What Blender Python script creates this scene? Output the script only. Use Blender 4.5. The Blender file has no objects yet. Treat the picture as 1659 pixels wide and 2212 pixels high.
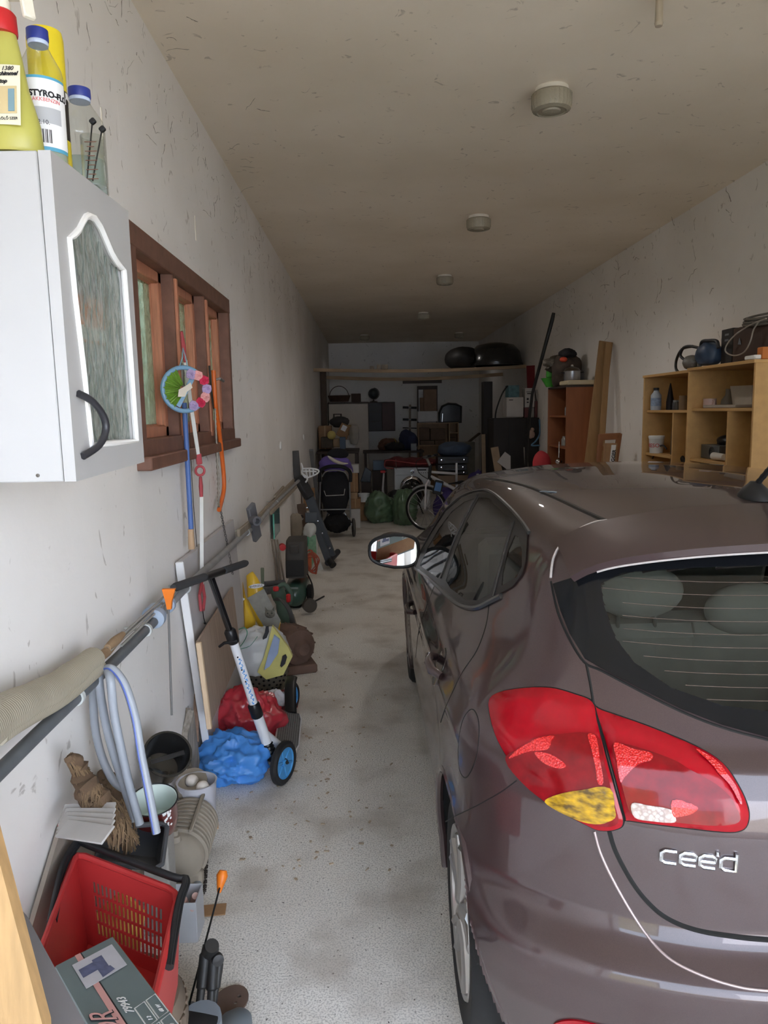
import bpy, bmesh, math, random
import numpy as np
from mathutils import Vector, Matrix, noise
from mathutils.bvhtree import BVHTree
from mathutils.geometry import delaunay_2d_cdt
R = random.Random(7)
SC = bpy.context.scene
COL = SC.collection
# ---------------------------------------------------------------- camera
FPX, CX, CY, EYE = 1620.0, 829.5, 1106.0, 1.70
_d = Vector((-36.5, 218.0, FPX)).normalized()
_u = Vector((math.sin(math.radians(-1.15)), math.cos(math.radians(-1.15)), 0.0))
_u = (_u - _d * _u.dot(_d)).normalized()
_r = _u.cross(_d)
if _r.x < 0: _r = -_r
CAM3 = Matrix((_r, _d, _u))          # camera axes -> world axes
cam_data = bpy.data.cameras.new('camera'); cam = bpy.data.objects.new('camera', cam_data); COL.objects.link(cam)
cr, cu, cf = CAM3.col[0], CAM3.col[1], CAM3.col[2]
cam.matrix_world = Matrix(((cr[0], cu[0], -cf[0], 0), (cr[1], cu[1], -cf[1], 0), (cr[2], cu[2], -cf[2], EYE), (0, 0, 0, 1)))
cam_data.sensor_fit = 'VERTICAL'; cam_data.sensor_height = 36.0; cam_data.lens = 36.0 * FPX / 2212.0
cam_data.clip_start = 0.02; cam_data.clip_end = 200
SC.camera = cam
# ---------------------------------------------------------------- world, light, exposure
W = bpy.data.worlds.new('sky'); SC.world = W; W.use_nodes = True
bg = W.node_tree.nodes['Background']; bg.inputs[0].default_value = (0.74, 0.90, 1.12, 1); bg.inputs[1].default_value = SKY = 4.4
def area(name, loc, rot, sx, sy, power=0, portal=False, col=(1, 1, 1)):
    l = bpy.data.lights.new(name, 'AREA'); l.shape = 'RECTANGLE'; l.size = sx; l.size_y = sy; l.energy = power; l.color = col
    o = bpy.data.objects.new(name, l); o.location = loc; o.rotation_euler = rot; COL.objects.link(o)
    if portal: l.cycles.is_portal = True
    return o
WL, WR, WH, YB, YF = -0.83, 2.52, 3.2, 17.0, -0.62      # left wall, right wall, ceiling, back wall, door wall
DX0, DX1, DH = -0.76, 2.46, 2.46                          # the open garage door
area('door_portal', ((DX0 + DX1) / 2, YF - 0.12, DH / 2), (math.radians(90), 0, math.radians(180)), DX1 - DX0, DH, portal=True)
SC.view_settings.view_transform = 'Standard'; SC.view_settings.look = 'None'; SC.view_settings.gamma = 1.0
SC.view_settings.exposure = 0.38; SC.view_settings.use_curve_mapping = False
SC.cycles.max_bounces = 12; SC.cycles.diffuse_bounces = 8; SC.cycles.glossy_bounces = 5; SC.cycles.transparent_max_bounces = 12
SC.cycles.use_denoising = True; SC.cycles.caustics_reflective = False; SC.cycles.caustics_refractive = False
FILL_W = 5.0
sun = bpy.data.objects.new('sun', bpy.data.lights.new('sun', 'SUN')); sun.data.energy = 34.0; sun.data.angle = math.radians(2); sun.data.color = (1, .98, .96); COL.objects.link(sun)
sun.rotation_euler = Vector((-.12, -.72, -.68)).to_track_quat('-Z', 'Y').to_euler()
# ---------------------------------------------------------------- helpers
V = Vector
def ray(x, y): return (CAM3 @ V((x - CX, CY - y, FPX))).normalized()
EYEV = V((0, 0, EYE))
def PY(x, y, Y): r = ray(x, y); return EYEV + r * (Y / r.y)       # the point of that view ray at depth Y
def PX(x, y, X): r = ray(x, y); return EYEV + r * (X / r.x)
def PZ(x, y, Z): r = ray(x, y); return EYEV + r * ((Z - EYE) / r.z)
def proj(p):
    c = CAM3.transposed() @ (V(p) - EYEV); return (CX + FPX * c[0] / c[2], CY - FPX * c[1] / c[2])
def S(r, g, b):
    f = lambda c: (c / 255 / 12.92) if c / 255 <= .04045 else ((c / 255 + .055) / 1.055) ** 2.4
    return (f(r), f(g), f(b), 1)
MATS = {}
def mat(name, col, rough=.6, metal=0, var=.12, scale=8, bump=.0, bscale=60, coat=0, trans=0, col2=None, stretch=None, emit=0, spec=.5, alpha=1, ior=1.45, detail=6):
    if name in MATS: return MATS[name]
    m = bpy.data.materials.new(name); m.use_nodes = True; MATS[name] = m
    N, L = m.node_tree.nodes, m.node_tree.links; b = N['Principled BSDF']
    if len(col) == 3: col = S(*col)
    b.inputs['Roughness'].default_value = rough; b.inputs['Metallic'].default_value = metal
    b.inputs['Coat Weight'].default_value = coat; b.inputs['Coat Roughness'].default_value = .03
    b.inputs['Transmission Weight'].default_value = trans; b.inputs['IOR'].default_value = ior
    b.inputs['Specular IOR Level'].default_value = spec; b.inputs['Alpha'].default_value = alpha
    tc = N.new('ShaderNodeTexCoord'); mp = N.new('ShaderNodeMapping'); L.new(tc.outputs['Object'], mp.inputs[0])
    if stretch: mp.inputs['Scale'].default_value = stretch
    if var > 0:
        n = N.new('ShaderNodeTexNoise'); n.inputs['Scale'].default_value = scale; n.inputs['Detail'].default_value = detail
        L.new(mp.outputs[0], n.inputs['Vector'])
        r = N.new('ShaderNodeValToRGB'); L.new(n.outputs['Fac'], r.inputs[0])
        c2 = (S(*col2) if len(col2) == 3 else col2) if col2 else tuple(c * (1 - var) for c in col[:3]) + (1,)
        c1 = col if col2 else tuple(min(1, c * (1 + var)) for c in col[:3]) + (1,)
        r.color_ramp.elements[0].position = .3; r.color_ramp.elements[1].position = .7
        r.color_ramp.elements[0].color = c2; r.color_ramp.elements[1].color = c1
        L.new(r.outputs[0], b.inputs['Base Color'])
    else: b.inputs['Base Color'].default_value = col
    if bump > 0:
        n2 = N.new('ShaderNodeTexNoise'); n2.inputs['Scale'].default_value = bscale; n2.inputs['Detail'].default_value = 5
        L.new(mp.outputs[0], n2.inputs['Vector'])
        bp = N.new('ShaderNodeBump'); bp.inputs['Strength'].default_value = bump; bp.inputs['Distance'].default_value = .01
        L.new(n2.outputs['Fac'], bp.inputs['Height']); L.new(bp.outputs[0], b.inputs['Normal'])
    if emit: b.inputs['Emission Color'].default_value = col; b.inputs['Emission Strength'].default_value = emit
    return m
def glassy(name, tint, rough=.02, fac=.08, wavy=0, wscale=30):
    if name in MATS: return MATS[name]
    m = bpy.data.materials.new(name); m.use_nodes = True; MATS[name] = m
    N, L = m.node_tree.nodes, m.node_tree.links; N.remove(N['Principled BSDF']); o = N['Material Output']
    t = N.new('ShaderNodeBsdfTransparent'); t.inputs[0].default_value = tint if len(tint) == 4 else S(*tint)
    g = N.new('ShaderNodeBsdfGlossy'); g.inputs['Roughness'].default_value = rough
    lw = N.new('ShaderNodeLayerWeight'); lw.inputs['Blend'].default_value = .5; pw = N.new('ShaderNodeMath'); pw.operation = 'POWER'; pw.inputs[1].default_value = 4.5; L.new(lw.outputs['Facing'], pw.inputs[0])
    f = N.new('ShaderNodeMath'); f.operation = 'MULTIPLY_ADD'; f.inputs[1].default_value = .85; f.inputs[2].default_value = .045; L.new(pw.outputs[0], f.inputs[0])
    mx = N.new('ShaderNodeMixShader'); L.new(f.outputs[0], mx.inputs[0]); L.new(t.outputs[0], mx.inputs[1]); L.new(g.outputs[0], mx.inputs[2])
    L.new(mx.outputs[0], o.inputs[0])
    return m
class MB:
    def __init__(s): s.v = []; s.f = []; s.m = []
    def add(s, vs, fs, m=0):
        k = len(s.v); s.v += [V(p) for p in vs]; s.f += [tuple(i + k for i in f) for f in fs]; s.m += [m] * len(fs); return s
    def box(s, c, d, rot=None, b=.004, m=0):
        hx, hy, hz = [q / 2 for q in d]; b = min(b, hx * .45, hy * .45, hz * .45); h = (hx, hy, hz); vs = []; idx = {}
        for sx in (-1, 1):
            for sy in (-1, 1):
                for sz in (-1, 1):
                    sg = (sx, sy, sz)
                    for a in range(3):
                        p = [sg[i] * (h[i] - (0 if i == a else b)) for i in range(3)]; idx[(sg, a)] = len(vs); vs.append(V(p))
        fs = []
        for a in range(3):
            o1, o2 = [(1, 2), (2, 0), (0, 1)][a]
            for sa in (-1, 1):
                q = []
                for s1, s2 in ((-1, -1), (1, -1), (1, 1), (-1, 1)):
                    g = [0, 0, 0]; g[a] = sa; g[o1] = s1; g[o2] = s2; q.append(idx[(tuple(g), a)])
                fs.append(tuple(q if sa > 0 else q[::-1]))
        for a in range(3):
            o1, o2 = [(1, 2), (2, 0), (0, 1)][a]
            for s1 in (-1, 1):
                for s2 in (-1, 1):
                    g0 = [0, 0, 0]; g1 = [0, 0, 0]; g0[a] = -1; g1[a] = 1
                    for g in (g0, g1): g[o1] = s1; g[o2] = s2
                    g0, g1 = tuple(g0), tuple(g1); q = [idx[(g0, o1)], idx[(g1, o1)], idx[(g1, o2)], idx[(g0, o2)]]
                    fs.append(tuple(q if s1 * s2 < 0 else q[::-1]))
        for sx in (-1, 1):
            for sy in (-1, 1):
                for sz in (-1, 1):
                    q = [idx[((sx, sy, sz), a)] for a in range(3)]; fs.append(tuple(q if sx * sy * sz > 0 else q[::-1]))
        M = rot if isinstance(rot, Matrix) else (Matrix.Rotation(rot, 3, 'Z') if rot else Matrix.Identity(3))
        return s.add([M @ p + V(c) for p in vs], fs, m)
    def bar(s, p0, p1, w, h, up=(0, 0, 1), b=.003, m=0):
        p0, p1 = V(p0), V(p1); y = (p1 - p0); l = y.length; y.normalize(); x = y.cross(V(up)).normalized(); z = x.cross(y)
        return s.box((p0 + p1) / 2, (w, l, h), Matrix((x, y, z)).transposed(), b, m)
    def cyl(s, p0, p1, r0, r1=None, n=16, caps=True, m=0):
        return s.tube([p0, p1], [r0, r0 if r1 is None else r1], n, caps=caps, m=m)
    def tube(s, pts, r, n=8, closed=False, caps=True, m=0, flat=None):
        pts = [V(p) for p in pts]; k = len(pts); rs = r if isinstance(r, (list, tuple)) else [r] * k; vs = []; fs = []; nx = None
        for i, p in enumerate(pts):
            if closed: t = pts[(i + 1) % k] - pts[i - 1]
            else: t = pts[min(i + 1, k - 1)] - pts[max(i - 1, 0)]
            if t.length < 1e-9: t = V((0, 0, 1))
            t.normalize()
            if nx is None: nx = t.cross(V((0, 0, 1)) if abs(t.z) < .9 else V((1, 0, 0)))
            nx = (nx - t * nx.dot(t))
            if nx.length < 1e-6: nx = t.orthogonal()
            nx.normalize(); ny = t.cross(nx)
            for j in range(n):
                a = 2 * math.pi * j / n; vs.append(p + (nx * math.cos(a) + ny * math.sin(a) * (flat or 1)) * rs[i])
        for i in range(k if closed else k - 1):
            i2 = (i + 1) % k
            for j in range(n):
                j2 = (j + 1) % n; fs.append((i * n + j, i * n + j2, i2 * n + j2, i2 * n + j))
        if caps and not closed: fs.append(tuple(range(n))[::-1]); fs.append(tuple((k - 1) * n + j for j in range(n)))
        return s.add(vs, fs, m)
    def lathe(s, prof, base=(0, 0, 0), axis=(0, 0, 1), n=24, m=0, sx=1, sy=1, caps=True):
        z = V(axis).normalized(); x = (V((1, 0, 0)) if abs(z.x) < .9 else V((0, 1, 0))); x = (x - z * x.dot(z)).normalized(); y = z.cross(x); vs = []; fs = []
        for r, h in prof:
            for j in range(n):
                a = 2 * math.pi * j / n; vs.append(V(base) + z * h + (x * math.cos(a) * sx + y * math.sin(a) * sy) * max(r, 1e-4))
        for i in range(len(prof) - 1):
            for j in range(n):
                j2 = (j + 1) % n; fs.append((i * n + j, i * n + j2, (i + 1) * n + j2, (i + 1) * n + j))
        if caps: fs.append(tuple(range(n))[::-1]); fs.append(tuple((len(prof) - 1) * n + j for j in range(n)))
        return s.add(vs, fs, m)
    def prism(s, poly, vec, m=0):
        k = len(poly); P = [V(p) for p in poly]; vec = V(vec)
        nrm = V((0, 0, 0))
        for i in range(k): nrm += P[i].cross(P[(i + 1) % k])
        if nrm.dot(vec) > 0: P = P[::-1]
        fs = [tuple(range(k)), tuple(range(2 * k - 1, k - 1, -1))] + [(i + k, (i + 1) % k + k, (i + 1) % k, i) for i in range(k)]
        fs = [tuple(range(k)), tuple(range(2 * k - 1, k - 1, -1))] + [(i, i + k, (i + 1) % k + k, (i + 1) % k) for i in range(k)]
        return s.add(P + [p + vec for p in P], fs, m)
    def ball(s, c, r, n=16, k=10, m=0, rot=None):
        r = (r, r, r) if not isinstance(r, (tuple, list)) else r; vs = []; fs = []; c = V(c)
        for i in range(k + 1):
            a = math.pi * i / k
            for j in range(n):
                t = 2 * math.pi * j / n; p = V((math.sin(a) * math.cos(t) * r[0], math.sin(a) * math.sin(t) * r[1], -math.cos(a) * r[2]))
                vs.append(c + (rot @ p if rot else p))
        for i in range(k):
            for j in range(n): fs.append((i * n + j, i * n + (j + 1) % n, (i + 1) * n + (j + 1) % n, (i + 1) * n + j))
        return s.add(vs, fs, m)
    def grid(s, fn, nu, nv, m=0, th=0):
        P = [[V(fn(i / nu, j / nv)) for j in range(nv + 1)] for i in range(nu + 1)]; q = nv + 1
        vs = [p for r in P for p in r]; fs = [(i * q + j, (i + 1) * q + j, (i + 1) * q + j + 1, i * q + j + 1) for i in range(nu) for j in range(nv)]
        if th:
            nn = [V((0, 0, 0)) for _ in vs]
            for f in fs:
                n_ = (vs[f[1]] - vs[f[0]]).cross(vs[f[3]] - vs[f[0]])
                for i in f: nn[i] += n_
            k = len(vs); vs = vs + [p - (n_.normalized() if n_.length > 0 else n_) * th for p, n_ in zip(vs, nn)]
            fs = fs + [tuple(i + k for i in f[::-1]) for f in fs]
            for j in range(nv): fs.append((j, j + 1, j + 1 + k, j + k)); o = nu * q; fs.append((o + j + k, o + j + 1 + k, o + j + 1, o + j))
            for i in range(nu): fs.append(((i + 1) * q, i * q, i * q + k, (i + 1) * q + k)); o = nv; fs.append((i * q + o, (i + 1) * q + o, (i + 1) * q + o + k, i * q + o + k))
        return s.add(vs, fs, m)
    def bag(s, c, r, seed=0, amp=.18, fr=3.0, n=36, k=22, flat=True, m=0, fold=.06):
        c = V(c); o = V((seed * 7.3, seed * 3.1, seed * 1.7)); vs = []; fs = []
        for i in range(k + 1):
            a = math.pi * i / k
            for j in range(n):
                t = 2 * math.pi * j / n; d = V((math.sin(a) * math.cos(t), math.sin(a) * math.sin(t), -math.cos(a)))
                q = 1 + amp * noise.noise(d * 1.3 + o) + fold * (1 - abs(noise.noise(d * fr + o * 2)) * 3) + fold * .55 * (.5 - abs(noise.noise(d * fr * 2.1 + o * 3)) * 2) + fold * .13 * (.4 - abs(noise.noise(d * fr * 4.3 + o * 5)) * 2)
                p = V((d.x * r[0] * q, d.y * r[1] * q, d.z * r[2] * q))
                if flat: p.z = max(p.z, -r[2] * .78)
                vs.append(c + p)
        for i in range(k):
            for j in range(n): fs.append((i * n + j, i * n + (j + 1) % n, (i + 1) * n + (j + 1) % n, (i + 1) * n + j))
        return s.add(vs, fs, m)
    def xf(s, M, start=0):
        for i in range(start, len(s.v)): s.v[i] = M @ s.v[i]
        return s
    def text(s, txt, M, size=.05, ext=.001, m=0, bold=0, shear=0, sx=1):
        c = bpy.data.curves.new('t', 'FONT'); c.body = txt; c.size = size; c.extrude = ext; c.offset = bold; c.shear = shear; c.resolution_u = 3
        o = bpy.data.objects.new('t', c); COL.objects.link(o); dg = bpy.context.evaluated_depsgraph_get(); me = bpy.data.meshes.new_from_object(o.evaluated_get(dg))
        q = M if callable(M) else (lambda p: M @ p); s.add([q(V((v.co.x * sx, v.co.y, v.co.z))) for v in me.vertices], [tuple(p.vertices) for p in me.polygons], m)
        bpy.data.objects.remove(o); bpy.data.curves.remove(c); bpy.data.meshes.remove(me); return s
def frame(o, x, y):
    """matrix with origin o, x axis along x, y axis near y"""
    x = V(x).normalized(); y = V(y); y = (y - x * y.dot(x)).normalized(); z = x.cross(y)
    return Matrix(((x[0], y[0], z[0], o[0]), (x[1], y[1], z[1], o[1]), (x[2], y[2], z[2], o[2]), (0, 0, 0, 1)))
def obj(name, mb, m, parent=None, smooth=40, label=None):
    ms = m if isinstance(m, (list, tuple)) else [m]
    if parent is not None: org = V(parent['org'])
    else:
        lo = [min(p[i] for p in mb.v) for i in range(3)]; hi = [max(p[i] for p in mb.v) for i in range(3)]
        org = V(((lo[0] + hi[0]) / 2, (lo[1] + hi[1]) / 2, lo[2]))
    me = bpy.data.meshes.new(name); me.from_pydata([p - org for p in mb.v], [], mb.f)
    for q in ms: me.materials.append(q)
    if len(ms) > 1: me.polygons.foreach_set('material_index', mb.m)
    if smooth:
        me.polygons.foreach_set('use_smooth', [True] * len(me.polygons)); me.set_sharp_from_angle(angle=math.radians(smooth))
    me.validate(); me.update()
    o = bpy.data.objects.new(name, me); COL.objects.link(o); o['org'] = list(org)
    if parent is not None: o.parent = parent
    else: o.location = org
    if label: o['label'] = label
    return o
def tag(o, label, cat, group=None, kind=None):
    o['label'] = label; o['category'] = cat
    if group: o['group'] = group
    if kind: o['kind'] = kind
    return o
def thing(name, label, cat, loc, group=None):
    o = bpy.data.objects.new(name, None); COL.objects.link(o); o.location = V(loc); o['org'] = list(V(loc)); o.empty_display_size = .1
    return tag(o, label, cat, group)
def solo(name, mb, m, label, cat, group=None, smooth=40): return tag(obj(name, mb, m, None, smooth), label, cat, group)
def struct(name, mb, m, parent=None, smooth=30):
    o = obj(name, mb, m, parent, smooth); o['kind'] = 'structure'; return o
def dup(root, delta, label=None):
    def cp(o, par):
        c = o.copy(); COL.objects.link(c)
        if par: c.parent = par
        for ch in o.children: cp(ch, c)
        return c
    r = cp(root, None); r.location = root.location + V(delta); r['org'] = list(r.location)
    if label: r['label'] = label
    return r
def strip_tex(m, axis_scale, c1, c2, typ='wave'): pass
def board(p, th, toward):
    """quad board from 4 corner points, thickened along 'toward'"""
    n = (V(p[1]) - V(p[0])).cross(V(p[3]) - V(p[0])).normalized()
    if n.dot(V(toward)) < 0: n = -n
    return MB().prism(p, n * th)
def bez(p0, p1, p2, p3, n=12):
    p0, p1, p2, p3 = map(V, (p0, p1, p2, p3)); return [p0 * (1 - t) ** 3 + p1 * 3 * t * (1 - t) ** 2 + p2 * 3 * t * t * (1 - t) + p3 * t ** 3 for t in [i / n for i in range(n + 1)]]
def crom(P, n=8, closed=False):
    P = [V(p) for p in P]; out = []; k = len(P); rng = range(k if closed else k - 1)
    for i in rng:
        a, b, c, d = (P[(i - 1) % k], P[i], P[(i + 1) % k], P[(i + 2) % k]) if closed else (P[max(i - 1, 0)], P[i], P[i + 1], P[min(i + 2, k - 1)])
        for j in range(n):
            t = j / n; out.append(.5 * ((2 * b) + (c - a) * t + (2 * a - 5 * b + 4 * c - d) * t * t + (3 * b - a - 3 * c + d) * t ** 3))
    if not closed: out.append(P[-1])
    return out
def rotm(ax, deg): return Matrix.Rotation(math.radians(deg), 3, ax)
def ringplate(M, outer, holes, th, mb=None, m=0):
    """flat plate with holes: 2D outlines in the frame M, thickness along -z of the frame"""
    mb = mb or MB(); pts = []; loops = []
    for P in [outer] + holes:
        k = len(pts); pts += [V(p) for p in P]; loops.append([(k + i, k + (i + 1) % len(P)) for i in range(len(P))])
    def inp(x, y, P):
        c = False; j = len(P) - 1
        for i in range(len(P)):
            if (P[i][1] > y) != (P[j][1] > y) and x < (P[j][0] - P[i][0]) * (y - P[i][1]) / (P[j][1] - P[i][1]) + P[i][0]: c = not c
            j = i
        return c
    vo, _e, fo, *_ = delaunay_2d_cdt(pts, [e for l in loops for e in l], [], 0, 1e-7); fs = []
    for f in fo:
        c = sum((V(vo[i]) for i in f), V((0, 0))) / len(f)
        if inp(c.x, c.y, outer) and not any(inp(c.x, c.y, h) for h in holes): fs.append(tuple(f))
    k = len(vo); vs = [M @ V((q.x, q.y, 0)) for q in vo] + [M @ V((q.x, q.y, -th)) for q in vo]
    ed = set((f[i], f[(i + 1) % len(f)]) for f in fs for i in range(len(f)))
    al = fs + [tuple(i + k for i in f[::-1]) for f in fs] + [(b, a, a + k, b + k) for a, b in ed if (b, a) not in ed]
    return mb.add(vs, al, m)
def loc2(M, P): Mi = M.inverted(); return [((Mi @ V(p)).x, (Mi @ V(p)).y) for p in P]
# ---------------------------------------------------------------- common materials
BLACK = mat('black_plastic', (32, 32, 34), .45, var=.25, scale=14)
DARK = mat('dark_rubber', (22, 22, 23), .85, var=.25, scale=20)
GREYP = mat('grey_plastic', (120, 124, 128), .5)
STEEL = mat('brushed_steel', (170, 170, 172), .35, metal=.9)
WHITEP = mat('white_plastic', (226, 226, 224), .4, var=.05)
WOOD = mat('pine_wood', (170, 136, 92), .55, var=.15, scale=6, stretch=(14, 14, 1.2), bump=.05)
CARD = mat('cardboard', (158, 122, 88), .8, var=.08, scale=30, bump=.05)
DUSTW = mat('dusty_wood', (150, 138, 122), .9, var=.25, scale=5, stretch=(16, 16, 1.5), bump=.25, bscale=40)
ORANGE = mat('orange_plastic', (226, 120, 30), .45, var=.08)
REDP = mat('red_plastic', (196, 34, 38), .45, var=.08)
CHROME = mat('chrome', (210, 210, 212), .12, metal=1, var=.03)
# ================================================================ the garage
def wallmat(name, base, dirt, top_lo, top_hi, side=0):
    m = bpy.data.materials.new(name); m.use_nodes = True; N, L = m.node_tree.nodes, m.node_tree.links; b = N['Principled BSDF']
    b.inputs['Roughness'].default_value = .92; b.inputs['Specular IOR Level'].default_value = .2
    g = N.new('ShaderNodeNewGeometry'); sp = N.new('ShaderNodeSeparateXYZ'); L.new(g.outputs['Position'], sp.inputs[0])
    def noise_(sc, det=8, stretch=(1, 1, 1), dist=0):
        mp = N.new('ShaderNodeMapping'); mp.inputs['Scale'].default_value = stretch; L.new(g.outputs['Position'], mp.inputs[0])
        n = N.new('ShaderNodeTexNoise'); n.inputs['Scale'].default_value = sc; n.inputs['Detail'].default_value = det; n.inputs['Distortion'].default_value = dist; L.new(mp.outputs[0], n.inputs['Vector']); return n.outputs['Fac']
    def rng(v, a, c, lo=0, hi=1):
        r = N.new('ShaderNodeMapRange'); r.inputs[1].default_value = a; r.inputs[2].default_value = c; r.inputs[3].default_value = lo; r.inputs[4].default_value = hi; L.new(v, r.inputs[0]); return r.outputs[0]
    def mul(a, c):
        x = N.new('ShaderNodeMath'); x.operation = 'MULTIPLY'; L.new(a, x.inputs[0])
        if isinstance(c, (int, float)): x.inputs[1].default_value = c
        else: L.new(c, x.inputs[1])
        return x.outputs[0]
    def mixc(f, a, c):
        x = N.new('ShaderNodeMix'); x.data_type = 'RGBA'; L.new(f, x.inputs[0])
        if isinstance(a, tuple): x.inputs[6].default_value = a
        else: L.new(a, x.inputs[6])
        x.inputs[7].default_value = c; return x.outputs[2]
    c = mixc(rng(noise_(1.3, 4), .35, .7), S(*base), S(base[0] - 10, base[1] - 11, base[2] - 13))
    # fine specks and scuffs, denser at the top (cobweb dirt) 
    hm = rng(sp.outputs[2], top_lo, top_hi, .16, 1)
    c = mixc(mul(mul(rng(noise_(34, 3, (1, 1, .7), .6), .705, .75), hm), rng(noise_(2.2, 2), .45, .6)), c, S(*dirt))
    c = mixc(mul(rng(noise_(9, 6, (1, 1, .6), 2.2), .66, .70), .45), c, S(dirt[0] + 60, dirt[1] + 55, dirt[2] + 50))
    L.new(c, b.inputs['Base Color'])
    bp = N.new('ShaderNodeBump'); bp.inputs['Strength'].default_value = .12; bp.inputs['Distance'].default_value = .006; L.new(noise_(45, 6), bp.inputs['Height']); L.new(bp.outputs[0], b.inputs['Normal'])
    return m
WALLM = wallmat('plaster_wall', (240, 237, 234), (74, 66, 60), 1.9, 2.9)
CEILM = wallmat('plaster_ceiling', (240, 229, 213), (90, 80, 70), 9, 10)
def floormat():
    m = bpy.data.materials.new('concrete_floor'); m.use_nodes = True; N, L = m.node_tree.nodes, m.node_tree.links; b = N['Principled BSDF']; b.inputs['Roughness'].default_value = .88
    g = N.new('ShaderNodeNewGeometry')
    def nz(sc, det, a, c):
        n = N.new('ShaderNodeTexNoise'); n.inputs['Scale'].default_value = sc; n.inputs['Detail'].default_value = det; L.new(g.outputs['Position'], n.inputs['Vector'])
        r = N.new('ShaderNodeMapRange'); r.inputs[1].default_value = a; r.inputs[2].default_value = c; L.new(n.outputs['Fac'], r.inputs[0]); return r.outputs[0], n.outputs['Fac']
    def mixc(f, a, c):
        x = N.new('ShaderNodeMix'); x.data_type = 'RGBA'; L.new(f, x.inputs[0])
        if isinstance(a, tuple): x.inputs[6].default_value = a
        else: L.new(a, x.inputs[6])
        x.inputs[7].default_value = c; return x.outputs[2]
    c = mixc(nz(1.6, 6, .35, .68)[0], S(244, 241, 235), S(228, 221, 212))
    f, h = nz(170, 4, .46, .62); c = mixc(f, c, S(196, 192, 186))
    c = mixc(nz(90, 2, .68, .74)[0], c, S(70, 64, 60)); c = mixc(nz(3.2, 8, .5, .85)[0], c, S(168, 158, 146)); c = mixc(nz(120, 2, .70, .74)[0], c, S(196, 192, 186))
    L.new(c, b.inputs['Base Color']); bp = N.new('ShaderNodeBump'); bp.inputs['Strength'].default_value = .3; bp.inputs['Distance'].default_value = .004; L.new(h, bp.inputs['Height']); L.new(bp.outputs[0], b.inputs['Normal'])
    return m
FLOORM = floormat()
# window opening in the left wall
WY0, WY1, WZ0, WZ1 = 2.74, 4.60, 1.555, 2.345
T = .22
def slab(x0, x1, y0, y1, z0, z1, mb=None):
    return (mb or MB()).box(((x0 + x1) / 2, (y0 + y1) / 2, (z0 + z1) / 2), (x1 - x0, y1 - y0, z1 - z0), None, .0005)
w = MB()
slab(WL - T, WL, YF, WY0, 0, WH, w); slab(WL - T, WL, WY1, YB, 0, WH, w); slab(WL - T, WL, WY0, WY1, 0, WZ0, w); slab(WL - T, WL, WY0, WY1, WZ1, WH, w)
w_left = struct('wall_left', w, WALLM)
w_right = struct('wall_right', slab(WR, WR + T, YF, YB, 0, WH), WALLM)
struct('wall_back', slab(WL - T, WR + T, YB, YB + T, 0, WH), WALLM)
w = MB(); slab(WL - T, DX0, YF - T, YF, 0, WH, w); slab(DX1, WR + T, YF - T, YF, 0, WH, w); slab(DX0, DX1, YF - T, YF, DH, WH, w)
struct('wall_front', w, WALLM)
w_ceil = struct('ceiling', slab(WL - T, WR + T, YF - T, YB + T, WH, WH + .2), CEILM)
struct('floor', slab(WL - T, WR + T, YF - T, YB + T, -.15, 0), FLOORM)
struct('exterior_ground', slab(-14, 14, -14, YF - T, -.17, -.02), mat('yard_concrete', (140, 132, 116), .95, var=.15, scale=2))
struct('exterior_wall', slab(-9, -1.2, -5.3, -5, -.1, 4.2), mat('light_block_wall', (112, 112, 92), .95, var=.3, scale=3))  # added out of view to keep daylight off the right wall
struct('exterior_wall.002', slab(1.6, 13, -9.3, -9, -.1, 5.2), mat('bounce_facade', (212, 218, 230), .9, var=.05, scale=2))  # added out of view to bounce sunlight deep onto the left wall
# a bay left of the garage that the window looks into
struct('exterior_wall.001', slab(-3.3, -3.1, .5, 8, -.1, 2.5), mat('neighbour_wall', (186, 178, 142), .95, var=.2, scale=2))
struct('exterior_ground.001', slab(-3.3, WL - T, .5, 8, -.17, -.02), mat('side_path', (112, 118, 90), .95, var=.3, scale=5))
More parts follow.
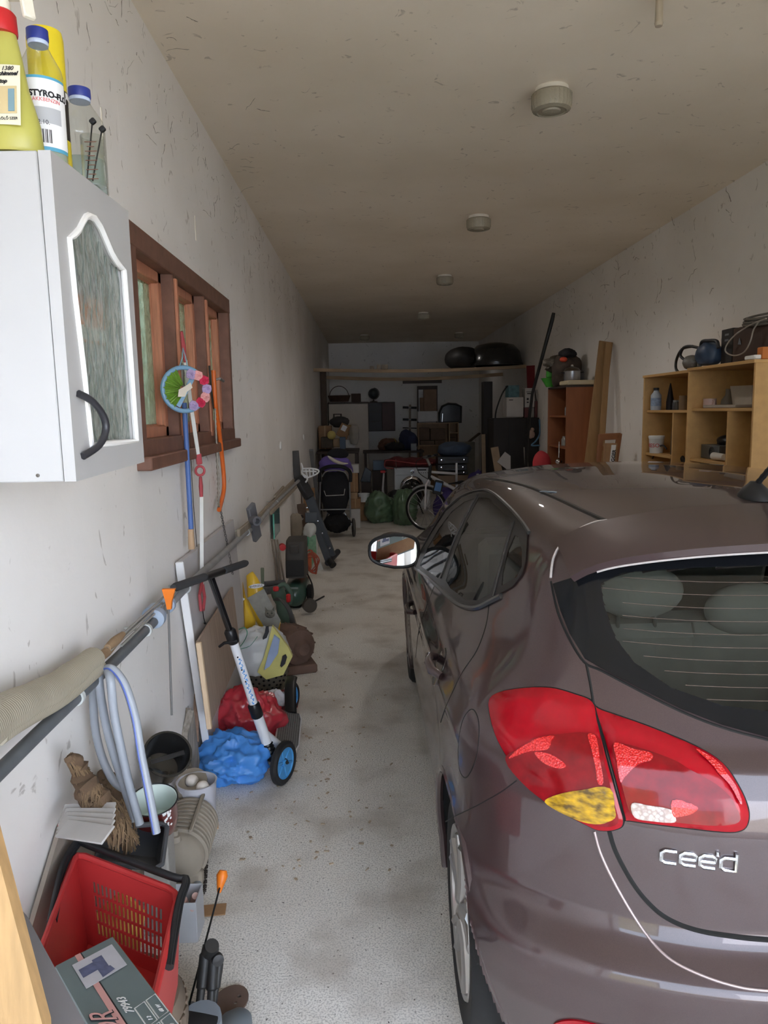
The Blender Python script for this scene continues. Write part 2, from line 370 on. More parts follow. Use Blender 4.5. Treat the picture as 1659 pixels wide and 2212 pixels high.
# ---------------------------------------------------------------- window
FRM = mat('brown_window_wood', (118, 84, 70), .5, var=.18, scale=5, stretch=(3, 3, 3), bump=.05)
FRL = mat('reddish_window_wood', (184, 124, 96), .45, var=.2, scale=5, stretch=(30, 30, 2), bump=.05)
def dirtglass():
    m = glassy('dusty_glass', (168, 176, 160), .05); N, L = m.node_tree.nodes, m.node_tree.links
    o = N['Material Output']; prev = o.inputs[0].links[0].from_socket
    g = N.new('ShaderNodeNewGeometry'); mp = N.new('ShaderNodeMapping'); mp.inputs['Scale'].default_value = (1, 1, .55); L.new(g.outputs['Position'], mp.inputs[0])
    n = N.new('ShaderNodeTexNoise'); n.inputs['Scale'].default_value = 26; n.inputs['Detail'].default_value = 9; n.inputs['Distortion'].default_value = 1.6; L.new(mp.outputs[0], n.inputs['Vector'])
    r = N.new('ShaderNodeMapRange'); r.inputs[1].default_value = .46; r.inputs[2].default_value = .68; r.inputs[3].default_value = .22; r.inputs[4].default_value = .85; L.new(n.outputs['Fac'], r.inputs[0])
    sp = N.new('ShaderNodeSeparateXYZ'); L.new(g.outputs['Position'], sp.inputs[0]); h = N.new('ShaderNodeMapRange'); h.inputs[1].default_value = WZ0; h.inputs[2].default_value = WZ1; h.inputs[3].default_value = 1; h.inputs[4].default_value = .35; L.new(sp.outputs[2], h.inputs[0])
    mu = N.new('ShaderNodeMath'); mu.operation = 'MULTIPLY'; L.new(r.outputs[0], mu.inputs[0]); L.new(h.outputs[0], mu.inputs[1])
    d = N.new('ShaderNodeBsdfDiffuse'); d.inputs[0].default_value = S(168, 166, 152); tl = N.new('ShaderNodeBsdfTranslucent'); tl.inputs[0].default_value = S(160, 164, 145)
    a = N.new('ShaderNodeMixShader'); a.inputs[0].default_value = .5; L.new(d.outputs[0], a.inputs[1]); L.new(tl.outputs[0], a.inputs[2])
    mx = N.new('ShaderNodeMixShader'); L.new(mu.outputs[0], mx.inputs[0]); L.new(prev, mx.inputs[1]); L.new(a.outputs[0], mx.inputs[2]); L.new(mx.outputs[0], o.inputs[0]); return m
wf = MB(); fx = WL + .012; bw = .055
for (y0, y1, z0, z1) in ((WY0 - .03, WY1 + .03, WZ1 - bw, WZ1 + .03), (WY0 - .03, WY1 + .03, WZ0 - .03, WZ0 + bw), (WY0 - .03, WY0 + bw, WZ0, WZ1), (WY1 - .02, WY1 + .03, WZ0, WZ1)):
    wf.box((WL - .045, (y0 + y1) / 2, (z0 + z1) / 2), (.13 if y1 - y0 > .5 else .126, y1 - y0, z1 - z0), None, .004)
win = struct('window_1', wf, FRM)
ledge = MB().box((WL + .02, (WY0 + WY1) / 2, WZ0 - .03), (.07, WY1 - WY0 + .06, .05), None, .005); obj('window_sill', ledge, FRM, win)
ys = [WY0 + .04, 3.335, 3.95, WY1 - .02]
for i in (1, 2):
    obj('mullion', MB().box((WL - .05, ys[i], (WZ0 + WZ1) / 2), (.13, .05, WZ1 - WZ0 - .09), None, .006), FRM, win)
    obj('mullion_strip', MB().box((WL + .02, ys[i], (WZ0 + WZ1) / 2 - .02), (.014, .03, WZ1 - WZ0 - .1), None, .004), FRL, win)
for i in range(3):
    a, c = ys[i] + .025, ys[i + 1] - .025; s = MB(); z0, z1 = WZ0 + .05, WZ1 - .05; q = .05; X = WL - .065
    for (y0, y1, u0, u1) in ((a, c, z1 - q, z1), (a, c, z0, z0 + q), (a, a + q, z0, z1), (c - q, c, z0, z1)):
        s.box((X, (y0 + y1) / 2, (u0 + u1) / 2), (.06, y1 - y0, u1 - u0), None, .006)
        s.box((X - .015, (y0 + y1) / 2, (u0 + u1) / 2), (.03, y1 - y0 + .012, u1 - u0 + .012), None, .006)
    sash = obj('sash', s, FRL, win)
    obj('pane', MB().box((X - .01, (a + c) / 2, (z0 + z1) / 2), (.005, c - a - .08, z1 - z0 - .08), None, .001), dirtglass(), sash)
for i in (1, 2):
    hm = MB(); hp = V((WL + .03, ys[i] + .0, 1.87)); hm.box(hp, (.012, .02, .10), None, .003); hm.cyl(hp, hp + V((.045, 0, .01)), .006); hm.cyl(hp + V((.042, -.005, .01)), hp + V((.046, .075, .0)), .007)
    obj('window_handle', hm, STEEL, win)
# window of the left wall sees a bush and a pale cupboard
bush = MB()
for k in range(260):
    p = V((-2.9 + R.random() * 1.3, 1.6 + R.random() * 5.4, .2 + R.random() * 1.75)); q = Matrix.Rotation(R.random() * 6, 3, 'Z') @ Matrix.Rotation(R.random() * 3, 3, 'X')
    bush.add([p + q @ V(c) for c in ((0, -.12, 0), (.05, 0, .02), (0, .12, 0), (-.05, 0, .02))], [(0, 1, 2, 3)])
o_ = solo('hedge', bush, mat('hedge_green', (70, 96, 48), .7, var=.35, scale=3), 'green hedge outside seen through the dusty brown window', 'hedge', smooth=0); o_['kind'] = 'stuff'
# ---------------------------------------------------------------- ceiling lamps
LGL = mat('dusty_lamp_glass', (176, 168, 150), .25, var=.1, trans=.25, bump=.3, bscale=90)
def lamp(x, y, lab, on=True, k=1.0):
    t = thing('ceiling_lamp', lab, 'lamp', (x, y, WH - .115), 'round ceiling lamps'); z = WH
    obj('lamp_base', MB().lathe([(.0, 0), (.078, 0), (.08, -.02), (.07, -.028), (0, -.028)], (x, y, z), n=28), mat('lamp_white', (224, 218, 206), .5), t)
    g = MB(); prof = [(.086, -.022), (.094, -.03), (.094, -.08), (.088, -.098), (.07, -.106), (.066, -.101), (.045, -.101), (.042, -.108), (.02, -.112), (0, -.112)]; n = 56; vs = []; fs = []
    for i, (r, h) in enumerate(prof):
        for j in range(n):
            a = 2 * math.pi * j / n; rr = r * (1 + (.022 if (j % 2 and i in (1, 2, 3)) else 0)); vs.append(V((x + rr * math.cos(a), y + rr * math.sin(a), z + h)))
    for i in range(len(prof) - 1):
        for j in range(n): fs.append((i * n + j, (i + 1) * n + j, (i + 1) * n + (j + 1) % n, i * n + (j + 1) % n))
    g.add(vs, fs); obj('lamp_shade', g, LGL, t, smooth=25)
    if on and FILL_W:
        l = bpy.data.lights.new('lamp_fill_spot', 'SPOT'); l.spot_size = math.radians(165); l.spot_blend = .6; l.energy = FILL_W * k; l.shadow_soft_size = .045; l.color = (1, .95, .9); b = bpy.data.objects.new('lamp_fill_spot', l); b.location = (0, 0, -.16); b.parent = t; COL.objects.link(b)  # spot added under the unlit fitting to brighten the deep garage
lamp(.905, 3.77, 'round ribbed glass ceiling lamp nearest the garage door, the largest in view', True, 1.2)
lamp(.905, 6.12, 'round ribbed ceiling lamp, second in the middle row from the door', True, 3.2)
lamp(.905, 8.70, 'round ribbed ceiling lamp, third in the middle row from the door', True, 2.2)
lamp(.905, 11.92, 'round ribbed ceiling lamp, fourth and last of the middle row', True, .7)
lamp(-.02, 15.2, 'small round ceiling lamp deep at the back, above the tall white wardrobe', True, .35)
lamp(1.84, 15.05, 'small round ceiling lamp deep at the back, above the black covered tyres', True, .25)
p = PZ(1425, -14, WH)
solo('conduit_stub', MB().cyl(p + V((0, 0, 0)), p + V((0, 0, -.10)), .013, .015, 14).cyl(p + V((0, 0, -.10)), p + V((0, 0, -.112)), .0165, .013, 14), mat('conduit_dusty', (170, 158, 140), .6), 'short pale pipe stub hanging from the ceiling near the garage door', 'pipe')
# pale joint strips and small white cover plates on the left wall
for i, (x, y0, y1) in enumerate(((217, 232, 316), (420, 466, 520), (590, 672, 700), (645, 735, 757))):
    a, c = PX(x, y0, WL), PX(x + (y1 - y0) * .05, y1, WL)
    tr = struct('trim_%d' % (i + 1), MB().box(((a.x + c.x) / 2 + .002, a.y, (a.z + c.z) / 2), (.004, .009, abs(a.z - c.z)), None, .001), mat('strip_white', (226, 220, 208), .5, var=0))
for (x, y, r, lab) in ((605, 963, .042, 'round white cover plate on the left wall beyond the bow saw'), (655, 945, .04, 'small white cover plate on the left wall further in, near the cardboard boxes')):
    c = PX(x, y, WL); solo('cover_plate', MB().lathe([(r, 0), (r, .006), (r * .85, .014), (0, .017)], c, (1, 0, 0), 20), WHITEP, lab, 'cover plate', 'round white wall plates')
# cobwebs: uncountable strands along the top of the walls and on the ceiling corner
Rw = random.Random(3); CWM = mat('cobweb_dust', (104, 95, 86), .95, var=.1)
def strand(cw, p, dirv, L_, wob, r):
    pts = [p]; d = V(dirv).normalized()
    for i in range(6): d = (d + V((Rw.uniform(-1, 1) * wob * .3, Rw.uniform(-1, 1) * wob, Rw.uniform(-1, 1) * wob))).normalized(); pts.append(pts[-1] + d * L_ / 6 * Rw.uniform(.5, 1.5))
    cw.tube(pts, [r * .4, r, r * .5, r * .8, r * .4, r * .7, r * .2], 4)
def webs(parent, gen):
    cw = MB(); gen(cw); lo = V(parent['org']); o = obj('cobweb', cw, CWM, parent); o['kind'] = 'stuff'
def g1(cw):
    for k in range(210):
        y = 2.0 + (Rw.random() ** 1.4) * 8; z = WH - abs(Rw.gauss(.12, .2)) - .03 - .012 * y
        if z > 2.45: strand(cw, V((WL + .005, y, z)), (0, Rw.uniform(-.6, .9), Rw.uniform(-1, .5)), Rw.uniform(.015, .09), .9, Rw.uniform(.0004, .0012))
def g2(cw):
    for k in range(60):
        y = 4.5 + Rw.random() * 6; z = WH - abs(Rw.gauss(.15, .42)) - .03
        if z > 2.1: strand(cw, V((WR - .005, y, z)), (0, Rw.uniform(-1, 1), Rw.uniform(-1, .5)), Rw.uniform(.04, .16), .9, Rw.uniform(.0008, .0024))
def g3(cw):
    for k in range(26): strand(cw, V((WL + abs(Rw.gauss(.0, .25)) + .03, 2.5 + Rw.random() * 6, WH - .004)), (Rw.uniform(-1, 1), Rw.uniform(-1, 1), -.02), Rw.uniform(.03, .1), .5, Rw.uniform(.0005, .0014))
webs(w_left, g1); webs(w_right, g2); webs(w_ceil, g3)
# ================================================================ the car
XC = 1.09; RW, FW = 1.93, 4.58; WHR = .315        # car centre line, wheel centres, wheel radius
CARN = 'plum brown hatchback parked nose-in, its rear left corner toward the open garage door'
car = thing('car', CARN, 'car', (XC, 3.2, 0))
_TB = {}
def _i(x, xs, ys, sw_=None):
    k = (tuple(xs), tuple(ys))
    if k not in _TB:
        a, b = xs[0] - .3, xs[-1] + .3; g = np.linspace(a, b, 1200); h = np.interp(g, xs, ys); w_ = (sw_ or SMW) * (1 if xs[-1] < 2 else 4) / (b - a) * 1200
        n_ = int(3 * w_) + 1; q = np.exp(-.5 * (np.arange(-n_, n_ + 1) / w_) ** 2); q /= q.sum(); _TB[k] = (g, np.convolve(np.pad(h, n_, 'edge'), q, 'valid'))
    return np.interp(x, *_TB[k])
SMW = .017
def smax(a, b, k):
    h = np.maximum(k - np.abs(a - b), 0) / k; return np.maximum(a, b) + h * h * k * .25
def carF(p):
    x, y, z = p[:, 0], p[:, 1], p[:, 2]; t = np.abs(x - XC)
    w = _i(z, [.10, .20, .32, .45, .58, .70, .80, .90, .97, 1.03, 1.1, 1.2, 1.3, 1.4, 1.5], [.80, .845, .868, .876, .880, .884, .888, .884, .866, .832, .795, .757, .714, .662, .60])
    dr = np.clip(2.35 - y, 0, 2); hi = np.clip((z - .92) / .25, 0, 1); hi = hi * hi * (3 - 2 * hi)
    w = w - .035 * dr ** 2 - hi * (.075 * np.clip(2.75 - y, 0, 2) ** 2 * .95)
    w = w - .10 * (np.clip(y - 4.5, 0, 2) / .9) ** 2.2 - hi * .05 * np.clip(y - 3.2, 0, 2) ** 2
    for cy in (RW, FW):
        rr = np.sqrt((y - cy) ** 2 + (z - WHR) ** 2); w = w + .022 * np.exp(-((rr - .33) / .075) ** 2)
    # side sculpting: a shoulder line and a scooped door
    w = w + .010 * np.exp(-((z - (.885 - .03 * (y - 2))) / .03) ** 2) - .012 * np.exp(-((z - .68) / .10) ** 2) * np.clip((y - 2.2) / .3, 0, 1)
    side = t - w
    yr = _i(z, [.10, .20, .30, .42, .50, .548, .558, .603, .63, .75, .84, .90, .955, .985, 1.36, 1.42], [1.50, 1.42, 1.345, 1.30, 1.288, 1.287, 1.294, 1.352, 1.368, 1.376, 1.382, 1.395, 1.425, 1.46, 1.735, 1.79], .0035)
    tt = np.clip(t / .885, 0, 1.2); low = np.clip((.62 - z) / .08, 0, 1); up = np.clip((z - .95) / .2, 0, 1)
    rear = yr + (.33 - .06 * low + .02 * up) * tt ** (3.4 - .4 * low) - y
    top_c = _i(y, [1.5, 1.66, 1.92, 2.25, 2.6, 2.95, 3.3, 3.5, 4.30, 4.40, 4.9, 5.3, 5.55], [1.355, 1.385, 1.427, 1.457, 1.470, 1.474, 1.462, 1.438, 1.035, 1.005, .93, .83, .70])
    top = z - (top_c - .05 * np.clip(t / .62, 0, 1.5) ** 2.4)
    yf = 5.52 - .30 * tt ** 3 - _i(z, [.1, .3, .5, .7, .85, 1.0], [.12, .03, 0, .03, .10, .2])
    front = y - yf
    bot = .185 - z
    f = smax(side, rear, .10); f = smax(f, top, .075); f = smax(f, front, .12); return smax(f, bot, .05)
def car_mesh(st=.0105):
    bx, by, bz = (XC - .92, XC + .92), (1.2, 5.58), (.15, 1.52); P = []; Q = []
    def face(n1, n2, fn):
        k = len(P)
        for i in range(n1 + 1):
            for j in range(n2 + 1): P.append(fn(i / n1, j / n2))
        for i in range(n1):
            for j in range(n2): Q.append((k + i * (n2 + 1) + j, k + (i + 1) * (n2 + 1) + j, k + (i + 1) * (n2 + 1) + j + 1, k + i * (n2 + 1) + j + 1))
    lx = lambda s: bx[0] + s * (bx[1] - bx[0]); ly = lambda s: by[0] + s * (by[1] - by[0]); lz = lambda s: bz[0] + s * (bz[1] - bz[0])
    nx, ny, nz = int(1.84 / st), int(4.38 / st), int(1.37 / st)
    face(ny, nz, lambda a, b: (bx[0], ly(1 - a), lz(b))); face(ny // 2, nz // 2, lambda a, b: (bx[1], ly(a), lz(b)))
    face(nx, nz, lambda a, b: (lx(a), by[0], lz(b))); face(nx // 2, nz // 2, lambda a, b: (lx(1 - a), by[1], lz(b)))
    face(nx, ny, lambda a, b: (lx(a), ly(b), bz[1])); face(nx // 3, ny // 3, lambda a, b: (lx(1 - a), ly(b), bz[0]))
    P = np.array(P); core = np.stack([np.clip(P[:, 0], XC - .3, XC + .3), np.clip(P[:, 1], 1.95, 4.7), np.clip(P[:, 2], .42, .62)], 1)
    lo = np.zeros(len(P)); hi = np.ones(len(P)) * 1.02
    for _ in range(24):
        mid = (lo + hi) / 2; f = carF(core + (P - core) * mid[:, None]); lo = np.where(f < 0, mid, lo); hi = np.where(f < 0, hi, mid)
    return core + (P - core) * lo[:, None], Q
_P, _Q = car_mesh()
BODY = BVHTree.FromPolygons([tuple(p) for p in _P], _Q)
def hit(x, y):
    r = BODY.ray_cast(EYEV, ray(x, y)); return (r[0], r[1] if r[1].dot(ray(x, y)) < 0 else -r[1]) if r[0] else (None, None)
def inpoly(x, y, P):
    c = False; j = len(P) - 1
    for i in range(len(P)):
        if (P[i][1] > y) != (P[j][1] > y) and x < (P[j][0] - P[i][0]) * (y - P[i][1]) / (P[j][1] - P[i][1]) + P[i][0]: c = not c
        j = i
    return c
def smooth_poly(P, n=6): return [(q.x, q.y) for q in crom([V((a, b, 0)) for a, b in P], n, True)]
def patch(poly, step, off, th=.004, bulge=0, mirror=False, mb=None, m=0, dense=True):
    """part skin: the outline laid on the car body, given thickness; mirror adds the other side of the car"""
    mb = mb or MB(); P = []
    for i in range(len(poly)):
        a, b = V(poly[i]), V(poly[(i + 1) % len(poly)]); k = max(1, int((b - a).length / step)) if dense else 1
        P += [a.lerp(b, j / k) for j in range(k)]
    n0 = len(P); xs = [p[0] for p in P]; ys = [p[1] for p in P]; pts = [V((p[0], p[1])) for p in P]
    x = min(xs) + step * .5; row = 0
    while x < max(xs):
        y = min(ys) + step * (.5 if row % 2 else .1)
        while y < max(ys):
            if inpoly(x, y, poly) and min((q - V((x, y))).length_squared for q in pts[:n0]) > (step * .45) ** 2: pts.append(V((x, y)))
            y += step
        x += step; row += 1
    vo, _e, fo, ov, _1, _2 = delaunay_2d_cdt(pts, [], [tuple(range(n0))], 1, 1e-5)
    top = []; bot = []; ok = []
    for q in vo:
        p, n = hit(q.x, q.y); ok.append(p is not None)
        if p is None: top.append(V()); bot.append(V()); continue
        dist = min(((V(P[k]) - V(q)).length for k in range(n0)), default=0) if bulge else 0
        e = off + (bulge * min(1, dist / bulge_px) if bulge else 0); top.append(p + n * e); bot.append(p + n * (off - th))
    fo = [f for f in fo if all(ok[i] for i in f)]; k = len(vo); edges = {}
    for f in fo:
        for i in range(len(f)): a, b = f[i], f[(i + 1) % len(f)]; edges[(a, b)] = 1
    fs = []; 
    for f in fo:
        n = (top[f[1]] - top[f[0]]).cross(top[f[2]] - top[f[0]]); g = tuple(f) if n.dot(EYEV - top[f[0]]) > 0 else tuple(f[::-1]); fs.append(g)
    ed = {}
    for f in fs:
        for i in range(len(f)): ed[(f[i], f[(i + 1) % len(f)])] = 1
    fs += [(b, a, a + k, b + k) for (a, b) in ed if (b, a) not in ed]
    vs = top + bot; mb.add(vs, fs, m)
    if mirror: mb.add([V((2 * XC - p.x, p.y, p.z)) for p in vs], [f[::-1] for f in fs], m)
    return mb
bulge_px = 22
def flip(mb):
    k = MB(); k.v = [V((2 * XC - p.x, p.y, p.z)) for p in mb.v]; k.f = [f[::-1] for f in mb.f]; k.m = list(mb.m); return k
def pair(name, mb, m, parents, smooth=40):
    if not isinstance(parents, tuple): parents = (parents, parents)
    return obj(name, mb, m, parents[0], smooth), obj(name, flip(mb), m, parents[1], smooth)
def whole(mb):
    """a left half and its mirror image welded along the car's centre line"""
    k = MB(); fs = [f for f in mb.f if any(mb.v[i].x < XC - .001 for i in f)]
    k.v = [V((min(p.x, XC), p.y, p.z)) for p in mb.v]; k.f = fs; k.m = [0] * len(fs); r = flip(k); k.add(r.v, r.f)
    bm = bmesh.new(); vs = [bm.verts.new(p) for p in k.v]
    for f in k.f:
        try: bm.faces.new([vs[i] for i in f])
        except ValueError: pass
    bmesh.ops.remove_doubles(bm, verts=bm.verts, dist=.0008); bmesh.ops.delete(bm, geom=[v for v in bm.verts if not v.link_faces], context='VERTS'); bm.verts.index_update()
    q = MB(); q.add([v.co.copy() for v in bm.verts], [tuple(v.index for v in f.verts) for f in bm.faces]); bm.free(); return q
def seam(poly, r=.003, closed=False, mb=None, off=-.0012, sm=5, mirror=False, n=6, span=False):
    P = [(q.x, q.y) for q in crom([V((a, b, 0)) for a, b in poly], sm, closed)]; pts = []
    for a in P:
        p, nn = hit(*a)
        if p is not None: pts.append(p + nn * off)
    mb = mb or MB()
    if span:
        pts = [p for p in pts if p.x < XC - .004]; pts += [V((2 * XC - p.x, p.y, p.z)) for p in pts[::-1]]
    if len(pts) > 1:
        mb.tube(pts, r, n, closed)
        if mirror: mb.tube([V((2 * XC - p.x, p.y, p.z)) for p in pts[::-1]], r, n, closed)
    return mb
# paint
PAINT = bpy.data.materials.new('plum_car_paint'); PAINT.use_nodes = True
_N, _L = PAINT.node_tree.nodes, PAINT.node_tree.links; _b = _N['Principled BSDF']
_b.inputs['Metallic'].default_value = .35; _b.inputs['Roughness'].default_value = .42; _b.inputs['Coat Weight'].default_value = 1.0; _b.inputs['Coat Roughness'].default_value = .025
_n = _N.new('ShaderNodeTexNoise'); _n.inputs['Scale'].default_value = 900; _r = _N.new('ShaderNodeValToRGB'); _L.new(_n.outputs['Fac'], _r.inputs[0])
_r.color_ramp.elements[0].position = .35; _r.color_ramp.elements[1].position = .65; _r.color_ramp.elements[0].color = S(67, 51, 52); _r.color_ramp.elements[1].color = S(72, 55, 56); _L.new(_r.outputs[0], _b.inputs['Base Color'])
GAP = mat('seam_rubber', (16, 15, 15), .7, var=0)
FRIT = mat('black_window_band', (20, 21, 24), .12, var=0, spec=.35)
CGLASS = glassy('tinted_car_glass', (188, 194, 188), .01)
TRIM = mat('satin_black_trim', (30, 29, 30), .3, var=.1)
# --- outlines, traced on the body surface
REARWIN = [(1196, 1262), (1240, 1248), (1300, 1224), (1420, 1204), (1540, 1194), (1659, 1186), (1850, 1178), (2080, 1172), (2080, 1665), (1850, 1640), (1659, 1594), (1560, 1567), (1470, 1532), (1380, 1487), (1300, 1445), (1264, 1424), (1232, 1370), (1212, 1320)]
REARIN = [(1298, 1262), (1345, 1238), (1500, 1228), (1659, 1222), (2080, 1215), (2080, 1560), (1900, 1560), (1659, 1537), (1560, 1525), (1450, 1487), (1370, 1432), (1330, 1380), (1305, 1310)]
SIDEWIN = [(898, 1226), (912, 1190), (935, 1150), (965, 1105), (1000, 1075), (1035, 1064), (1062, 1068), (1100, 1100), (1128, 1132), (1142, 1152), (1138, 1215), (1130, 1242), (1110, 1268), (1060, 1296), (1035, 1308), (1010, 1308), (985, 1298), (950, 1266), (920, 1240)]
SW1 = [(908, 1222), (925, 1185), (950, 1142), (978, 1105), (1005, 1085), (1026, 1078), (1000, 1120), (976, 1180), (960, 1232), (948, 1250), (925, 1234)]
SW2 = [(1036, 1076), (1058, 1078), (1085, 1102), (1106, 1124), (1094, 1170), (1078, 1230), (1062, 1282), (1034, 1298), (1008, 1296), (975, 1272), (965, 1255), (985, 1190), (1010, 1125)]
SW3 = [(1114, 1158), (1122, 1160), (1130, 1190), (1130, 1225), (1118, 1248), (1086, 1266), (1088, 1240), (1100, 1190)]
LAMPO = smooth_poly([(1059, 1513), (1080, 1497), (1130, 1488), (1190, 1487), (1240, 1500), (1280, 1518), (1290, 1560), (1310, 1640), (1335, 1730), (1346, 1775), (1330, 1790), (1295, 1792), (1262, 1778), (1205, 1748), (1160, 1716), (1122, 1672), (1095, 1632), (1072, 1588), (1060, 1545)], 4)
LAMPI = smooth_poly([(1288, 1530), (1300, 1535), (1400, 1570), (1500, 1612), (1560, 1650), (1595, 1700), (1614, 1745), (1614, 1775), (1600, 1792), (1560, 1795), (1450, 1783), (1360, 1771), (1352, 1765), (1330, 1680), (1305, 1590)], 4)
# --- body with wheel arches and window openings cut
AR = .375
def cut_body():
    V_ = _P.copy(); keep = []
    t = np.abs(V_[:, 0] - XC); side = t > .60
    kill = np.zeros(len(V_), bool)
    for cy in (RW, FW):
        rho = np.sqrt((V_[:, 1] - cy) ** 2 + (V_[:, 2] - WHR) ** 2); kill |= side & (rho < AR)
    holes = [REARIN, SW1, SW2, SW3]
    for f in _Q:
        if all(kill[i] for i in f): continue
        c = V_[list(f)].mean(0); s_ = c.copy()
        if s_[0] > XC: s_[0] = 2 * XC - s_[0]
        if s_[2] > .9 and s_[1] < 4.3:
            px, py = proj(s_)
            if any(inpoly(px, py, h) for h in holes):
                hp, hn = hit(px, py)
                if hp is not None and (hp - V(s_)).length < .06: continue
        keep.append(f)
    used = set(i for f in keep for i in f)
    for cy in (RW, FW):
        for i in used:
            if kill[i]:
                dy, dz = V_[i, 1] - cy, V_[i, 2] - WHR; rho = math.hypot(dy, dz)
                if rho < AR: V_[i, 1] = cy + dy / rho * AR; V_[i, 2] = WHR + dz / rho * AR
    mb = MB(); mb.add([V(p) for p in V_], keep); return mb
bm_ = cut_body(); body = obj('body', bm_, PAINT, car, smooth=0)
me_ = body.data; _bm = bmesh.new(); _bm.from_mesh(me_); bmesh.ops.remove_doubles(_bm, verts=_bm.verts, dist=.0006)
bmesh.ops.delete(_bm, geom=[v for v in _bm.verts if not v.link_faces], context='VERTS'); bmesh.ops.recalc_face_normals(_bm, faces=_bm.faces); _bm.to_mesh(me_); _bm.free()
me_.polygons.foreach_set('use_smooth', [True] * len(me_.polygons)); me_.update()
# wheel arches: lip and liner
for cy in (RW, FW):
    for sg in (-1, 1):
        lip = MB(); ln = MB(); pts = []; pin = []
        for k in range(41):
            a = math.radians(-22 + 224 * k / 40); y, z = cy + math.cos(a) * AR, WHR + math.sin(a) * AR
            h = BODY.ray_cast(V((XC + sg * 2, y, z)), V((-sg, 0, 0)))
            if h[0] is None: continue
            x = h[0].x; pts.append(V((x, y, z))); pin.append(V((XC + sg * .45, y, z)))
        xs_ = [p.x for p in pts]; xs_ = [sum(xs_[max(0, i - 3):i + 4]) / len(xs_[max(0, i - 3):i + 4]) for i in range(len(xs_))]; pts = [V((xs_[i], p.y, p.z)) for i, p in enumerate(pts)]
        lip.tube([p + V((-sg * .010, 0, 0)) for p in pts], .0135, 8); obj('arch_lip', lip, PAINT, car)
        ln.add(pts + pin + [V((XC + sg * .45, cy, WHR))], [(k, k + 1, k + 1 + len(pts), k + len(pts)) for k in range(len(pts) - 1)] + [(len(pts) + k, len(pts) + k + 1, 2 * len(pts)) for k in range(len(pts) - 1)])
        obj('arch_liner', ln, DARK, car)
# wheels
RIM = mat('alloy_rim', (176, 174, 172), .28, metal=.85, var=.08); TYRE = mat('tyre_rubber', (30, 30, 31), .8, var=.2, bump=.1)
def wheel(cy, sg, face):
    xo = XC + sg * face; ax = (sg, 0, 0); o = V((xo, cy, WHR)); r = WHR
    ty = obj('tyre', MB().lathe([(.215, -.19), (.285, -.20), (.308, -.18), (r, -.15), (r, -.05), (.306, -.02), (.285, -.002), (.235, -.004), (.216, -.014)], o, ax, 48, caps=False), TYRE, car)
    rm = MB(); rm.lathe([(.214, -.19), (.205, -.17), (.19, -.10), (.196, -.03), (.206, -.008), (.219, -.004), (.222, -.010)], o, ax, 48, caps=False)
    rm.lathe([(.205, -.17), (0, -.16)], o, ax, 24, caps=False)
    obj('rim', rm, RIM, car); sp = MB()
    for k in range(5):
        a = 2 * math.pi * k / 5 + .3
        for da in (-.16, .16):
            p = [V((xo + sg * dx, cy + math.cos(a + da * q) * rr, WHR + math.sin(a + da * q) * rr)) for rr, dx, q in ((.03, -.020, .6), (.09, -.022, .9), (.15, -.018, 1), (.205, -.016, 1.1))]
            sp.tube(p, [.022, .018, .015, .017], 8)
    sp.lathe([(.052, -.035), (.050, -.018), (.03, -.010), (0, -.010)], o, ax, 24, caps=False); obj('spokes', sp, RIM, car)
    obj('brake_disc', MB().lathe([(.15, -.13), (.15, -.12), (0, -.12)], o, ax, 32), STEEL, car)
for sg in (-1, 1): wheel(RW, sg, .866); wheel(FW, sg, .862)
# rear window: black band with a clear middle
def band(poly, hole, step, off, mb=None, mirror=False):
    """ring between outline and inner outline"""
    mb = mb or MB(); return mb
def ring_patch(outer, inner_list, step, off, th, mirror=False):
    mb = MB(); pts = []; loops = []
    def dens(P):
        o = []
        for i in range(len(P)):
            a, b = V(P[i]), V(P[(i + 1) % len(P)]); k = max(1, int((b - a).length / step)); o += [a.lerp(b, j / k) for j in range(k)]
        return o
    for P in [outer] + inner_list:
        D = dens(P); k = len(pts); pts += [V((p[0], p[1])) for p in D]; loops.append([(k + i, k + (i + 1) % len(D)) for i in range(len(D))])
    xs = [p[0] for p in outer]; ys = [p[1] for p in outer]; x = min(xs)
    nb = len(pts)
    while x < max(xs):
        y = min(ys)
        while y < max(ys):
            if inpoly(x, y, outer) and not any(inpoly(x, y, h) for h in inner_list) and min((q - V((x, y))).length_squared for q in pts[:nb]) > (step * .5) ** 2: pts.append(V((x, y)))
            y += step
        x += step
    vo, _e, fo, *_x = delaunay_2d_cdt(pts, [e for l in loops for e in l], [], 0, 1e-5); top = []; ok = []
    for q in vo:
        p, n = hit(q.x, q.y); ok.append(p is not None); top.append(p + n * off if p else V())
    fs = []
    for f in fo:
        c = sum((V(vo[i]) for i in f), V((0, 0))) / len(f)
        if not inpoly(c[0], c[1], outer) or any(inpoly(c[0], c[1], h) for h in inner_list) or not all(ok[i] for i in f): continue
        n = (top[f[1]] - top[f[0]]).cross(top[f[2]] - top[f[0]]); fs.append(tuple(f) if n.dot(EYEV - top[f[0]]) > 0 else tuple(f[::-1]))
    mb.add(top, fs)
    if mirror: mb.add([V((2 * XC - p.x, p.y, p.z)) for p in top], [f[::-1] for f in fs])
    return mb
def clip_c(poly): return [(x, y) for x, y in poly]
rw = obj('rear_window', whole(ring_patch(REARWIN, [REARIN], 16, .004, .004)), FRIT, car, smooth=30)
obj('rear_glass', whole(patch(REARIN, 22, .003, .003)), CGLASS, rw, smooth=30)
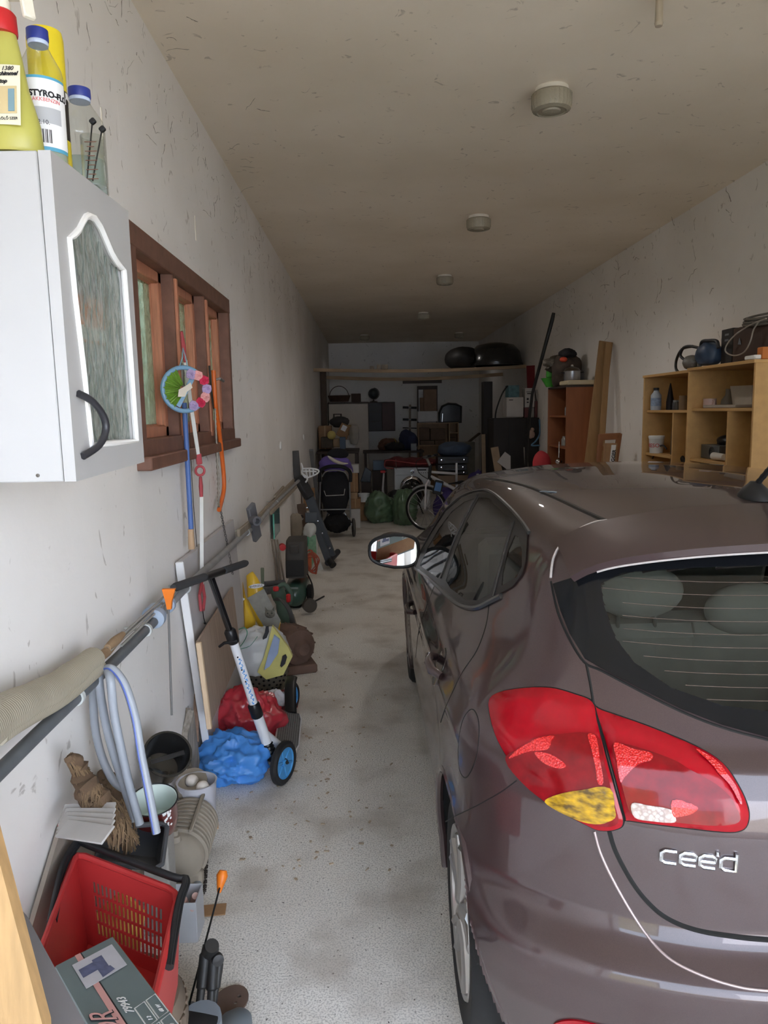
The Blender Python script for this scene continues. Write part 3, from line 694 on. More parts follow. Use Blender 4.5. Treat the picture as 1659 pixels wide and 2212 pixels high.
for k in range(11):
    y0 = 1243 + k * 27.5; y1 = y0 + 16 + k * 1.0; pl = [(x, y0 + (y1 - y0) * (x - 1290) / 370 + 6 * math.sin((x - 1290) / 370 * 3.1)) for x in range(1300, 2300, 45)]; pl = [q for q in pl if inpoly(q[0], q[1], REARIN)]
    if len(pl) > 1: obj('demister_wire', seam(pl, .0008, off=.0042, sm=2, n=4, span=True), mat('wire_brown', (96, 82, 74), .5, var=0), rw)
obj('window_seal', seam([(1190, 1256), (1205, 1322), (1228, 1376), (1262, 1430), (1300, 1449), (1380, 1491), (1470, 1536), (1560, 1571), (1659, 1598), (1850, 1644), (2080, 1670), (2300, 1690)], .0035, span=True), GAP, rw)
# side windows
pair('side_window_surround', ring_patch(SIDEWIN, [SW1, SW2, SW3], 7, .004, .004), TRIM, car, 30)
for nm, q in (('front_side_glass', SW1), ('rear_side_glass', SW2), ('quarter_glass', SW3)): pair(nm, patch(q, 9, .003, .003), CGLASS, car, 30)
pair('belt_moulding', seam([(898, 1228), (920, 1243), (950, 1270), (985, 1302), (1010, 1313), (1035, 1313), (1060, 1301), (1085, 1288)], .0085, off=.003), mat('satin_chrome', (120, 120, 122), .25, metal=.9, var=.05), car)
pair('window_frame_moulding', seam([(898, 1226), (912, 1188), (935, 1147), (965, 1101), (1000, 1071), (1035, 1060), (1062, 1064), (1100, 1096), (1130, 1130), (1144, 1152)], .006, off=.002), TRIM, car)
pair('pillar_line', seam([(1034, 1070), (1005, 1125), (978, 1185), (955, 1250)], .0045, off=.004), mat('pillar_gloss', (60, 58, 58), .2, var=0), car)
pair('pillar_line', seam([(1112, 1128), (1098, 1175), (1082, 1235), (1068, 1290)], .0045, off=.004), mat('pillar_gloss', (60, 58, 58), .2, var=0), car)
# panel gaps
pair('door_gap', seam([(1057, 1300), (1050, 1350), (1030, 1405), (1000, 1450), (980, 1490), (962, 1530), (952, 1560)], .0028), GAP, car)
pair('door_gap', seam([(940, 1262), (925, 1300), (905, 1360), (898, 1420)], .0028), GAP, car)
obj('fuel_flap', seam(smooth_poly([(1020, 1532), (1034, 1560), (1032, 1620), (1020, 1660), (1005, 1680), (992, 1660), (990, 1610), (1000, 1555)], 3), .0022, True, sm=2, mirror=False), GAP, car)
pair('hatch_gap', seam([(1266, 1432), (1274, 1470), (1282, 1520)], .0035), GAP, car)
obj('hatch_gap', seam([(1316, 1795), (1330, 1840), (1365, 1905), (1400, 1950), (1440, 1983), (1500, 2008), (1580, 2022), (1659, 2030), (1850, 2040), (2080, 2046), (2300, 2050)], .0055, span=True), GAP, car)
pair('bumper_gap', seam([(962, 1775), (985, 1762), (1030, 1740), (1080, 1712), (1116, 1686)], .002), GAP, car)
pair('roof_ditch', seam([(1312, 1128), (1260, 1104), (1200, 1076), (1140, 1052), (1085, 1038), (1050, 1034)], .010, off=-.004), mat('roof_ditch_rubber', (40, 36, 36), .5, var=0), car)
obj('body_crease', seam([(1284, 1796), (1300, 1850), (1340, 1930), (1390, 2010), (1440, 2066), (1500, 2100), (1580, 2128), (1659, 2140), (1850, 2150), (2080, 2156), (2300, 2160)], .0032, off=.0002, n=10, span=True), mat('crease_highlight_paint', (176, 158, 158), .3, metal=.6, var=0), car)  # lighter tone stands in for the highlight along the bumper crease
# tail lamps
LR = mat('red_lens', (156, 10, 26), .12, var=.12, scale=22, coat=.2, spec=.3); LRD = mat('dark_red_lens', (124, 8, 18), .12, var=.25, scale=30, coat=.2, spec=.3)
def prism_mat(name, c, c2, sc):
    m = mat(name, c, .12, var=.0, coat=1); N, L = m.node_tree.nodes, m.node_tree.links; b = N['Principled BSDF']
    v = N.new('ShaderNodeTexVoronoi'); v.inputs['Scale'].default_value = sc; tc = N.new('ShaderNodeTexCoord'); L.new(tc.outputs['Object'], v.inputs['Vector'])
    r = N.new('ShaderNodeValToRGB'); L.new(v.outputs['Distance'], r.inputs[0]); r.color_ramp.elements[0].color = S(*c); r.color_ramp.elements[1].color = S(*c2); r.color_ramp.elements[1].position = .6; L.new(r.outputs[0], b.inputs['Base Color'])
    bp = N.new('ShaderNodeBump'); bp.inputs['Strength'].default_value = .6; bp.inputs['Distance'].default_value = .004; L.new(v.outputs['Distance'], bp.inputs['Height']); L.new(bp.outputs[0], b.inputs['Normal']); return m
LRB = prism_mat('bright_red_prism', (255, 40, 38), (190, 8, 14), 260); LAM = mat('amber_prism', (204, 158, 8), .12, col2=(88, 64, 4), scale=38, stretch=(1, 1, 2.2), bump=.5, bscale=45, coat=.4, detail=2); LCL = prism_mat('clear_prism', (236, 226, 220), (170, 150, 146), 120)
tl = pair('tail_lamp', patch(LAMPO, 11, .004, .006, bulge=.010), LR, car, 50)
def lens(nm, poly, m, par, st=9, off=.0165, lab=None): return pair(nm, patch(smooth_poly(poly, 4), st, off, .003), m, par, 50)
lens('lower_lens', [(1100, 1642), (1120, 1622), (1160, 1602), (1215, 1592), (1290, 1592), (1310, 1660), (1330, 1735), (1336, 1772), (1300, 1778), (1240, 1758), (1185, 1728), (1140, 1692)], LRD, tl)
lens('reflector_strip', [(1108, 1638), (1128, 1618), (1160, 1603), (1200, 1596), (1196, 1606), (1188, 1620), (1150, 1624), (1122, 1634)], LRB, tl, 7, .0190)
lens('reflector_strip', [(1162, 1626), (1190, 1628), (1216, 1642), (1228, 1656), (1210, 1660), (1180, 1648)], LRB, tl, 7, .0190)
lens('reflector_strip', [(1272, 1596), (1288, 1596), (1298, 1640), (1306, 1690), (1294, 1690), (1288, 1650)], LRB, tl, 7, .0190)
lens('amber_lens', [(1184, 1728), (1210, 1712), (1260, 1702), (1320, 1702), (1330, 1740), (1330, 1762), (1300, 1772), (1265, 1768), (1225, 1752)], LAM, tl, 8, .0190)
ti = pair('hatch_lamp', patch(LAMPI, 11, .004, .006, bulge=.010), LR, car, 50)
lens('inner_lens', [(1326, 1612), (1400, 1628), (1480, 1660), (1550, 1700), (1585, 1740), (1590, 1770), (1540, 1778), (1450, 1770), (1372, 1758), (1352, 1720), (1336, 1660)], LRD, ti)
lens('reflector_strip', [(1328, 1612), (1370, 1626), (1405, 1634), (1406, 1648), (1375, 1655), (1350, 1680), (1342, 1690), (1334, 1650)], LRB, ti, 7, .0190)
lens('reflector_strip', [(1450, 1726), (1490, 1732), (1504, 1740), (1490, 1752), (1466, 1758), (1452, 1756)], LRB, ti, 7, .0190)
lens('reflector_strip', [(1500, 1625), (1545, 1652), (1580, 1692), (1596, 1730), (1590, 1730), (1570, 1695), (1538, 1662)], LRB, ti, 7, .0190)
lens('reversing_lens', [(1366, 1730), (1400, 1734), (1445, 1742), (1454, 1752), (1455, 1770), (1410, 1768), (1372, 1760)], LCL, ti, 8, .0190)
pair('lamp_seal', seam(LAMPO, .004, True, sm=1), GAP, tl); pair('lamp_seal', seam(LAMPI, .004, True, sm=1), GAP, ti)
pair('bumper_reflector', patch(smooth_poly([(1195, 2212), (1215, 2203), (1245, 2202), (1290, 2212), (1340, 2228), (1330, 2250), (1250, 2240), (1205, 2225)], 4), 8, .004, .005), LR, car)
# spoiler over the rear window
def spoil(u, v):
    x = XC + (u * 2 - 1) * .60; t = abs(x - XC)
    y0 = 1.90 + .0; y1 = 1.655 + .10 * (t / .6) ** 2.6; y = y0 + (y1 - y0) * v
    h = BODY.ray_cast(V((x, y0, 2)), V((0, 0, -1))); z0 = h[0].z if h[0] else 1.4
    return V((x, y, z0 + .004 - .045 * v - .012 * v ** 4 - .02 * (t / .6) ** 4))
sp_ = obj('spoiler', MB().grid(spoil, 44, 12, th=.022), PAINT, car, smooth=50)
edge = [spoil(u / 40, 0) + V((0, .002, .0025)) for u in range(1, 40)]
obj('roof_seam', MB().tube(edge, .0035, 6), mat('edge_highlight_paint', (196, 188, 188), .3, metal=.2, var=0), car)  # pale tone imitates light caught on the roof seam, spoiler and hatch edges
EDG = mat('edge_highlight_paint', (196, 188, 188), .3, metal=.2, var=0)
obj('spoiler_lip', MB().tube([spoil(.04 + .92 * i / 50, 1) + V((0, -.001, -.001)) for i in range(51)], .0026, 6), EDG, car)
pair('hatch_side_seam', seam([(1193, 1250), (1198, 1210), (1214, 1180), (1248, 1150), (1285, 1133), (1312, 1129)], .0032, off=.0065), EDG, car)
# badge, letter by letter
c0 = hit(1428, 1842)[0]; c1 = hit(1590, 1862)[0]; nn = hit(1520, 1850)[1]
Mx = frame(c0 + nn * .002, c1 - c0, V((0, 0, 1)))
bl = (c1 - c0).length
def letter(kind, x0, w, h):
    P = {'c': [(w, h), (w * .25, h), (0, h * .8), (0, h * .2), (w * .25, 0), (w, 0)], 'e': [(0, h * .5), (w, h * .5), (w, h * .82), (w * .8, h), (w * .25, h), (0, h * .8), (0, h * .2), (w * .25, 0), (w, 0)],
         'd': [(w, h * 1.45), (w, 0), (w * .25, 0), (0, h * .2), (0, h * .8), (w * .25, h), (w, h)], "'": [(0, h * 1.45), (0, h * 1.1)]}[kind]
    return MB().tube([Mx @ V((x0 + a, b - .018, .002)) for a, b in P], .0042, 6)
bw_ = bl / 4.55
for k, (ch, xx) in enumerate((('c', 0), ('e', 1.18), ('e', 2.36), ("'", 3.40), ('d', 3.62))): obj('badge_letter', letter(ch, xx * bw_, bw_ * .92, .026), CHROME, car)
# door handles, mirror, aerial, antenna
for (x, y, yy) in ((895, 1312, 3.3), (950, 1440, 2.1)):
    p, n = hit(x, y)
    h = MB(); a = V((0, 1, .02)); h.tube([p - a * .085 + n * .004, p - a * .06 + n * .03, p + n * .036, p + a * .06 + n * .03, p + a * .085 + n * .004], [.012, .015, .015, .015, .012], 10); hd = obj('door_handle', h, PAINT, car)
    obj('handle_recess', MB().lathe([(.062, -.004), (.06, .002), (.04, .0015), (0, .0015)], p, n, 24), mat('recess', (52, 42, 42), .2, var=0, coat=1), hd)
q = PY(851, 1190, 3.62)
mh = MB().ball((0, 0, 0), (.128, .085, .088), 24, 14)
for i, v in enumerate(mh.v): mh.v[i] = V((v.x * (1 - .12 * (v.z < 0) - .10 * (v.x < -.03)), max(v.y, -.034), v.z))
mh.xf(Matrix.Translation(q + V((0, .035, 0))) @ Matrix.Rotation(math.radians(-8), 4, 'Z'))
mr = obj('wing_mirror', mh, PAINT, car, 50)
def rsq(sx, sz, n=28, k=3.2): return [(math.copysign(abs(math.cos(t)) ** (2 / k), math.cos(t)) * sx * (1 if math.cos(t) > 0 or True else 1), math.copysign(abs(math.sin(t)) ** (2 / k), math.sin(t)) * sz) for t in [2 * math.pi * i / n for i in range(n)]]
Mm = Matrix.Translation(q + V((0, -.001, 0))) @ Matrix.Rotation(math.radians(-8), 4, 'Z')
tap = lambda a, b: V((a, 0, b * (1 - .22 * max(0, -a) / .115)))
rim_ = MB().tube([Mm @ tap(a, b) for a, b in rsq(.120, .080)], .010, 8, True); obj('mirror_rim', rim_, BLACK, mr)
gl = MB(); pts_ = [Mm @ (tap(a, b) + V((0, -.006, 0))) for a, b in rsq(.115, .076)]; gl.add(pts_, [tuple(range(len(pts_)))]); obj('mirror_glass', gl, mat('mirror_silver', (228, 228, 228), .01, metal=1, var=0), mr)
obj('mirror_arm', MB().tube([q + V((.09, .05, -.035)), q + V((.15, .06, -.045)), q + V((.215, .06, -.05))], [.04, .034, .04], 12, flat=.7), BLACK, car)
p = hit(1630, 1075)[0]
an = MB(); an.lathe([(.042, 0), (.040, .012), (.030, .03), (.018, .042), (.012, .05), (0, .05)], p - V((0, 0, .004)), (0, 0, 1), 20, sy=1.5); obj('aerial_base', an, BLACK, car)
ae = MB(); a0 = p + V((0, -.01, .04)); a1 = p + V((.03, -.20, .22)); 
pts_ = [a0.lerp(a1, i / 24) for i in range(25)]; ae.tube(pts_, [.0085 if i % 2 else .0072 for i in range(25)], 8); obj('aerial', ae, BLACK, car)
# cabin: dark interior with seats
INT = mat('cabin_grey', (138, 134, 130), .9, var=.1)
it = MB(); it.box((XC, 2.9, .55), (1.5, 2.6, .1), None, .02); it.box((XC, 1.75, .78), (1.2, .4, .04), None, .01); it.box((XC, 4.1, .85), (1.35, .25, .3), None, .05); obj('cabin_floor', it, mat('cabin_dark', (84, 84, 84), .9), car)
HX = PY(1378, 1278, 2.12)
for x in (HX.x, XC + .02, 2 * XC - HX.x):
    s = MB(); s.box((x, 2.22, .82), (.40, .14, .52), rotm('X', 12), .05); obj('seat_back', s, INT, car)
    hr = MB(); hr.ball((0, 0, 0), (.135, .05, .080), 18, 12); hr.xf(Matrix.Translation((x, 2.12, HX.z - (.06 if x == XC + .02 else 0)))); hd = obj('headrest', hr, INT, car)
    st_ = MB()
    for dx in (-.055, .055): st_.cyl((x + dx, 2.12, HX.z - .05), (x + dx, 2.14, HX.z - .22), .006, n=8)
    obj('headrest_post', st_, STEEL, hd)
for x in (XC - .38, XC + .38):
    s = MB(); s.box((x, 3.22, .86), (.48, .14, .58), rotm('X', 14), .05); s.box((x, 3.5, .62), (.48, .5, .14), None, .04); obj('front_seat', s, INT, car)
    hr = MB(); hr.ball((x, 3.1, 1.27), (.13, .05, .09), 18, 12); obj('headrest', hr, INT, car)
# ================================================================ wall cabinet, near left
CABW = mat('cabinet_white', (180, 179, 178), .45, var=.03, scale=3)
c0, cf, ct = PX(165, 1040, -.5), PX(312, 998, -.5), PX(118, 327, -.5)
M = frame(c0, cf - c0, ct - c0); Wd, Hd = (cf - c0).length, (ct - c0).length      # x along the door, y up, z into the room
Hd = .535
L3 = lambda a, b, c: M @ V((a, b, c))
cab = thing('wall_cabinet', 'white wall cabinet with an arched rippled glass door, left of the window', 'cabinet', L3(Wd / 2, 0, -.17))
def lbox(mb, a, b, c, da, db, dc, bev=.002): return mb.box(L3(a + da / 2, b + db / 2, c + dc / 2), (da, db, dc), M.to_3x3(), bev)
D = .318; t_ = .016
obj('side_panel', lbox(MB(), 0, 0, -.022 - D, t_, Hd, D), CABW, cab); obj('side_panel', lbox(MB(), Wd - t_, 0, -.022 - D, t_, Hd, D), CABW, cab)
obj('top_panel', lbox(MB(), t_, Hd - t_, -.022 - D, Wd - 2 * t_, t_, D), CABW, cab); obj('bottom_panel', lbox(MB(), t_, 0, -.022 - D, Wd - 2 * t_, t_, D), CABW, cab)
obj('back_panel', lbox(MB(), t_, t_, -.022 - D, Wd - 2 * t_, Hd - 2 * t_, .005), CABW, cab); obj('inner_shelf', lbox(MB(), t_, .235, -.022 - D, Wd - 2 * t_, .014, D - .02), CABW, cab)
hole = [(148, 515), (158, 509), (168, 498), (176, 482), (183, 470), (191, 466), (203, 471), (216, 490), (228, 518), (240, 546), (252, 566), (262, 578), (267, 584), (281, 770), (294, 952), (246, 957), (196, 962), (178, 790), (160, 640)]
hole2 = loc2(M, [PX(x, y, -.5) for x, y in hole]); hole2 = [(min(max(a, .03), Wd - .035), min(max(b, .05), Hd - .04)) for a, b in hole2]
door = obj('door', ringplate(M, [(0, 0), (Wd, 0), (Wd, Hd), (0, Hd)], [hole2], .02), CABW, cab, 30)
hl = [M @ V((a, b, .0)) for a, b in hole2]
obj('glass_bead', MB().tube(hl, .0065, 8, True), mat('bead_white', (244, 243, 240), .35, var=0), door)
def inset(P, d):
    cx = sum(p[0] for p in P) / len(P); cy = sum(p[1] for p in P) / len(P); return [(cx + (a - cx) * (1 + d), cy + (b - cy) * (1 + d)) for a, b in P]
gm = MB(); gp_ = inset(hole2, .02); gm.prism([M @ V((a, b, -.012)) for a, b in gp_], M.to_3x3() @ V((0, 0, -.004)))
def milky(name, tint, f):
    m = glassy(name, tint, .06); N, L = m.node_tree.nodes, m.node_tree.links; o = N['Material Output']; prev = o.inputs[0].links[0].from_socket
    d = N.new('ShaderNodeBsdfDiffuse'); d.inputs[0].default_value = S(236, 240, 232); tl = N.new('ShaderNodeBsdfTranslucent'); tl.inputs[0].default_value = S(188, 196, 188); a = N.new('ShaderNodeMixShader'); a.inputs[0].default_value = .5; L.new(d.outputs[0], a.inputs[1]); L.new(tl.outputs[0], a.inputs[2])
    g = N.new('ShaderNodeTexCoord'); mp = N.new('ShaderNodeMapping'); mp.inputs['Scale'].default_value = (26, 26, 7); L.new(g.outputs['Object'], mp.inputs[0]); n = N.new('ShaderNodeTexNoise'); n.inputs['Scale'].default_value = 1.6; n.inputs['Distortion'].default_value = 2.5; L.new(mp.outputs[0], n.inputs['Vector'])
    r = N.new('ShaderNodeMapRange'); r.inputs[1].default_value = .4; r.inputs[2].default_value = .62; r.inputs[3].default_value = f - .2; r.inputs[4].default_value = f + .12; L.new(n.outputs['Fac'], r.inputs[0])
    mx = N.new('ShaderNodeMixShader'); L.new(r.outputs[0], mx.inputs[0]); L.new(prev, mx.inputs[1]); L.new(a.outputs[0], mx.inputs[2]); L.new(mx.outputs[0], o.inputs[0]); return m
obj('glass_pane', gm, milky('rippled_glass', (244, 248, 244), .40), door, 0)
rp = MB(); x0, x1 = min(a for a, b in hole2), max(a for a, b in hole2); Rr = random.Random(5)
for k in range(9):
    xx = x0 + (x1 - x0) * (k + .5) / 9; ph_ = Rr.random() * 6; pts = []
    for j in range(46):
        b = .03 + (Hd - .05) * j / 45; a = xx + .006 * math.sin(b * 42 + ph_) + .004 * math.sin(b * 91 + ph_ * 2)
        if inpoly(a, b, hole2): pts.append(M @ V((a, b, -.0105)))
    if len(pts) > 3: rp.tube(pts, [.0004 + .0011 * abs(math.sin(i * .55 + ph_)) for i in range(len(pts))], 5)
o_ = obj('glass_ripple', rp, mat('ripple_glass_grey', (112, 120, 114), .15, var=.1, coat=1), door); o_['kind'] = 'stuff'
hp = [PX(x, y, -.5) for x, y in ((164, 850), (178, 868), (192, 900), (196, 930), (190, 962), (174, 986))]
hz = [(.004), (.018), (.026), (.027), (.02), (.004)]
obj('door_handle', MB().tube(crom([p + V((h, -.0, 0)) for p, h in zip(hp, hz)], 5), .0065, 10), mat('dark_handle', (44, 44, 48), .35, var=0), door)
for (x, y) in ((23, 333), (82, 1027)):
    p = PY(x, y, c0.y if y > 600 else ct.y); p = V((p.x, p.y + .0, p.z)); obj('screw', MB().lathe([(.0032, -.002), (.0032, .0012), (0, .0018)], p, (0, -1, 0), 12), mat('screw_head', (110, 104, 98), .4, metal=.8), cab)
# orange tubes behind the glass
for i, x in enumerate((168, 188, 204, 218, 232, 245)):
    p = M @ V((.075 + i * .046, .25, -.046 - .006 * (i % 2))); t = thing('glue_bottle', 'orange bottle with a dark cap behind the cabinet glass, %s of six' % ('first', 'second', 'third', 'fourth', 'fifth', 'sixth')[i], 'bottle', p, 'orange bottles inside the white cabinet')
    up = M.to_3x3() @ V((0, 1, 0))
    obj('bottle_body', MB().lathe([(0, 0), (.016, 0), (.017, .02), (.017, .06), (.012, .085), (.008, .09)], p, up, 14), ORANGE, t)
    obj('bottle_label', MB().lathe([(.0175, .004), (.0175, .028)], p, up, 14, caps=False), WHITEP, t); obj('bottle_cap', MB().lathe([(.010, .088), (.010, .12), (.004, .135), (0, .135)], p, up, 12), mat('navy_cap', (44, 48, 92), .5), t)
# ---------------------------------------------------------------- bottles on top of the cabinet
ZT = ct.z + .002
def on_cab(x, Y): p = PY(x, 300, Y); return V((p.x, Y, ZT))
def pet(name, lab, px, Y, ytop, r, liquid, water=None):
    b = on_cab(px, Y); h = PY(px, ytop, Y).z - ZT; t = thing(name, lab, 'bottle', b)
    obj('bottle_body', MB().lathe([(0, 0.002), (r * .8, 0), (r, .012), (r, h * .14), (r * .985, h * .15), (r, h * .16), (r, h * .62), (r * .97, h * .65), (r * .99, h * .67), (r * .93, h * .72), (r * .6, h * .82), (r * .42, h * .88), (r * .40, h * .92)], b, (0, 0, 1), 28), glassy('clear_pet', (244, 246, 244), .04), t)
    if liquid: obj('liquid', MB().lathe([(0, .004), (r * .95, .006), (r * .95, h * liquid), (0, h * liquid)], b, (0, 0, 1), 24), mat('cloudy_liquid', water or (200, 204, 198), .15, var=.03, alpha=.55), t)
    obj('cap_ring', MB().lathe([(r * .45, h * .885), (r * .47, h * .90), (r * .45, h * .915)], b, (0, 0, 1), 20), mat('cap_ring_pale', (186, 200, 226), .4, var=0), t)
    cp = MB(); k = 30; pr = [(r * .47, h * .915), (r * .49, h * .93), (r * .48, h * .995), (r * .40, h), (0, h)]; cp.lathe(pr, b, (0, 0, 1), k); obj('bottle_cap', cp, mat('blue_cap', (44, 58, 140), .4, var=.05), t); return t, b, h
def wrapM(b, r, z0, ang): return lambda p: V((b.x + math.sin(ang + p.x / r) * (r + p.z), b.y - math.cos(ang + p.x / r) * (r + p.z), b.z + z0 + p.y))
def curved(b, r, a0, a1, z0, z1, off=.0006): return MB().grid(lambda u, v: (b.x + math.sin(a0 + (a1 - a0) * u) * (r + off), b.y - math.cos(a0 + (a1 - a0) * u) * (r + off), b.z + z0 + (z1 - z0) * v), 14, 1)
t, b, h = pet('solvent_bottle', 'clear plastic bottle with a blue cap and the white STYRO-FLO label', 97, 1.40, 64, .037, .34, (190, 206, 206))
LBL = mat('label_white', (232, 232, 232), .5, var=0)
obj('label_border', curved(b, .037, -.36, 1.6, .022, h * .62), mat('label_cyan', (84, 160, 190), .5, var=0), t); lb = obj('label', curved(b, .0374, -.24, 1.6, .028, h * .60), LBL, t)
INKB = mat('ink_black', (28, 28, 32), .6, var=0); INKR = mat('ink_red', (206, 92, 92), .6, var=0); INKG = mat('ink_grey', (176, 178, 182), .6, var=0)
f0 = .0382
obj('lettering', MB().text('STYRO-FLO', wrapM(b, f0, h * .475, -.17), .0135, .0003, bold=.0006), INKB, lb); obj('lettering', MB().text('LAKKBENZIN', wrapM(b, f0, h * .44, -.15), .0085, .0003), INKR, lb)
obj('grey_block', curved(b, .0378, -.14, 1.2, .066, h * .40), INKG, lb); obj('lettering', MB().text('02.10.', wrapM(b, f0, .064, .0), .010, .0003), INKB, lb)
bc = MB()
for k in range(16): a = -.14 + k * .055; bc.grid(lambda u, v: (b.x + math.sin(a + u * (.012 + .016 * (k % 3))) * f0, b.y - math.cos(a + u * (.012 + .016 * (k % 3))) * f0, b.z + .034 + v * .022), 1, 1)
o_ = obj('barcode', bc, INKB, lb); o_['kind'] = 'stuff'
pet('water_bottle', 'clear plastic bottle with a blue cap and no label, furthest right on the white cabinet', 178, 1.60, 192, .044, .36)
# yellow spray bottle
b = on_cab(18, 1.325); t = thing('mould_spray_bottle', 'yellow trigger spray bottle with a red collar, at the left end of the cabinet top', 'bottle', b)
zt = PY(18, 70, 1.325).z - ZT
sb = MB().lathe([(0, 0), (.053, 0), (.057, .006), (.0535, .046), (.0465, .075), (.0395, .10), (.032, .150), (.0255, zt - .005), (.0235, zt)], b, (0, 0, 1), 32, sy=.6); obj('bottle_body', sb, mat('yellow_green_bottle', (184, 174, 82), .35, var=.06, col2=(168, 170, 88), scale=3), t)
obj('collar', MB().lathe([(.0265, zt - .004), (.0275, zt), (.0265, zt + .026), (.023, zt + .03)], b, (0, 0, 1), 24), REDP, t)
hd = MB(); hz_ = zt + .03; hd.lathe([(.020, hz_), (.019, hz_ + .016), (.016, hz_ + .02)], b, (0, 0, 1), 20); hd.box(b + V((.01, 0, hz_ + .04)), (.10, .032, .04), None, .012); hd.bar(b + V((.045, 0, hz_ + .03)), b + V((.052, -.006, hz_ - .012)), .02, .010)
obj('trigger_head', hd, mat('cream_plastic', (232, 226, 210), .4, var=.02), t)
lz = lambda z: b.y - (.0375 - .15 * (z - .036)); fm = lambda x, z: frame(V((b.x + x + .0145, lz(z) - .0014, b.z + z)), (1, 0, 0), (0, .15, 1))
lb = obj('label', MB().grid(lambda u, v: (b.x - .032 + .070 * u, lz(.036 + .096 * v), b.z + .036 + .096 * v - .008 * (u - .5) ** 2), 10, 8), mat('label_cream', (226, 220, 196), .5, var=.02), t)
obj('lettering', MB().text('Schimmel', fm(-.0148, .114), .0088, .0003, shear=.4, bold=.0003), INKB, lb); obj('lettering', MB().text('Stop', fm(-.0135, .102), .0088, .0003, shear=.4, bold=.0003), INKB, lb)
obj('lettering', MB().text('1380', fm(-.006, .122), .0095, .0003, shear=.3), INKB, lb); obj('lettering', MB().text('BAOLO SZER'.replace('BAOLO', 'BA\u00d6L\u0150'), fm(-.0150, .043), .0060, .0003), INKB, lb)
pc = MB().box(V((b.x + .0065, lz(.075) - .001, b.z + .075)), (.052, .0008, .044), rotm('X', -8.5), 0.0002); pic = obj('picture', pc, mat('print_cream', (206, 186, 140), .6, var=.1), lb)
pc = MB()
for (x, z, w_, h_) in ((-.010, .076, .010, .034), (.014, .074, .010, .036)): pc.box(V((b.x + .0105 + x, lz(z) - .0022, b.z + z)), (w_, .0006, h_), rotm('X', -8.5), .0001)
o_ = obj('printed_windows', pc, mat('print_blue', (120, 150, 160), .6, var=.1), pic); o_['kind'] = 'stuff'
# yellow and black can
b = on_cab(112, 1.505); zt = PY(112, 70, 1.505).z - ZT; t = thing('spray_can', 'yellow and black spray can standing behind the STYRO-FLO bottle', 'can', b); r = .033
obj('can_body', MB().lathe([(0, 0), (r, 0), (r, zt * .62)], b, (0, 0, 1), 28), mat('can_black', (38, 34, 32), .35, var=.1), t)
obj('can_cap', MB().lathe([(r * .98, zt * .62), (r * .98, zt * .95), (r * .9, zt), (0, zt)], b, (0, 0, 1), 28), mat('can_yellow', (228, 206, 40), .35, var=.04), t)
obj('can_stripe', MB().lathe([(r * 1.01, zt * .08), (r * 1.01, zt * .30)], b, (0, 0, 1), 28, caps=False), mat('can_yellow', (228, 206, 40), .35, var=.04), t)
ck = MB()
for k in range(18):
    for j in range(2):
        if (k + j) % 2: a = k * 2 * math.pi / 18; ck.grid(lambda u, v: (b.x + math.sin(a + u * .34) * r * 1.015, b.y - math.cos(a + u * .34) * r * 1.015, b.z + zt * (.53 + .04 * j) + v * zt * .04), 2, 1)
o_ = obj('checker_print', ck, LBL, t); o_['kind'] = 'stuff'
for k, s_ in enumerate('EPO'): obj('lettering', MB().text(s_, wrapM(b, r * 1.01, zt * (.50 - .07 * k), .35), .018, .0004, bold=.0006), mat('can_yellow', (228, 206, 40), .35, var=.04), t)
# measuring glass with cable ties
b = on_cab(164, 1.505); b.x += .03; h = PY(164, 296, 1.505).z - ZT; r = .0215
t = thing('measuring_glass', 'ribbed clear measuring glass holding black cable ties', 'glass', b)
obj('glass_wall', MB().lathe([(r, 0)] + [(r * (1 + .02 * (k % 2)), h * k / 24) for k in range(1, 24)] + [(r, h), (r * .93, h), (r * .93, .004), (0, .004)], b, (0, 0, 1), 26), glassy('clear_pet', (244, 246, 244), .04), t)
sc_ = MB()
for k in range(9): sc_.box(b + V((.004, -r * 1.04, h * (.1 + .09 * k))), (.014 if k % 2 else .022, .0006, .0016), None, .0001)
o_ = obj('scale_print', sc_, mat('ink_brown', (110, 74, 60), .6, var=0), t); o_['kind'] = 'stuff'
for i, (dx, dz, lean) in enumerate(((-.003, .028, .012), (.012, .014, .016))):
    q = thing('cable_tie', ('black cable tie standing taller in the measuring glass', 'black cable tie leaning right in the measuring glass')[i], 'cable tie', b + V((0, 0, .01))); a, c = b + V((dx - lean, 0, .012)), b + V((dx + lean * .5, 0, h + dz))
    obj('strap', MB().bar(a, c, .0045, .0015), BLACK, q); obj('tie_head', MB().bar(c - V((.004, 0, .004)), c + V((.005, 0, .003)), .009, .010), BLACK, q)
# ================================================================ things hanging at the window
X1 = WL + .085
wc = PX(398, 841, X1); nrm = V((.50, -.866, 0)); wx = V((nrm.y, -nrm.x, 0)) * -1; wz = V((0, 0, 1)); rw_ = .088
wr = thing('flower_wreath', 'round blue wreath with felt roses and a green bow hanging from the window handle', 'wreath', wc - V((0, 0, rw_)))
cp = lambda a, r, d=0: wc + (wx * math.cos(a) + wz * math.sin(a)) * r + nrm * d
obj('ring', MB().tube([cp(2 * math.pi * i / 40, rw_) for i in range(40)], .0095, 10, True), mat('satin_blue', (120, 160, 190), .3, var=.06, scale=60), wr)
obj('ribbon_loop', MB().tube([cp(1.75, rw_), wc + V((.0, 0, .13)), wc + V((.004, 0, .165)), wc + V((.012, 0, .13)), cp(1.35, rw_)], .007, 6, flat=.3), mat('satin_pale_blue', (150, 190, 206), .35, var=.05), wr)
gb = MB()
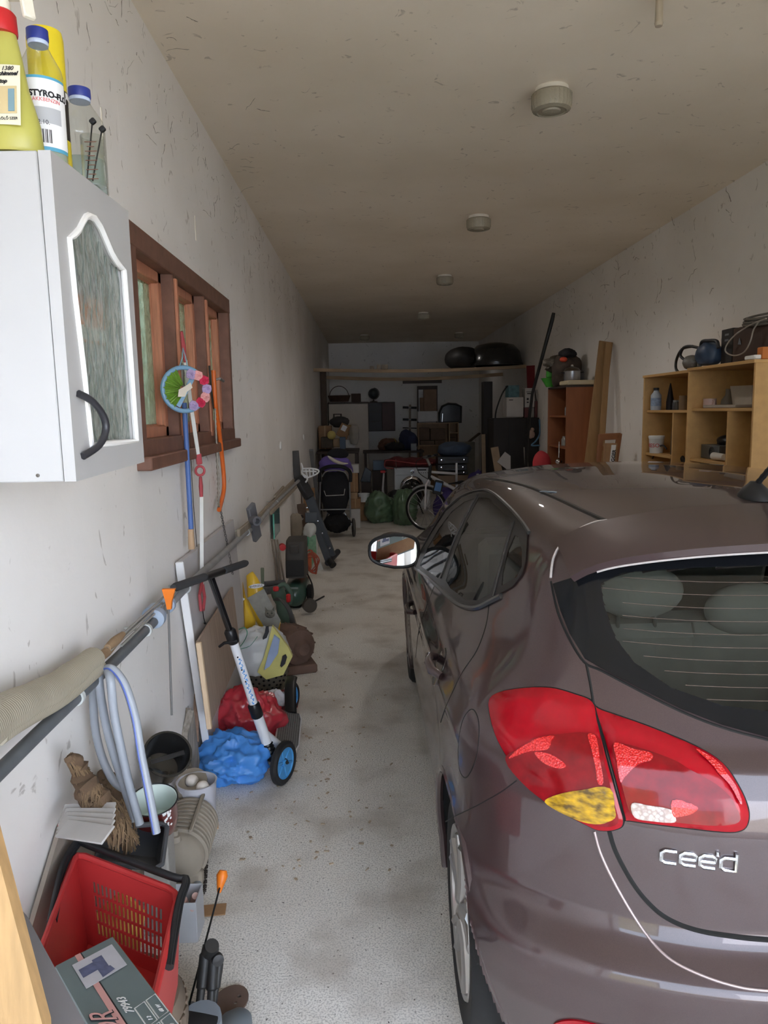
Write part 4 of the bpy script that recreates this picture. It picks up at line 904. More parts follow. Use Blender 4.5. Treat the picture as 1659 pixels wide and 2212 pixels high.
for a, s_ in ((2.2, 1), (2.75, 1), (3.3, 1), (3.85, .9)):
    p = cp(a, .052, .004); gb.grid(lambda u, v: p + (wx * math.cos(a) + wz * math.sin(a)) * (u - .5) * .068 + (wx * -math.sin(a) + wz * math.cos(a)) * (v - .5) * (.018 + .034 * u) + nrm * (.006 * math.sin(v * 14)), 6, 10, th=.001)
o_ = obj('green_ribbon', gb, mat('leaf_ribbon', (112, 150, 54), .5, var=.2, scale=80), wr); o_['kind'] = 'stuff'
for a, r, c in ((1.15, .066, 'l'), (.78, .078, 'p'), (.42, .088, 'r'), (.02, .09, 'l'), (-.38, .088, 'p'), (-.72, .082, 'r'), (-1.12, .074, 'l')):
    p = cp(a, r, .012); f = MB(); s_ = .017
    for k, (rr, dd) in enumerate(((1, 0), (.78, .006), (.5, .011), (.25, .014))):
        n_ = 10; pts = [p + (wx * math.cos(6.283 * i / n_ + k) + wz * math.sin(6.283 * i / n_ + k)) * s_ * rr * (1 + .12 * math.sin(i * 2.5)) + nrm * (dd + .004 * (i % 2)) for i in range(n_)]; f.tube(pts, .0045, 6, True)
    f.ball(p, (.012, .008, .012), 10, 6); obj('rose', f, {'l': mat('rose_lilac', (184, 164, 206), .7, var=.1), 'p': mat('rose_pink', (232, 170, 168), .7, var=.1), 'r': mat('rose_red', (206, 48, 84), .7, var=.1)}[c], wr)
obj('bird_tag', MB().prism([cp(.2, .03, .016), cp(.9, .035, .016), cp(1.6, .012, .016), cp(3.2, .028, .016), cp(3.9, .045, .016), cp(4.6, .03, .016), cp(5.2, .012, .016)], nrm * .002), mat('tag_paper', (214, 206, 190), .7, var=.06), wr)
obj('inner_ribbon', MB().bar(cp(.9, .06), cp(4.3, .075), .02, .002, nrm), mat('satin_blue', (120, 160, 190), .3), wr)
def pp(L_, X): return [PX(x, y, X) for x, y in L_]
# folding stick with pink handles
X2 = WL + .06; st = thing('measuring_stick', 'white flat stick with faded red plastic handles and a ring, hanging from the window handle', 'tool', PX(442, 1345, X2))
PINK = mat('faded_red_plastic', (178, 76, 82), .5, var=.08); WST = mat('stick_white', (222, 222, 216), .5, var=.05)
P_ = pp([(392, 716), (396, 748), (400, 782)], X2 + .012); obj('handle', MB().tube(P_, [.010, .017, .011], 10, flat=.6), PINK, st)
def flatbar(a, b, w, th=.006): a, b = V(a), V(b); return MB().bar(a, b, w, th, V((.5, -.8, 0)))
P_ = pp([(400, 778), (413, 880), (428, 982)], X2); obj('strip', flatbar(P_[0], P_[1], .018), WST, st); obj('strip', flatbar(P_[1], P_[2], .018), WST, st)
P_ = pp([(428, 980), (431, 1003)], X2); obj('handle', flatbar(P_[0], P_[1], .026, .014), PINK, st)
c_ = PX(432, 1017, X2); obj('ring', MB().tube([c_ + (V((.75, .55, 0)).normalized() * math.cos(a) + V((0, 0, 1)) * math.sin(a)) * .021 for a in [2 * math.pi * i / 24 for i in range(24)]], .006, 8, True), PINK, st)
P_ = pp([(433, 1030), (434, 1050), (435, 1073)], X2); obj('handle', MB().tube(P_, [.011, .016, .013], 10, flat=.6), PINK, st)
P_ = pp([(435, 1072), (436, 1262)], X2); obj('strip', flatbar(P_[0], P_[1], .018), WST, st)
P_ = pp([(436, 1258), (431, 1285), (434, 1318), (439, 1318), (442, 1290), (437, 1258)], X2); obj('handle', MB().tube(P_, .0075, 8), PINK, st)
P_ = pp([(438, 1318), (440, 1335), (443, 1346)], X2); obj('cord', MB().tube(P_, .002, 6), DARK, st); obj('cord_knot', MB().ball(P_[-1], .006, 8, 6), DARK, st)
# blue rod
X3 = WL + .05; t = thing('blue_rod', 'long blue plastic rod with a bare wooden end hanging below the wreath', 'rod', PX(412, 1186, X3))
P_ = pp([(398, 870), (405, 1000), (413, 1146)], X3); obj('rod', MB().tube(P_, .011, 10), mat('blue_plastic_rod', (78, 108, 168), .45, var=.08), t); P_ = pp([(412, 1143), (414, 1186)], X3); obj('wooden_end', MB().tube(P_, [.0125, .014], 10), mat('worn_wood_end', (186, 156, 124), .7, var=.12), t)
solo('hanging_wire', MB().tube(pp([(404, 800), (410, 950), (418, 1090), (430, 1240)], WL + .02), .0018, 5), mat('wire_dark', (70, 66, 64), .5, var=0), 'thin dark wire hanging down the wall behind the white stick', 'wire')
# bow saw
X4 = WL + .05; t = thing('bow_saw', 'orange bow saw hanging at the right end of the window with its twisted blade', 'saw', PX(473, 1102, X4))
P_ = crom(pp([(461, 800), (465, 870), (473, 930), (480, 990), (484, 1040), (482, 1068), (473, 1102)], X4), 6); obj('frame', MB().tube(P_, .0115, 10), mat('saw_orange', (214, 104, 40), .4, var=.08), t)
P_ = crom(pp([(464, 882), (467, 950), (471, 1040), (473, 1096)], X4), 14); obj('blade', MB().tube(P_, [.004 + .003 * (i % 2) for i in range(len(P_))], 6), mat('dull_steel', (150, 140, 130), .4, metal=.7), t)
P_ = crom(pp([(452, 790), (456, 840), (462, 882)], X4 - .01), 4); obj('hanger', MB().tube(P_, .012, 8, flat=.4), mat('black_strap', (52, 50, 46), .7), t)
ch = MB(); P_ = crom(pp([(476, 1100), (484, 1140), (493, 1185), (503, 1240)], X4), 9)
for i in range(len(P_) - 1):
    a, b = P_[i], P_[i + 1]; d_ = (b - a); s_ = V((0, 1, 0)) if i % 2 else V((1, 0, 0)); ch.tube([a - d_ * .15 + s_ * .003, a + d_ * .5 + s_ * .005, b + d_ * .15 + s_ * .003, b + d_ * .15 - s_ * .003, a + d_ * .5 - s_ * .005, a - d_ * .15 - s_ * .003], .0022, 5, True)
o_ = solo('steel_chain', ch, STEEL, 'steel chain hanging from the bow saw down to a hook', 'chain'); o_['kind'] = 'stuff'
# ================================================================ drain pipe on the left wall and what rests on it
XP = WL + .075; DPIPE = mat('dark_grey_pipe', (96, 100, 104), .45, var=.2, scale=12); LPIPE = mat('light_grey_pipe', (150, 150, 150), .55, var=.15, scale=12)
t = thing('drain_pipe', 'long grey drain pipe clipped along the left wall below the window', 'pipe', PX(-30, 1692, XP))
A_ = crom(pp([(-60, 1725), (75, 1592), (165, 1506), (250, 1425), (318, 1357), (345, 1330)], XP), 5); B_ = crom(pp([(345, 1330), (375, 1296), (420, 1252), (480, 1198), (528, 1153), (556, 1132), (575, 1108), (612, 1070), (648, 1036)], XP), 5)
obj('dark_section', MB().tube(A_, .0165, 14), DPIPE, t); obj('light_section', MB().tube(B_, .0165, 14), LPIPE, t)
JN = mat('bluish_coupling', (158, 172, 190), .5, var=.08)
for (x, y, r, l) in ((338, 1334, .033, .03), (362, 1306, .030, .022)):
    c_ = PX(x, y, XP); d_ = (PX(x + 20, y - 19, XP) - PX(x - 20, y + 19, XP)).normalized(); obj('coupling', MB().lathe([(.017, -l - .008), (r * .8, -l), (r, -l + .006), (r, l * .3), (r * .85, l * .4), (r * .85, l), (.017, l + .004)], c_, d_, 22), JN, t)
c_ = PX(318, 1322, XP - .02); d_ = (PX(338, 1303, XP) - PX(298, 1341, XP)).normalized(); obj('branch_socket', MB().lathe([(.0, -.05), (.03, -.05), (.03, .02), (.024, .04), (0, .04)], PX(333, 1322, XP - .02), d_, 18), JN, t)
for (x, y) in ((165, 1506), (315, 1361), (402, 1270), (533, 1150), (596, 1086)):
    c_ = PX(x, y, XP); d_ = (PX(x + 15, y - 14, XP) - PX(x - 15, y + 14, XP)).normalized(); cl = MB().lathe([(.017, -.008), (.0215, -.008), (.0215, .008), (.017, .008)], c_, d_, 18); cl.bar(c_ + V((-.02, 0, 0)), V((WL + .004, c_.y, c_.z + .01)), .012, .008); obj('pipe_clip', cl, mat('clip_pale', (196, 200, 198), .5, var=.06), t)
# rolled netting on the pipe
a, b = PX(-70, 1640, XP - .005), PX(203, 1455, XP - .005)
NET = mat('beige_netting', (176, 168, 150), .95, var=.05, scale=20); N_, L_ = NET.node_tree.nodes, NET.node_tree.links
wv = N_.new('ShaderNodeTexWave'); wv.inputs['Scale'].default_value = 42; wv.inputs['Distortion'].default_value = .6; wv.bands_direction = 'Y'; tcn = N_.new('ShaderNodeTexCoord'); L_.new(tcn.outputs['Object'], wv.inputs['Vector']); bpn = N_.new('ShaderNodeBump'); bpn.inputs['Strength'].default_value = .2; bpn.inputs['Distance'].default_value = .004; L_.new(wv.outputs['Color'], bpn.inputs['Height']); rmp = N_.new('ShaderNodeValToRGB'); rmp.color_ramp.elements[0].color = S(138, 130, 114); rmp.color_ramp.elements[1].color = S(182, 174, 156); rmp.color_ramp.elements[1].position = .5; L_.new(wv.outputs['Color'], rmp.inputs[0]); L_.new(rmp.outputs[0], N_['Principled BSDF'].inputs['Base Color']); L_.new(bpn.outputs[0], N_['Principled BSDF'].inputs['Normal'])
nm = MB(); pts = [a.lerp(b, i / 30) + V((0, 0, .006 * math.sin(i * .25))) for i in range(31)]; up = V((0, 0, .035)); nm.tube([p + up for p in pts], [.046 - .014 * i / 30 + .0012 * math.sin(i * .9) for i in range(31)], 18); nm.tube([p + V((.012, 0, .012)) for p in pts[4:]], [.024] * 27, 12)
solo('netting_roll', nm, NET, 'roll of beige woven netting resting along the pipe at the left edge', 'roll')
hd = MB()
GRODS = mat('grey_rod', (150, 148, 142), .6, var=.1); CORK = mat('cork_brown', (150, 124, 96), .95, var=.2, bump=.3)
for i, (p0, p1, ck) in enumerate((((205, 1432), (358, 1285), 1), ((232, 1400), (345, 1298), 1), ((238, 1405), (350, 1302), 0), ((262, 1395), (400, 1262), 0))):
    a, b = PX(*p0, XP - .015 + i * .006), PX(*p1, XP - .015 + i * .006); t = thing('grip_rod', ('thin grey rod with a cork grip, leftmost of those resting on the pipe', 'thin grey rod with a cork grip, second from the left on the pipe', 'plain thin grey rod lying between the cork rods and the coupling', 'thin grey rod reaching furthest right over the pipe coupling')[i], 'rod', (a + b) / 2)
    obj('rod', MB().tube([a, b], .0042, 6), GRODS, t)
    if ck: obj('cork_grip', MB().tube([a, a.lerp(b, .12), a.lerp(b, .25)], [.011, .015, .009], 10), CORK, t)
# orange-headed scraper rod
t = thing('scraper_rod', 'thin rod with an orange flared head leaning on the pipe coupling', 'tool', PX(371, 1545, XP + .05)); a, b = PX(364, 1318, XP + .04), PX(371, 1545, XP + .05); obj('rod', MB().tube([a, b], .004, 8), mat('rod_dark', (100, 98, 96), .5), t)
c_ = PX(362, 1300, XP + .04); obj('scraper_head', MB().prism([c_ + V((-.018, 0, .045)), c_ + V((.028, 0, .045)), c_ + V((.014, 0, .0)), c_ + V((.010, 0, -.028)), c_ + V((-.004, 0, -.028)), c_ + V((-.008, 0, 0))], V((0, .016, 0))), ORANGE, t)
# grey hose looped over the pipe
HOSE = mat('grey_hose', (158, 164, 172), .35, var=.06)
hs = [[(226, 1443), (205, 1462), (201, 1500), (206, 1575), (222, 1640), (250, 1692), (290, 1712)], [(226, 1443), (214, 1462), (222, 1530), (240, 1610), (262, 1680), (292, 1772)], [(226, 1443), (238, 1466), (246, 1540), (262, 1620), (280, 1700), (302, 1780)]]
hm = MB(); dd = (2.05, 1.98, 1.93)
for L_, D_ in zip(hs, dd): hm.tube(crom([PY(x, y, D_ + (.0 if i else .1)) for i, (x, y) in enumerate(L_)], 6), .0115, 10)
h1 = solo('grey_hose', hm, HOSE, 'plain grey hose hung in loops over the wall pipe', 'hose')
t = thing('striped_hose', 'grey hose with a blue stripe arching over the pipe, right of the plain loops', 'hose', PY(338, 1800, 1.86)); P_ = crom([PY(x, y, 1.86 + .02 * i) for i, (x, y) in list(enumerate(((338, 1800), (322, 1715), (305, 1630), (292, 1550), (270, 1480), (244, 1446), (226, 1446))))], 8)
obj('tube', MB().tube(P_, .0112, 10), HOSE, t); obj('blue_stripe', MB().tube([p + V((-.004, -.0095, .003)) for p in P_], .0026, 6), mat('stripe_blue', (84, 104, 176), .4, var=0), t)
# grey bracket board and wood strips on the far part of the pipe
t = thing('bracket_board', 'short grey board standing crosswise over the pipe with a round boss', 'board', PX(556, 1166, XP + .03)); a, b = PX(541, 1092, XP + .02), PX(556, 1164, XP + .03)
obj('plank', MB().bar(a, b, .075, .03, (1, -.6, 0), .01), mat('grey_board', (104, 104, 108), .7, var=.15), t); c_ = PX(552, 1125, XP + .05); obj('boss', MB().lathe([(.030, -.03), (.030, .02), (.018, .02), (.016, -.02), (0, -.02)], c_, (.6, -.8, 0), 18), mat('grey_board', (104, 104, 108), .7), t)
for i, (p0, p1, w, lab) in enumerate((((560, 1118), (634, 1040), .05, 'broad dusty wood strip lying on the pipe, beyond the crosswise board'), ((515, 1152), (546, 1126), .045, 'short pale wood strip poking out in front of the crosswise board'), ((594, 1072), (612, 1052), .022, 'thin dark splint lying along the wall above the wood strips'), ((585, 1108), (640, 1052), .03, 'narrow brown batten lying along the pipe beyond the crosswise board'))):
    a, b = PX(*p0, XP - .01 + .012 * i), PX(*p1, XP - .01 + .012 * i); solo('wood_strip', MB().bar(a, b, .02, w, (0, 0, 1), .004), DUSTW, lab, 'wood strip')
# ================================================================ near-left corner on the floor
# pale board edge, dark padded panel, fibreboard
A, B_ = PY(-60, 1640, .86), PY(78, 2260, .80)
v_ = (A - B_); solo('pine_board', MB().prism([A + V((-.0, .022, 0)), B_ + V((0, .022, 0)), B_ + V((0, 0, -.35)), B_ + V((-.16, 0, -.35)), A + V((-.16, 0, 0))][1:4] + [A + V((-.16, 0, 0)), A], V((0, .02, 0))), WOOD, 'upright pine board edge closing off the bottom left corner of the view', 'board')
A, A2, B2, B1 = PY(-20, 1890, 1.06), PY(58, 1978, 1.10), PY(205, 2250, 1.0), PY(20, 2300, .96)
solo('padded_panel', board([A, A2, B2, B1], .05, (0, -.4, -1)), mat('dark_grey_vinyl', (96, 92, 92), .7, var=.08, bump=.05), 'dark grey padded panel leaning behind the pine board edge', 'panel')
p0 = V((WL + .02, 2.42, .52)); 
C_ = [PX(134, 1784, -.812), PX(290, 1810, -.80), PX(275, 2030, -.80), PX(50, 2068, -.806)]
solo('fibreboard', board(C_, .012, (-1, .6, 0)), mat('dusty_fibreboard', (150, 138, 126), .9, var=.1, scale=4, bump=.05), 'brownish dusty fibreboard leaning against the wall behind the red basket', 'board')
SLAT = mat('grey_slat', (176, 172, 168), .85, var=.12)
for i in range(5):
    a, b = PX(134, 1757 + i * 8, -.79 + .006 * i), PX(246 - 3 * i, 1752 + i * 13, -.66 + .008 * i)
    solo('corrugated_strip', MB().bar(a, b, .05, .006, (0, -.5, 1)), SLAT, 'flat grey plastic strip, number %s from the top in the small bundle on the fibreboard' % ('one', 'two', 'three', 'four', 'five')[i], 'strip', 'grey strips bundled on the fibreboard')
a = PX(150, 1782, -.76); solo('red_tag', MB().ball(V((a.x, a.y, a.z)), (.03, .012, .010), 12, 8), REDP, 'small red plastic scrap tucked between the grey slats', 'scrap')
# old tyres under the basket
TY = mat('dusty_old_tyre', (112, 98, 84), .95, var=.2, scale=6, bump=.2, bscale=30)
for k, lab in enumerate(('old dusty tyre lying flat on the floor, lower one under the red basket', 'old dusty tyre lying flat on another, directly under the red basket')):
    b = V((-.646 + .002 * k, 1.64 - .01 * k, .0 + .165 * k)); R_ = .176; ty = MB().lathe([(.07, .02), (.09, .005), (.125, .0), (R_ - .012, .02), (R_, .05), (R_, .125), (R_ - .012, .155), (.125, .164), (.09, .16), (.07, .15)], b, (0, 0, 1), 48, caps=False)
    ty.lathe([(.07, .15), (.06, .11), (.06, .06), (.07, .02)], b, (0, 0, 1), 48, caps=False)
    t = thing('old_tyre', lab, 'tyre', b, 'old tyres under the basket'); obj('carcass', ty, TY, t)
    tr = MB()
    for i in range(40):
        a = 2 * math.pi * i / 40; d_ = V((math.cos(a), math.sin(a), 0)); tr.bar(b + d_ * (R_ + .001) + V((0, 0, .055)), b + V((math.cos(a + .06), math.sin(a + .06), 0)) * (R_ + .001) + V((0, 0, .12)), .026, .008, d_)
    o_ = obj('tread', tr, TY, t); o_['kind'] = 'stuff'
# red shopping basket
RB = mat('basket_red', (186, 54, 54), .4, var=.06, scale=6, bump=.02)
FL, FR, NR, NL = PZ(163, 1842, .575), PZ(386, 1928, .545), PZ(318, 2222, .545), PZ(68, 2112, .575)
FL.x = max(FL.x, WL + .05); ctr = (FL + FR + NR + NL) / 4
dn = V((.015, -.03, -.205)); tp = .16
bl_ = [p + (ctr - p) * tp + dn for p in (FL, FR, NR, NL)]
bk = thing('shopping_basket', 'red plastic shopping basket with a black handle, holding the power tool box', 'basket', ctr + dn)
def wall_plate(a, b, c, d, nm, holes=None, th=.004):
    Mx = frame(a, b - a, d - a); O = loc2(Mx, [a, b, c, d]); return obj(nm, ringplate(Mx, O, holes(O) if holes else [], th), RB, bk, 30)
def grid_holes(O):
    (ax, ay), (bx, by), (cx_, cy_), (dx, dy) = O; H_ = []
    nx_, ny_ = 17, 4
    for i in range(nx_):
        for j in range(ny_):
            def q(u, v): return (ax * (1 - u) * (1 - v) + bx * u * (1 - v) + cx_ * u * v + dx * (1 - u) * v, ay * (1 - u) * (1 - v) + by * u * (1 - v) + cy_ * u * v + dy * (1 - u) * v)
            u0 = .14 + .72 * i / nx_; u1 = u0 + .72 / nx_ * .66; v0 = .17 + .60 * j / ny_; v1 = v0 + .60 / ny_ * .82
            H_.append([q(u0, v0), q(u1, v0), q(u1, v1), q(u0, v1)])
    return H_
wall_plate(bl_[0], bl_[1], FR, FL, 'end_wall', lambda O: [[p for p in h] for h in grid_holes(O)])
wall_plate(bl_[1], bl_[2], NR, FR, 'side_wall'); wall_plate(bl_[3], bl_[0], FL, NL, 'side_wall'); wall_plate(bl_[2], bl_[3], NL, NR, 'end_wall')
wall_plate(bl_[0], bl_[1], bl_[2], bl_[3], 'basket_floor')
rimp = [FL, FR, NR, NL]; rr_ = []
for i in range(4):
    a, b, c = rimp[i - 1], rimp[i], rimp[(i + 1) % 4]; rr_ += [b + (a - b).normalized() * .03, b + (a - b).normalized() * .009 + (c - b).normalized() * .009, b + (c - b).normalized() * .03]
obj('rim', MB().tube(rr_, .0085, 8, True), RB, bk)
gh = V((.0, .03, .012)); hd_ = [NL + (FL - NL) * .45 + V((-.004, 0, -.02)), FL + V((-.004, -.06, 0)), FL + gh, FL + (FR - FL) * .1 + gh, FR + (FL - FR) * .1 + gh, FR + gh + V((.012, 0, 0)), FR + V((.014, -.05, 0)), NR + (FR - NR) * .45 + V((.012, 0, -.02))]
obj('handle', MB().tube(crom(hd_, 5), .0095, 10), BLACK, bk); obj('handle', MB().tube(crom([p + V((0, -.014, .012)) for p in hd_], 5), .0075, 10), BLACK, bk)
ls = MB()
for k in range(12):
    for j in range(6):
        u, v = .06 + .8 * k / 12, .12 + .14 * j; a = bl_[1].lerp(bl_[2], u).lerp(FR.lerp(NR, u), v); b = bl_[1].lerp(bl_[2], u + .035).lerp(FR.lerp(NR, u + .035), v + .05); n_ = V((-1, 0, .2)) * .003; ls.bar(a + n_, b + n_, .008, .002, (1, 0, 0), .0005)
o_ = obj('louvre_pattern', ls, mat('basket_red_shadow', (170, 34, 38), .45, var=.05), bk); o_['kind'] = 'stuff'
# slotted yellow crate lid behind the basket's grid
q = [PY(x, y, 1.86) for x, y in ((160, 2000), (262, 1925), (312, 1975), (300, 2060), (170, 2060))]; q = [V((max(p.x, WL + .04), p.y, p.z)) for p in q]
solo('yellow_crate', MB().prism(q, V((0, .012, 0))), mat('dull_yellow', (206, 172, 84), .6, var=.12), 'dull yellow crate corner seen through the red basket grid', 'crate')
# power tool box
C, E1, E2 = PY(243, 2024, 1.46), PY(362, 2180, 1.20), PY(138, 2120, 1.24)
e1 = (E1 - C); e2 = (E2 - C); e2 = e2 - e1.normalized() * e2.dot(e1.normalized()) * .35; nrm = e1.cross(e2).normalized(); 
if nrm.dot(C - EYEV) < 0: nrm = -nrm
e1 = e1 * 1.28; dep = nrm * .14
tb = thing('tool_box', 'grey green cardboard power tool box printed 79943, tipped in the red basket', 'box', C + dep + e1 * .5)
BXM = mat('box_teal_grey', (116, 132, 136), .5, var=.05, scale=4)
def bq(a, b): return C + e1 * a + e2 * b
cb = MB().prism([bq(0, 0), bq(1, 0), bq(1, 1), bq(0, 1)], dep); obj('carton', cb, BXM, tb, 20)
n_ = -nrm
ov = lambda P, d=.0012: [p + n_ * d for p in P]
obj('brown_side', MB().prism([p + (-e1.normalized()) * .0012 for p in (bq(0, .02), bq(0, .98), bq(0, .98) + dep * .96, bq(0, .02) + dep * .96)], e1.normalized() * .001), mat('box_brown', (112, 98, 94), .6, var=.08), tb)
sl = MB().prism([p + (-e1.normalized()) * .0024 for p in (bq(0, .2) + dep * .3, bq(0, .72) + dep * .3, bq(0, .72) + dep * .85, bq(0, .2) + dep * .85)], e1.normalized() * .001); obj('side_label', sl, mat('label_mauve', (140, 122, 118), .6, var=.12, scale=30), tb)
obj('taped_edge', MB().prism([p + (-e2.normalized()) * .0012 for p in (bq(.0, 0), bq(1, 0), bq(1, 0) + dep * .9, bq(0, 0) + dep * .9)], e2.normalized() * .001), CARD, tb)
obj('stripe', MB().prism(ov([bq(0, .60), bq(1, .60), bq(1, .69), bq(0, .69)], .0008), n_ * .0006), mat('box_pink', (224, 170, 168), .5, var=0), tb)
obj('stripe', MB().prism(ov([bq(0, .58), bq(1, .58), bq(1, .60), bq(0, .60)], .0008), n_ * .0006), INKB, tb)
pl_ = MB().prism(ov([bq(.07, .10), bq(.31, .10), bq(.31, .80), bq(.07, .80)], .0014), n_ * .0006); pc = obj('picture_label', pl_, mat('box_picture', (206, 208, 220), .5, var=.06, scale=20), tb)
gr = MB(); gr.prism(ov([bq(.12, .35), bq(.25, .35), bq(.25, .52), bq(.12, .52)], .0024), n_ * .0005); gr.prism(ov([bq(.14, .52), bq(.22, .52), bq(.22, .76), bq(.14, .76)], .0024), n_ * .0005); gr.prism(ov([bq(.24, .33), bq(.29, .30), bq(.30, .52), bq(.25, .52)], .0026), n_ * .0005); o_ = obj('grinder_print', gr, mat('print_slate', (96, 104, 140), .5, var=.3, scale=60), pc); o_['kind'] = 'stuff'
xa, ya = -e1.normalized(), e2.normalized(); L1, L2 = e1.length, e2.length
def ft(u, v): return frame(C + e1 * u + e2 * v + n_ * .0022, xa, ya)
obj('lettering', MB().text('THOR', ft(.97, .66), L2 * .33, .0004, bold=.0010, shear=.15), INKB, tb)
obj('lettering', MB().text('THOR', ft(.968, .665), L2 * .33, .0008, bold=-.0003, shear=.15), mat('box_pink', (224, 170, 168), .5, var=0), tb)
obj('lettering', MB().text('79943', ft(.665, .415), L2 * .125, .0004), LBL, tb)
for k, (u, v, s_) in enumerate(((.64, .02, '60 W'), (.82, .02, 'W 780'), (.64, .22, '1 2'), (.82, .22, 'mm'))):
    fr = [bq(u, v), bq(u + .16, v), bq(u + .16, v + .17), bq(u, v + .17)]; obj('icon_frame', MB().tube([p + n_ * .0016 for p in fr], .0011, 4, True), LBL, tb); obj('lettering', MB().text(s_, ft(u + .145, v + .05), L2 * .06, .0004), LBL, tb)
# coconut fibre branch
COIR = mat('coir_fibre', (98, 78, 60), .98, var=.35, scale=14, bump=.8, bscale=35)
def coir(P, rs, seed):
    mb = MB(); Rr = random.Random(seed); P = crom(P, 7); n = len(P); rr = [np.interp(i / (n - 1), [k / (len(rs) - 1) for k in range(len(rs))], rs) * (1 + Rr.uniform(-.22, .25)) for i in range(n)]; mb.tube([p + V((Rr.uniform(-.008, .008), Rr.uniform(-.008, .008), 0)) for p in P], rr, 11); return mb
def fibres(P, rs, seed, n=160):
    mb = MB(); Rr = random.Random(seed); P = crom(P, 7)
    for k in range(n):
        i = Rr.randrange(len(P) - 1); p = P[i]; d_ = (P[i + 1] - p).normalized(); o = V((Rr.uniform(-1, 1), Rr.uniform(-1, 1), Rr.uniform(-1, 1))); o = (o - d_ * o.dot(d_)).normalized(); r0 = np.interp(i / len(P), [k_ / (len(rs) - 1) for k_ in range(len(rs))], rs) * 1.03
        mb.tube([p + o * r0 * .9, p + o * r0 * 1.1 + d_ * .02, p + (o * .8 + d_.cross(o) * .5) * r0 * 1.25 + d_ * .045 + V((0, 0, Rr.uniform(-.012, .008)))], .0014, 3)
    return mb
Pc = [PX(x, y, Y) for x, y, Y in ((150, 1634, -.76), (168, 1660, -.75), (190, 1705, -.73), (215, 1740, -.71), (240, 1770, -.69), (258, 1800, -.67), (276, 1812, -.66))]; rs = [.013, .018, .029, .033, .029, .022, .008]
t = thing('coir_branch', 'shaggy brown fibre covered branch leaning over the slats and the wall', 'branch', Pc[-1]); obj('core', coir(Pc, rs, 3), COIR, t); o_ = obj('fibre', fibres(Pc, rs, 4, 700), mat('coir_strand', (116, 94, 70), .95, var=.3, scale=30), t); o_['kind'] = 'stuff'
Pc = [PX(x, y, Y) for x, y, Y in ((222, 1668, -.79), (240, 1698, -.78), (262, 1740, -.76), (276, 1764, -.75))]; rs = [.012, .020, .026, .02]
t = thing('coir_branch', 'shorter brown fibre covered stub behind the hoses beside the long branch', 'branch', Pc[-1]); obj('core', coir(Pc, rs, 5), COIR, t); o_ = obj('fibre', fibres(Pc, rs, 6, 260), mat('coir_strand', (116, 94, 70), .95), t); o_['kind'] = 'stuff'
solo('twine', MB().tube(crom([PX(190, 1722, -.74), PX(160, 1748, -.77), PX(133, 1774, -.79)], 4), .0022, 5), mat('twine_grey', (140, 132, 122), .9, var=.1), 'short grey twine tied from the fibre branch to the slats', 'string')
# dark tray
TRY = mat('dark_tray', (74, 76, 80), .55, var=.12, bump=.04)
Tq = [PY(232, 1788, 2.12), PY(362, 1778, 2.18), PY(348, 1878, 2.0), PY(205, 1862, 1.98)]; tc_ = sum(Tq, V()) / 4; dpt = V((-.03, .11, -.05)); Tb = [p + (tc_ - p) * .18 + dpt for p in Tq]
t = thing('mortar_tray', 'dark grey plastic tray standing tilted behind the red basket', 'tray', tc_ + dpt); tm = MB()
for i in range(4): j = (i + 1) % 4; tm.prism([Tq[i], Tq[j], Tb[j], Tb[i]], (tc_ - (Tq[i] + Tq[j]) / 2).normalized() * .004)
tm.prism(Tb, dpt * .04); obj('shell', tm, TRY, t, 30); obj('rim', MB().tube([p for i in range(4) for p in (Tq[i].lerp(Tq[i - 1], .1), Tq[i].lerp(Tq[(i + 1) % 4], .1))], .008, 8, True), TRY, t)
# enamel pot
K = .70; pb = PX(337, 1788, -.715); ax = V((.05, -.22, .97)).normalized(); t = thing('enamel_pot', 'dark red enamel pot with white inside and white flower print, under the hose ends', 'pot', pb)
obj('pot_wall', MB().lathe([(a_ * K, b_ * K) for a_, b_ in ((0, 0), (.085, 0), (.097, .012), (.104, .08), (.101, .15), (.103, .158), (.106, .164))], pb, ax, 40, caps=False), mat('enamel_maroon', (98, 36, 34), .2, var=.12, coat=.6), t)
obj('enamel_lining', MB().lathe([(a_ * K, b_ * K) for a_, b_ in ((.106, .164), (.100, .160), (.098, .12), (.094, .02), (0, .012))], pb, ax, 40, caps=False), mat('enamel_white', (214, 226, 220), .2, var=.04), t); obj('pot_rim', MB().tube([q for q in [pb + ax * .164 * K + (ax.orthogonal().normalized() * math.cos(a) + ax.cross(ax.orthogonal().normalized()) * math.sin(a)) * .106 * K for a in [6.2832 * i / 40 for i in range(40)]]], .0022, 6, True), BLACK, t)
eh = MB(); hp = pb + ax * .07 + V((-.02, -.073, 0)); eh.tube([hp + V((-.026, .006, 0)), hp + V((-.022, -.016, .002)), hp + V((.016, -.019, .002)), hp + V((.022, .004, 0))], .005, 8); obj('pot_handle', eh, mat('enamel_maroon', (98, 36, 34), .2), t)
fl = MB(); fc = pb + ax * .06; Rf = random.Random(2)
for k in range(26):
    a = .75 + Rf.uniform(-.28, .28); z = Rf.uniform(-.03, .035) ; p = fc + ax * z + V((math.sin(a) * .0735, -math.cos(a) * .0735, .0)); d_ = V((math.sin(a), -math.cos(a), 0)); fl.lathe([(.0045, 0), (.003, .0012), (0, .0016)], p, d_, 6)
o_ = obj('flower_print', fl, mat('print_white', (236, 236, 234), .4, var=0), t); o_['kind'] = 'stuff'
solo('concrete_block', MB().box(V((pb.x, pb.y + .01, pb.z / 2 - .004)), (.085, .085, pb.z - .010), None, .006), mat('rough_concrete', (148, 144, 138), .95, var=.15, bump=.2), 'rough concrete block on the floor carrying the enamel pot', 'block')
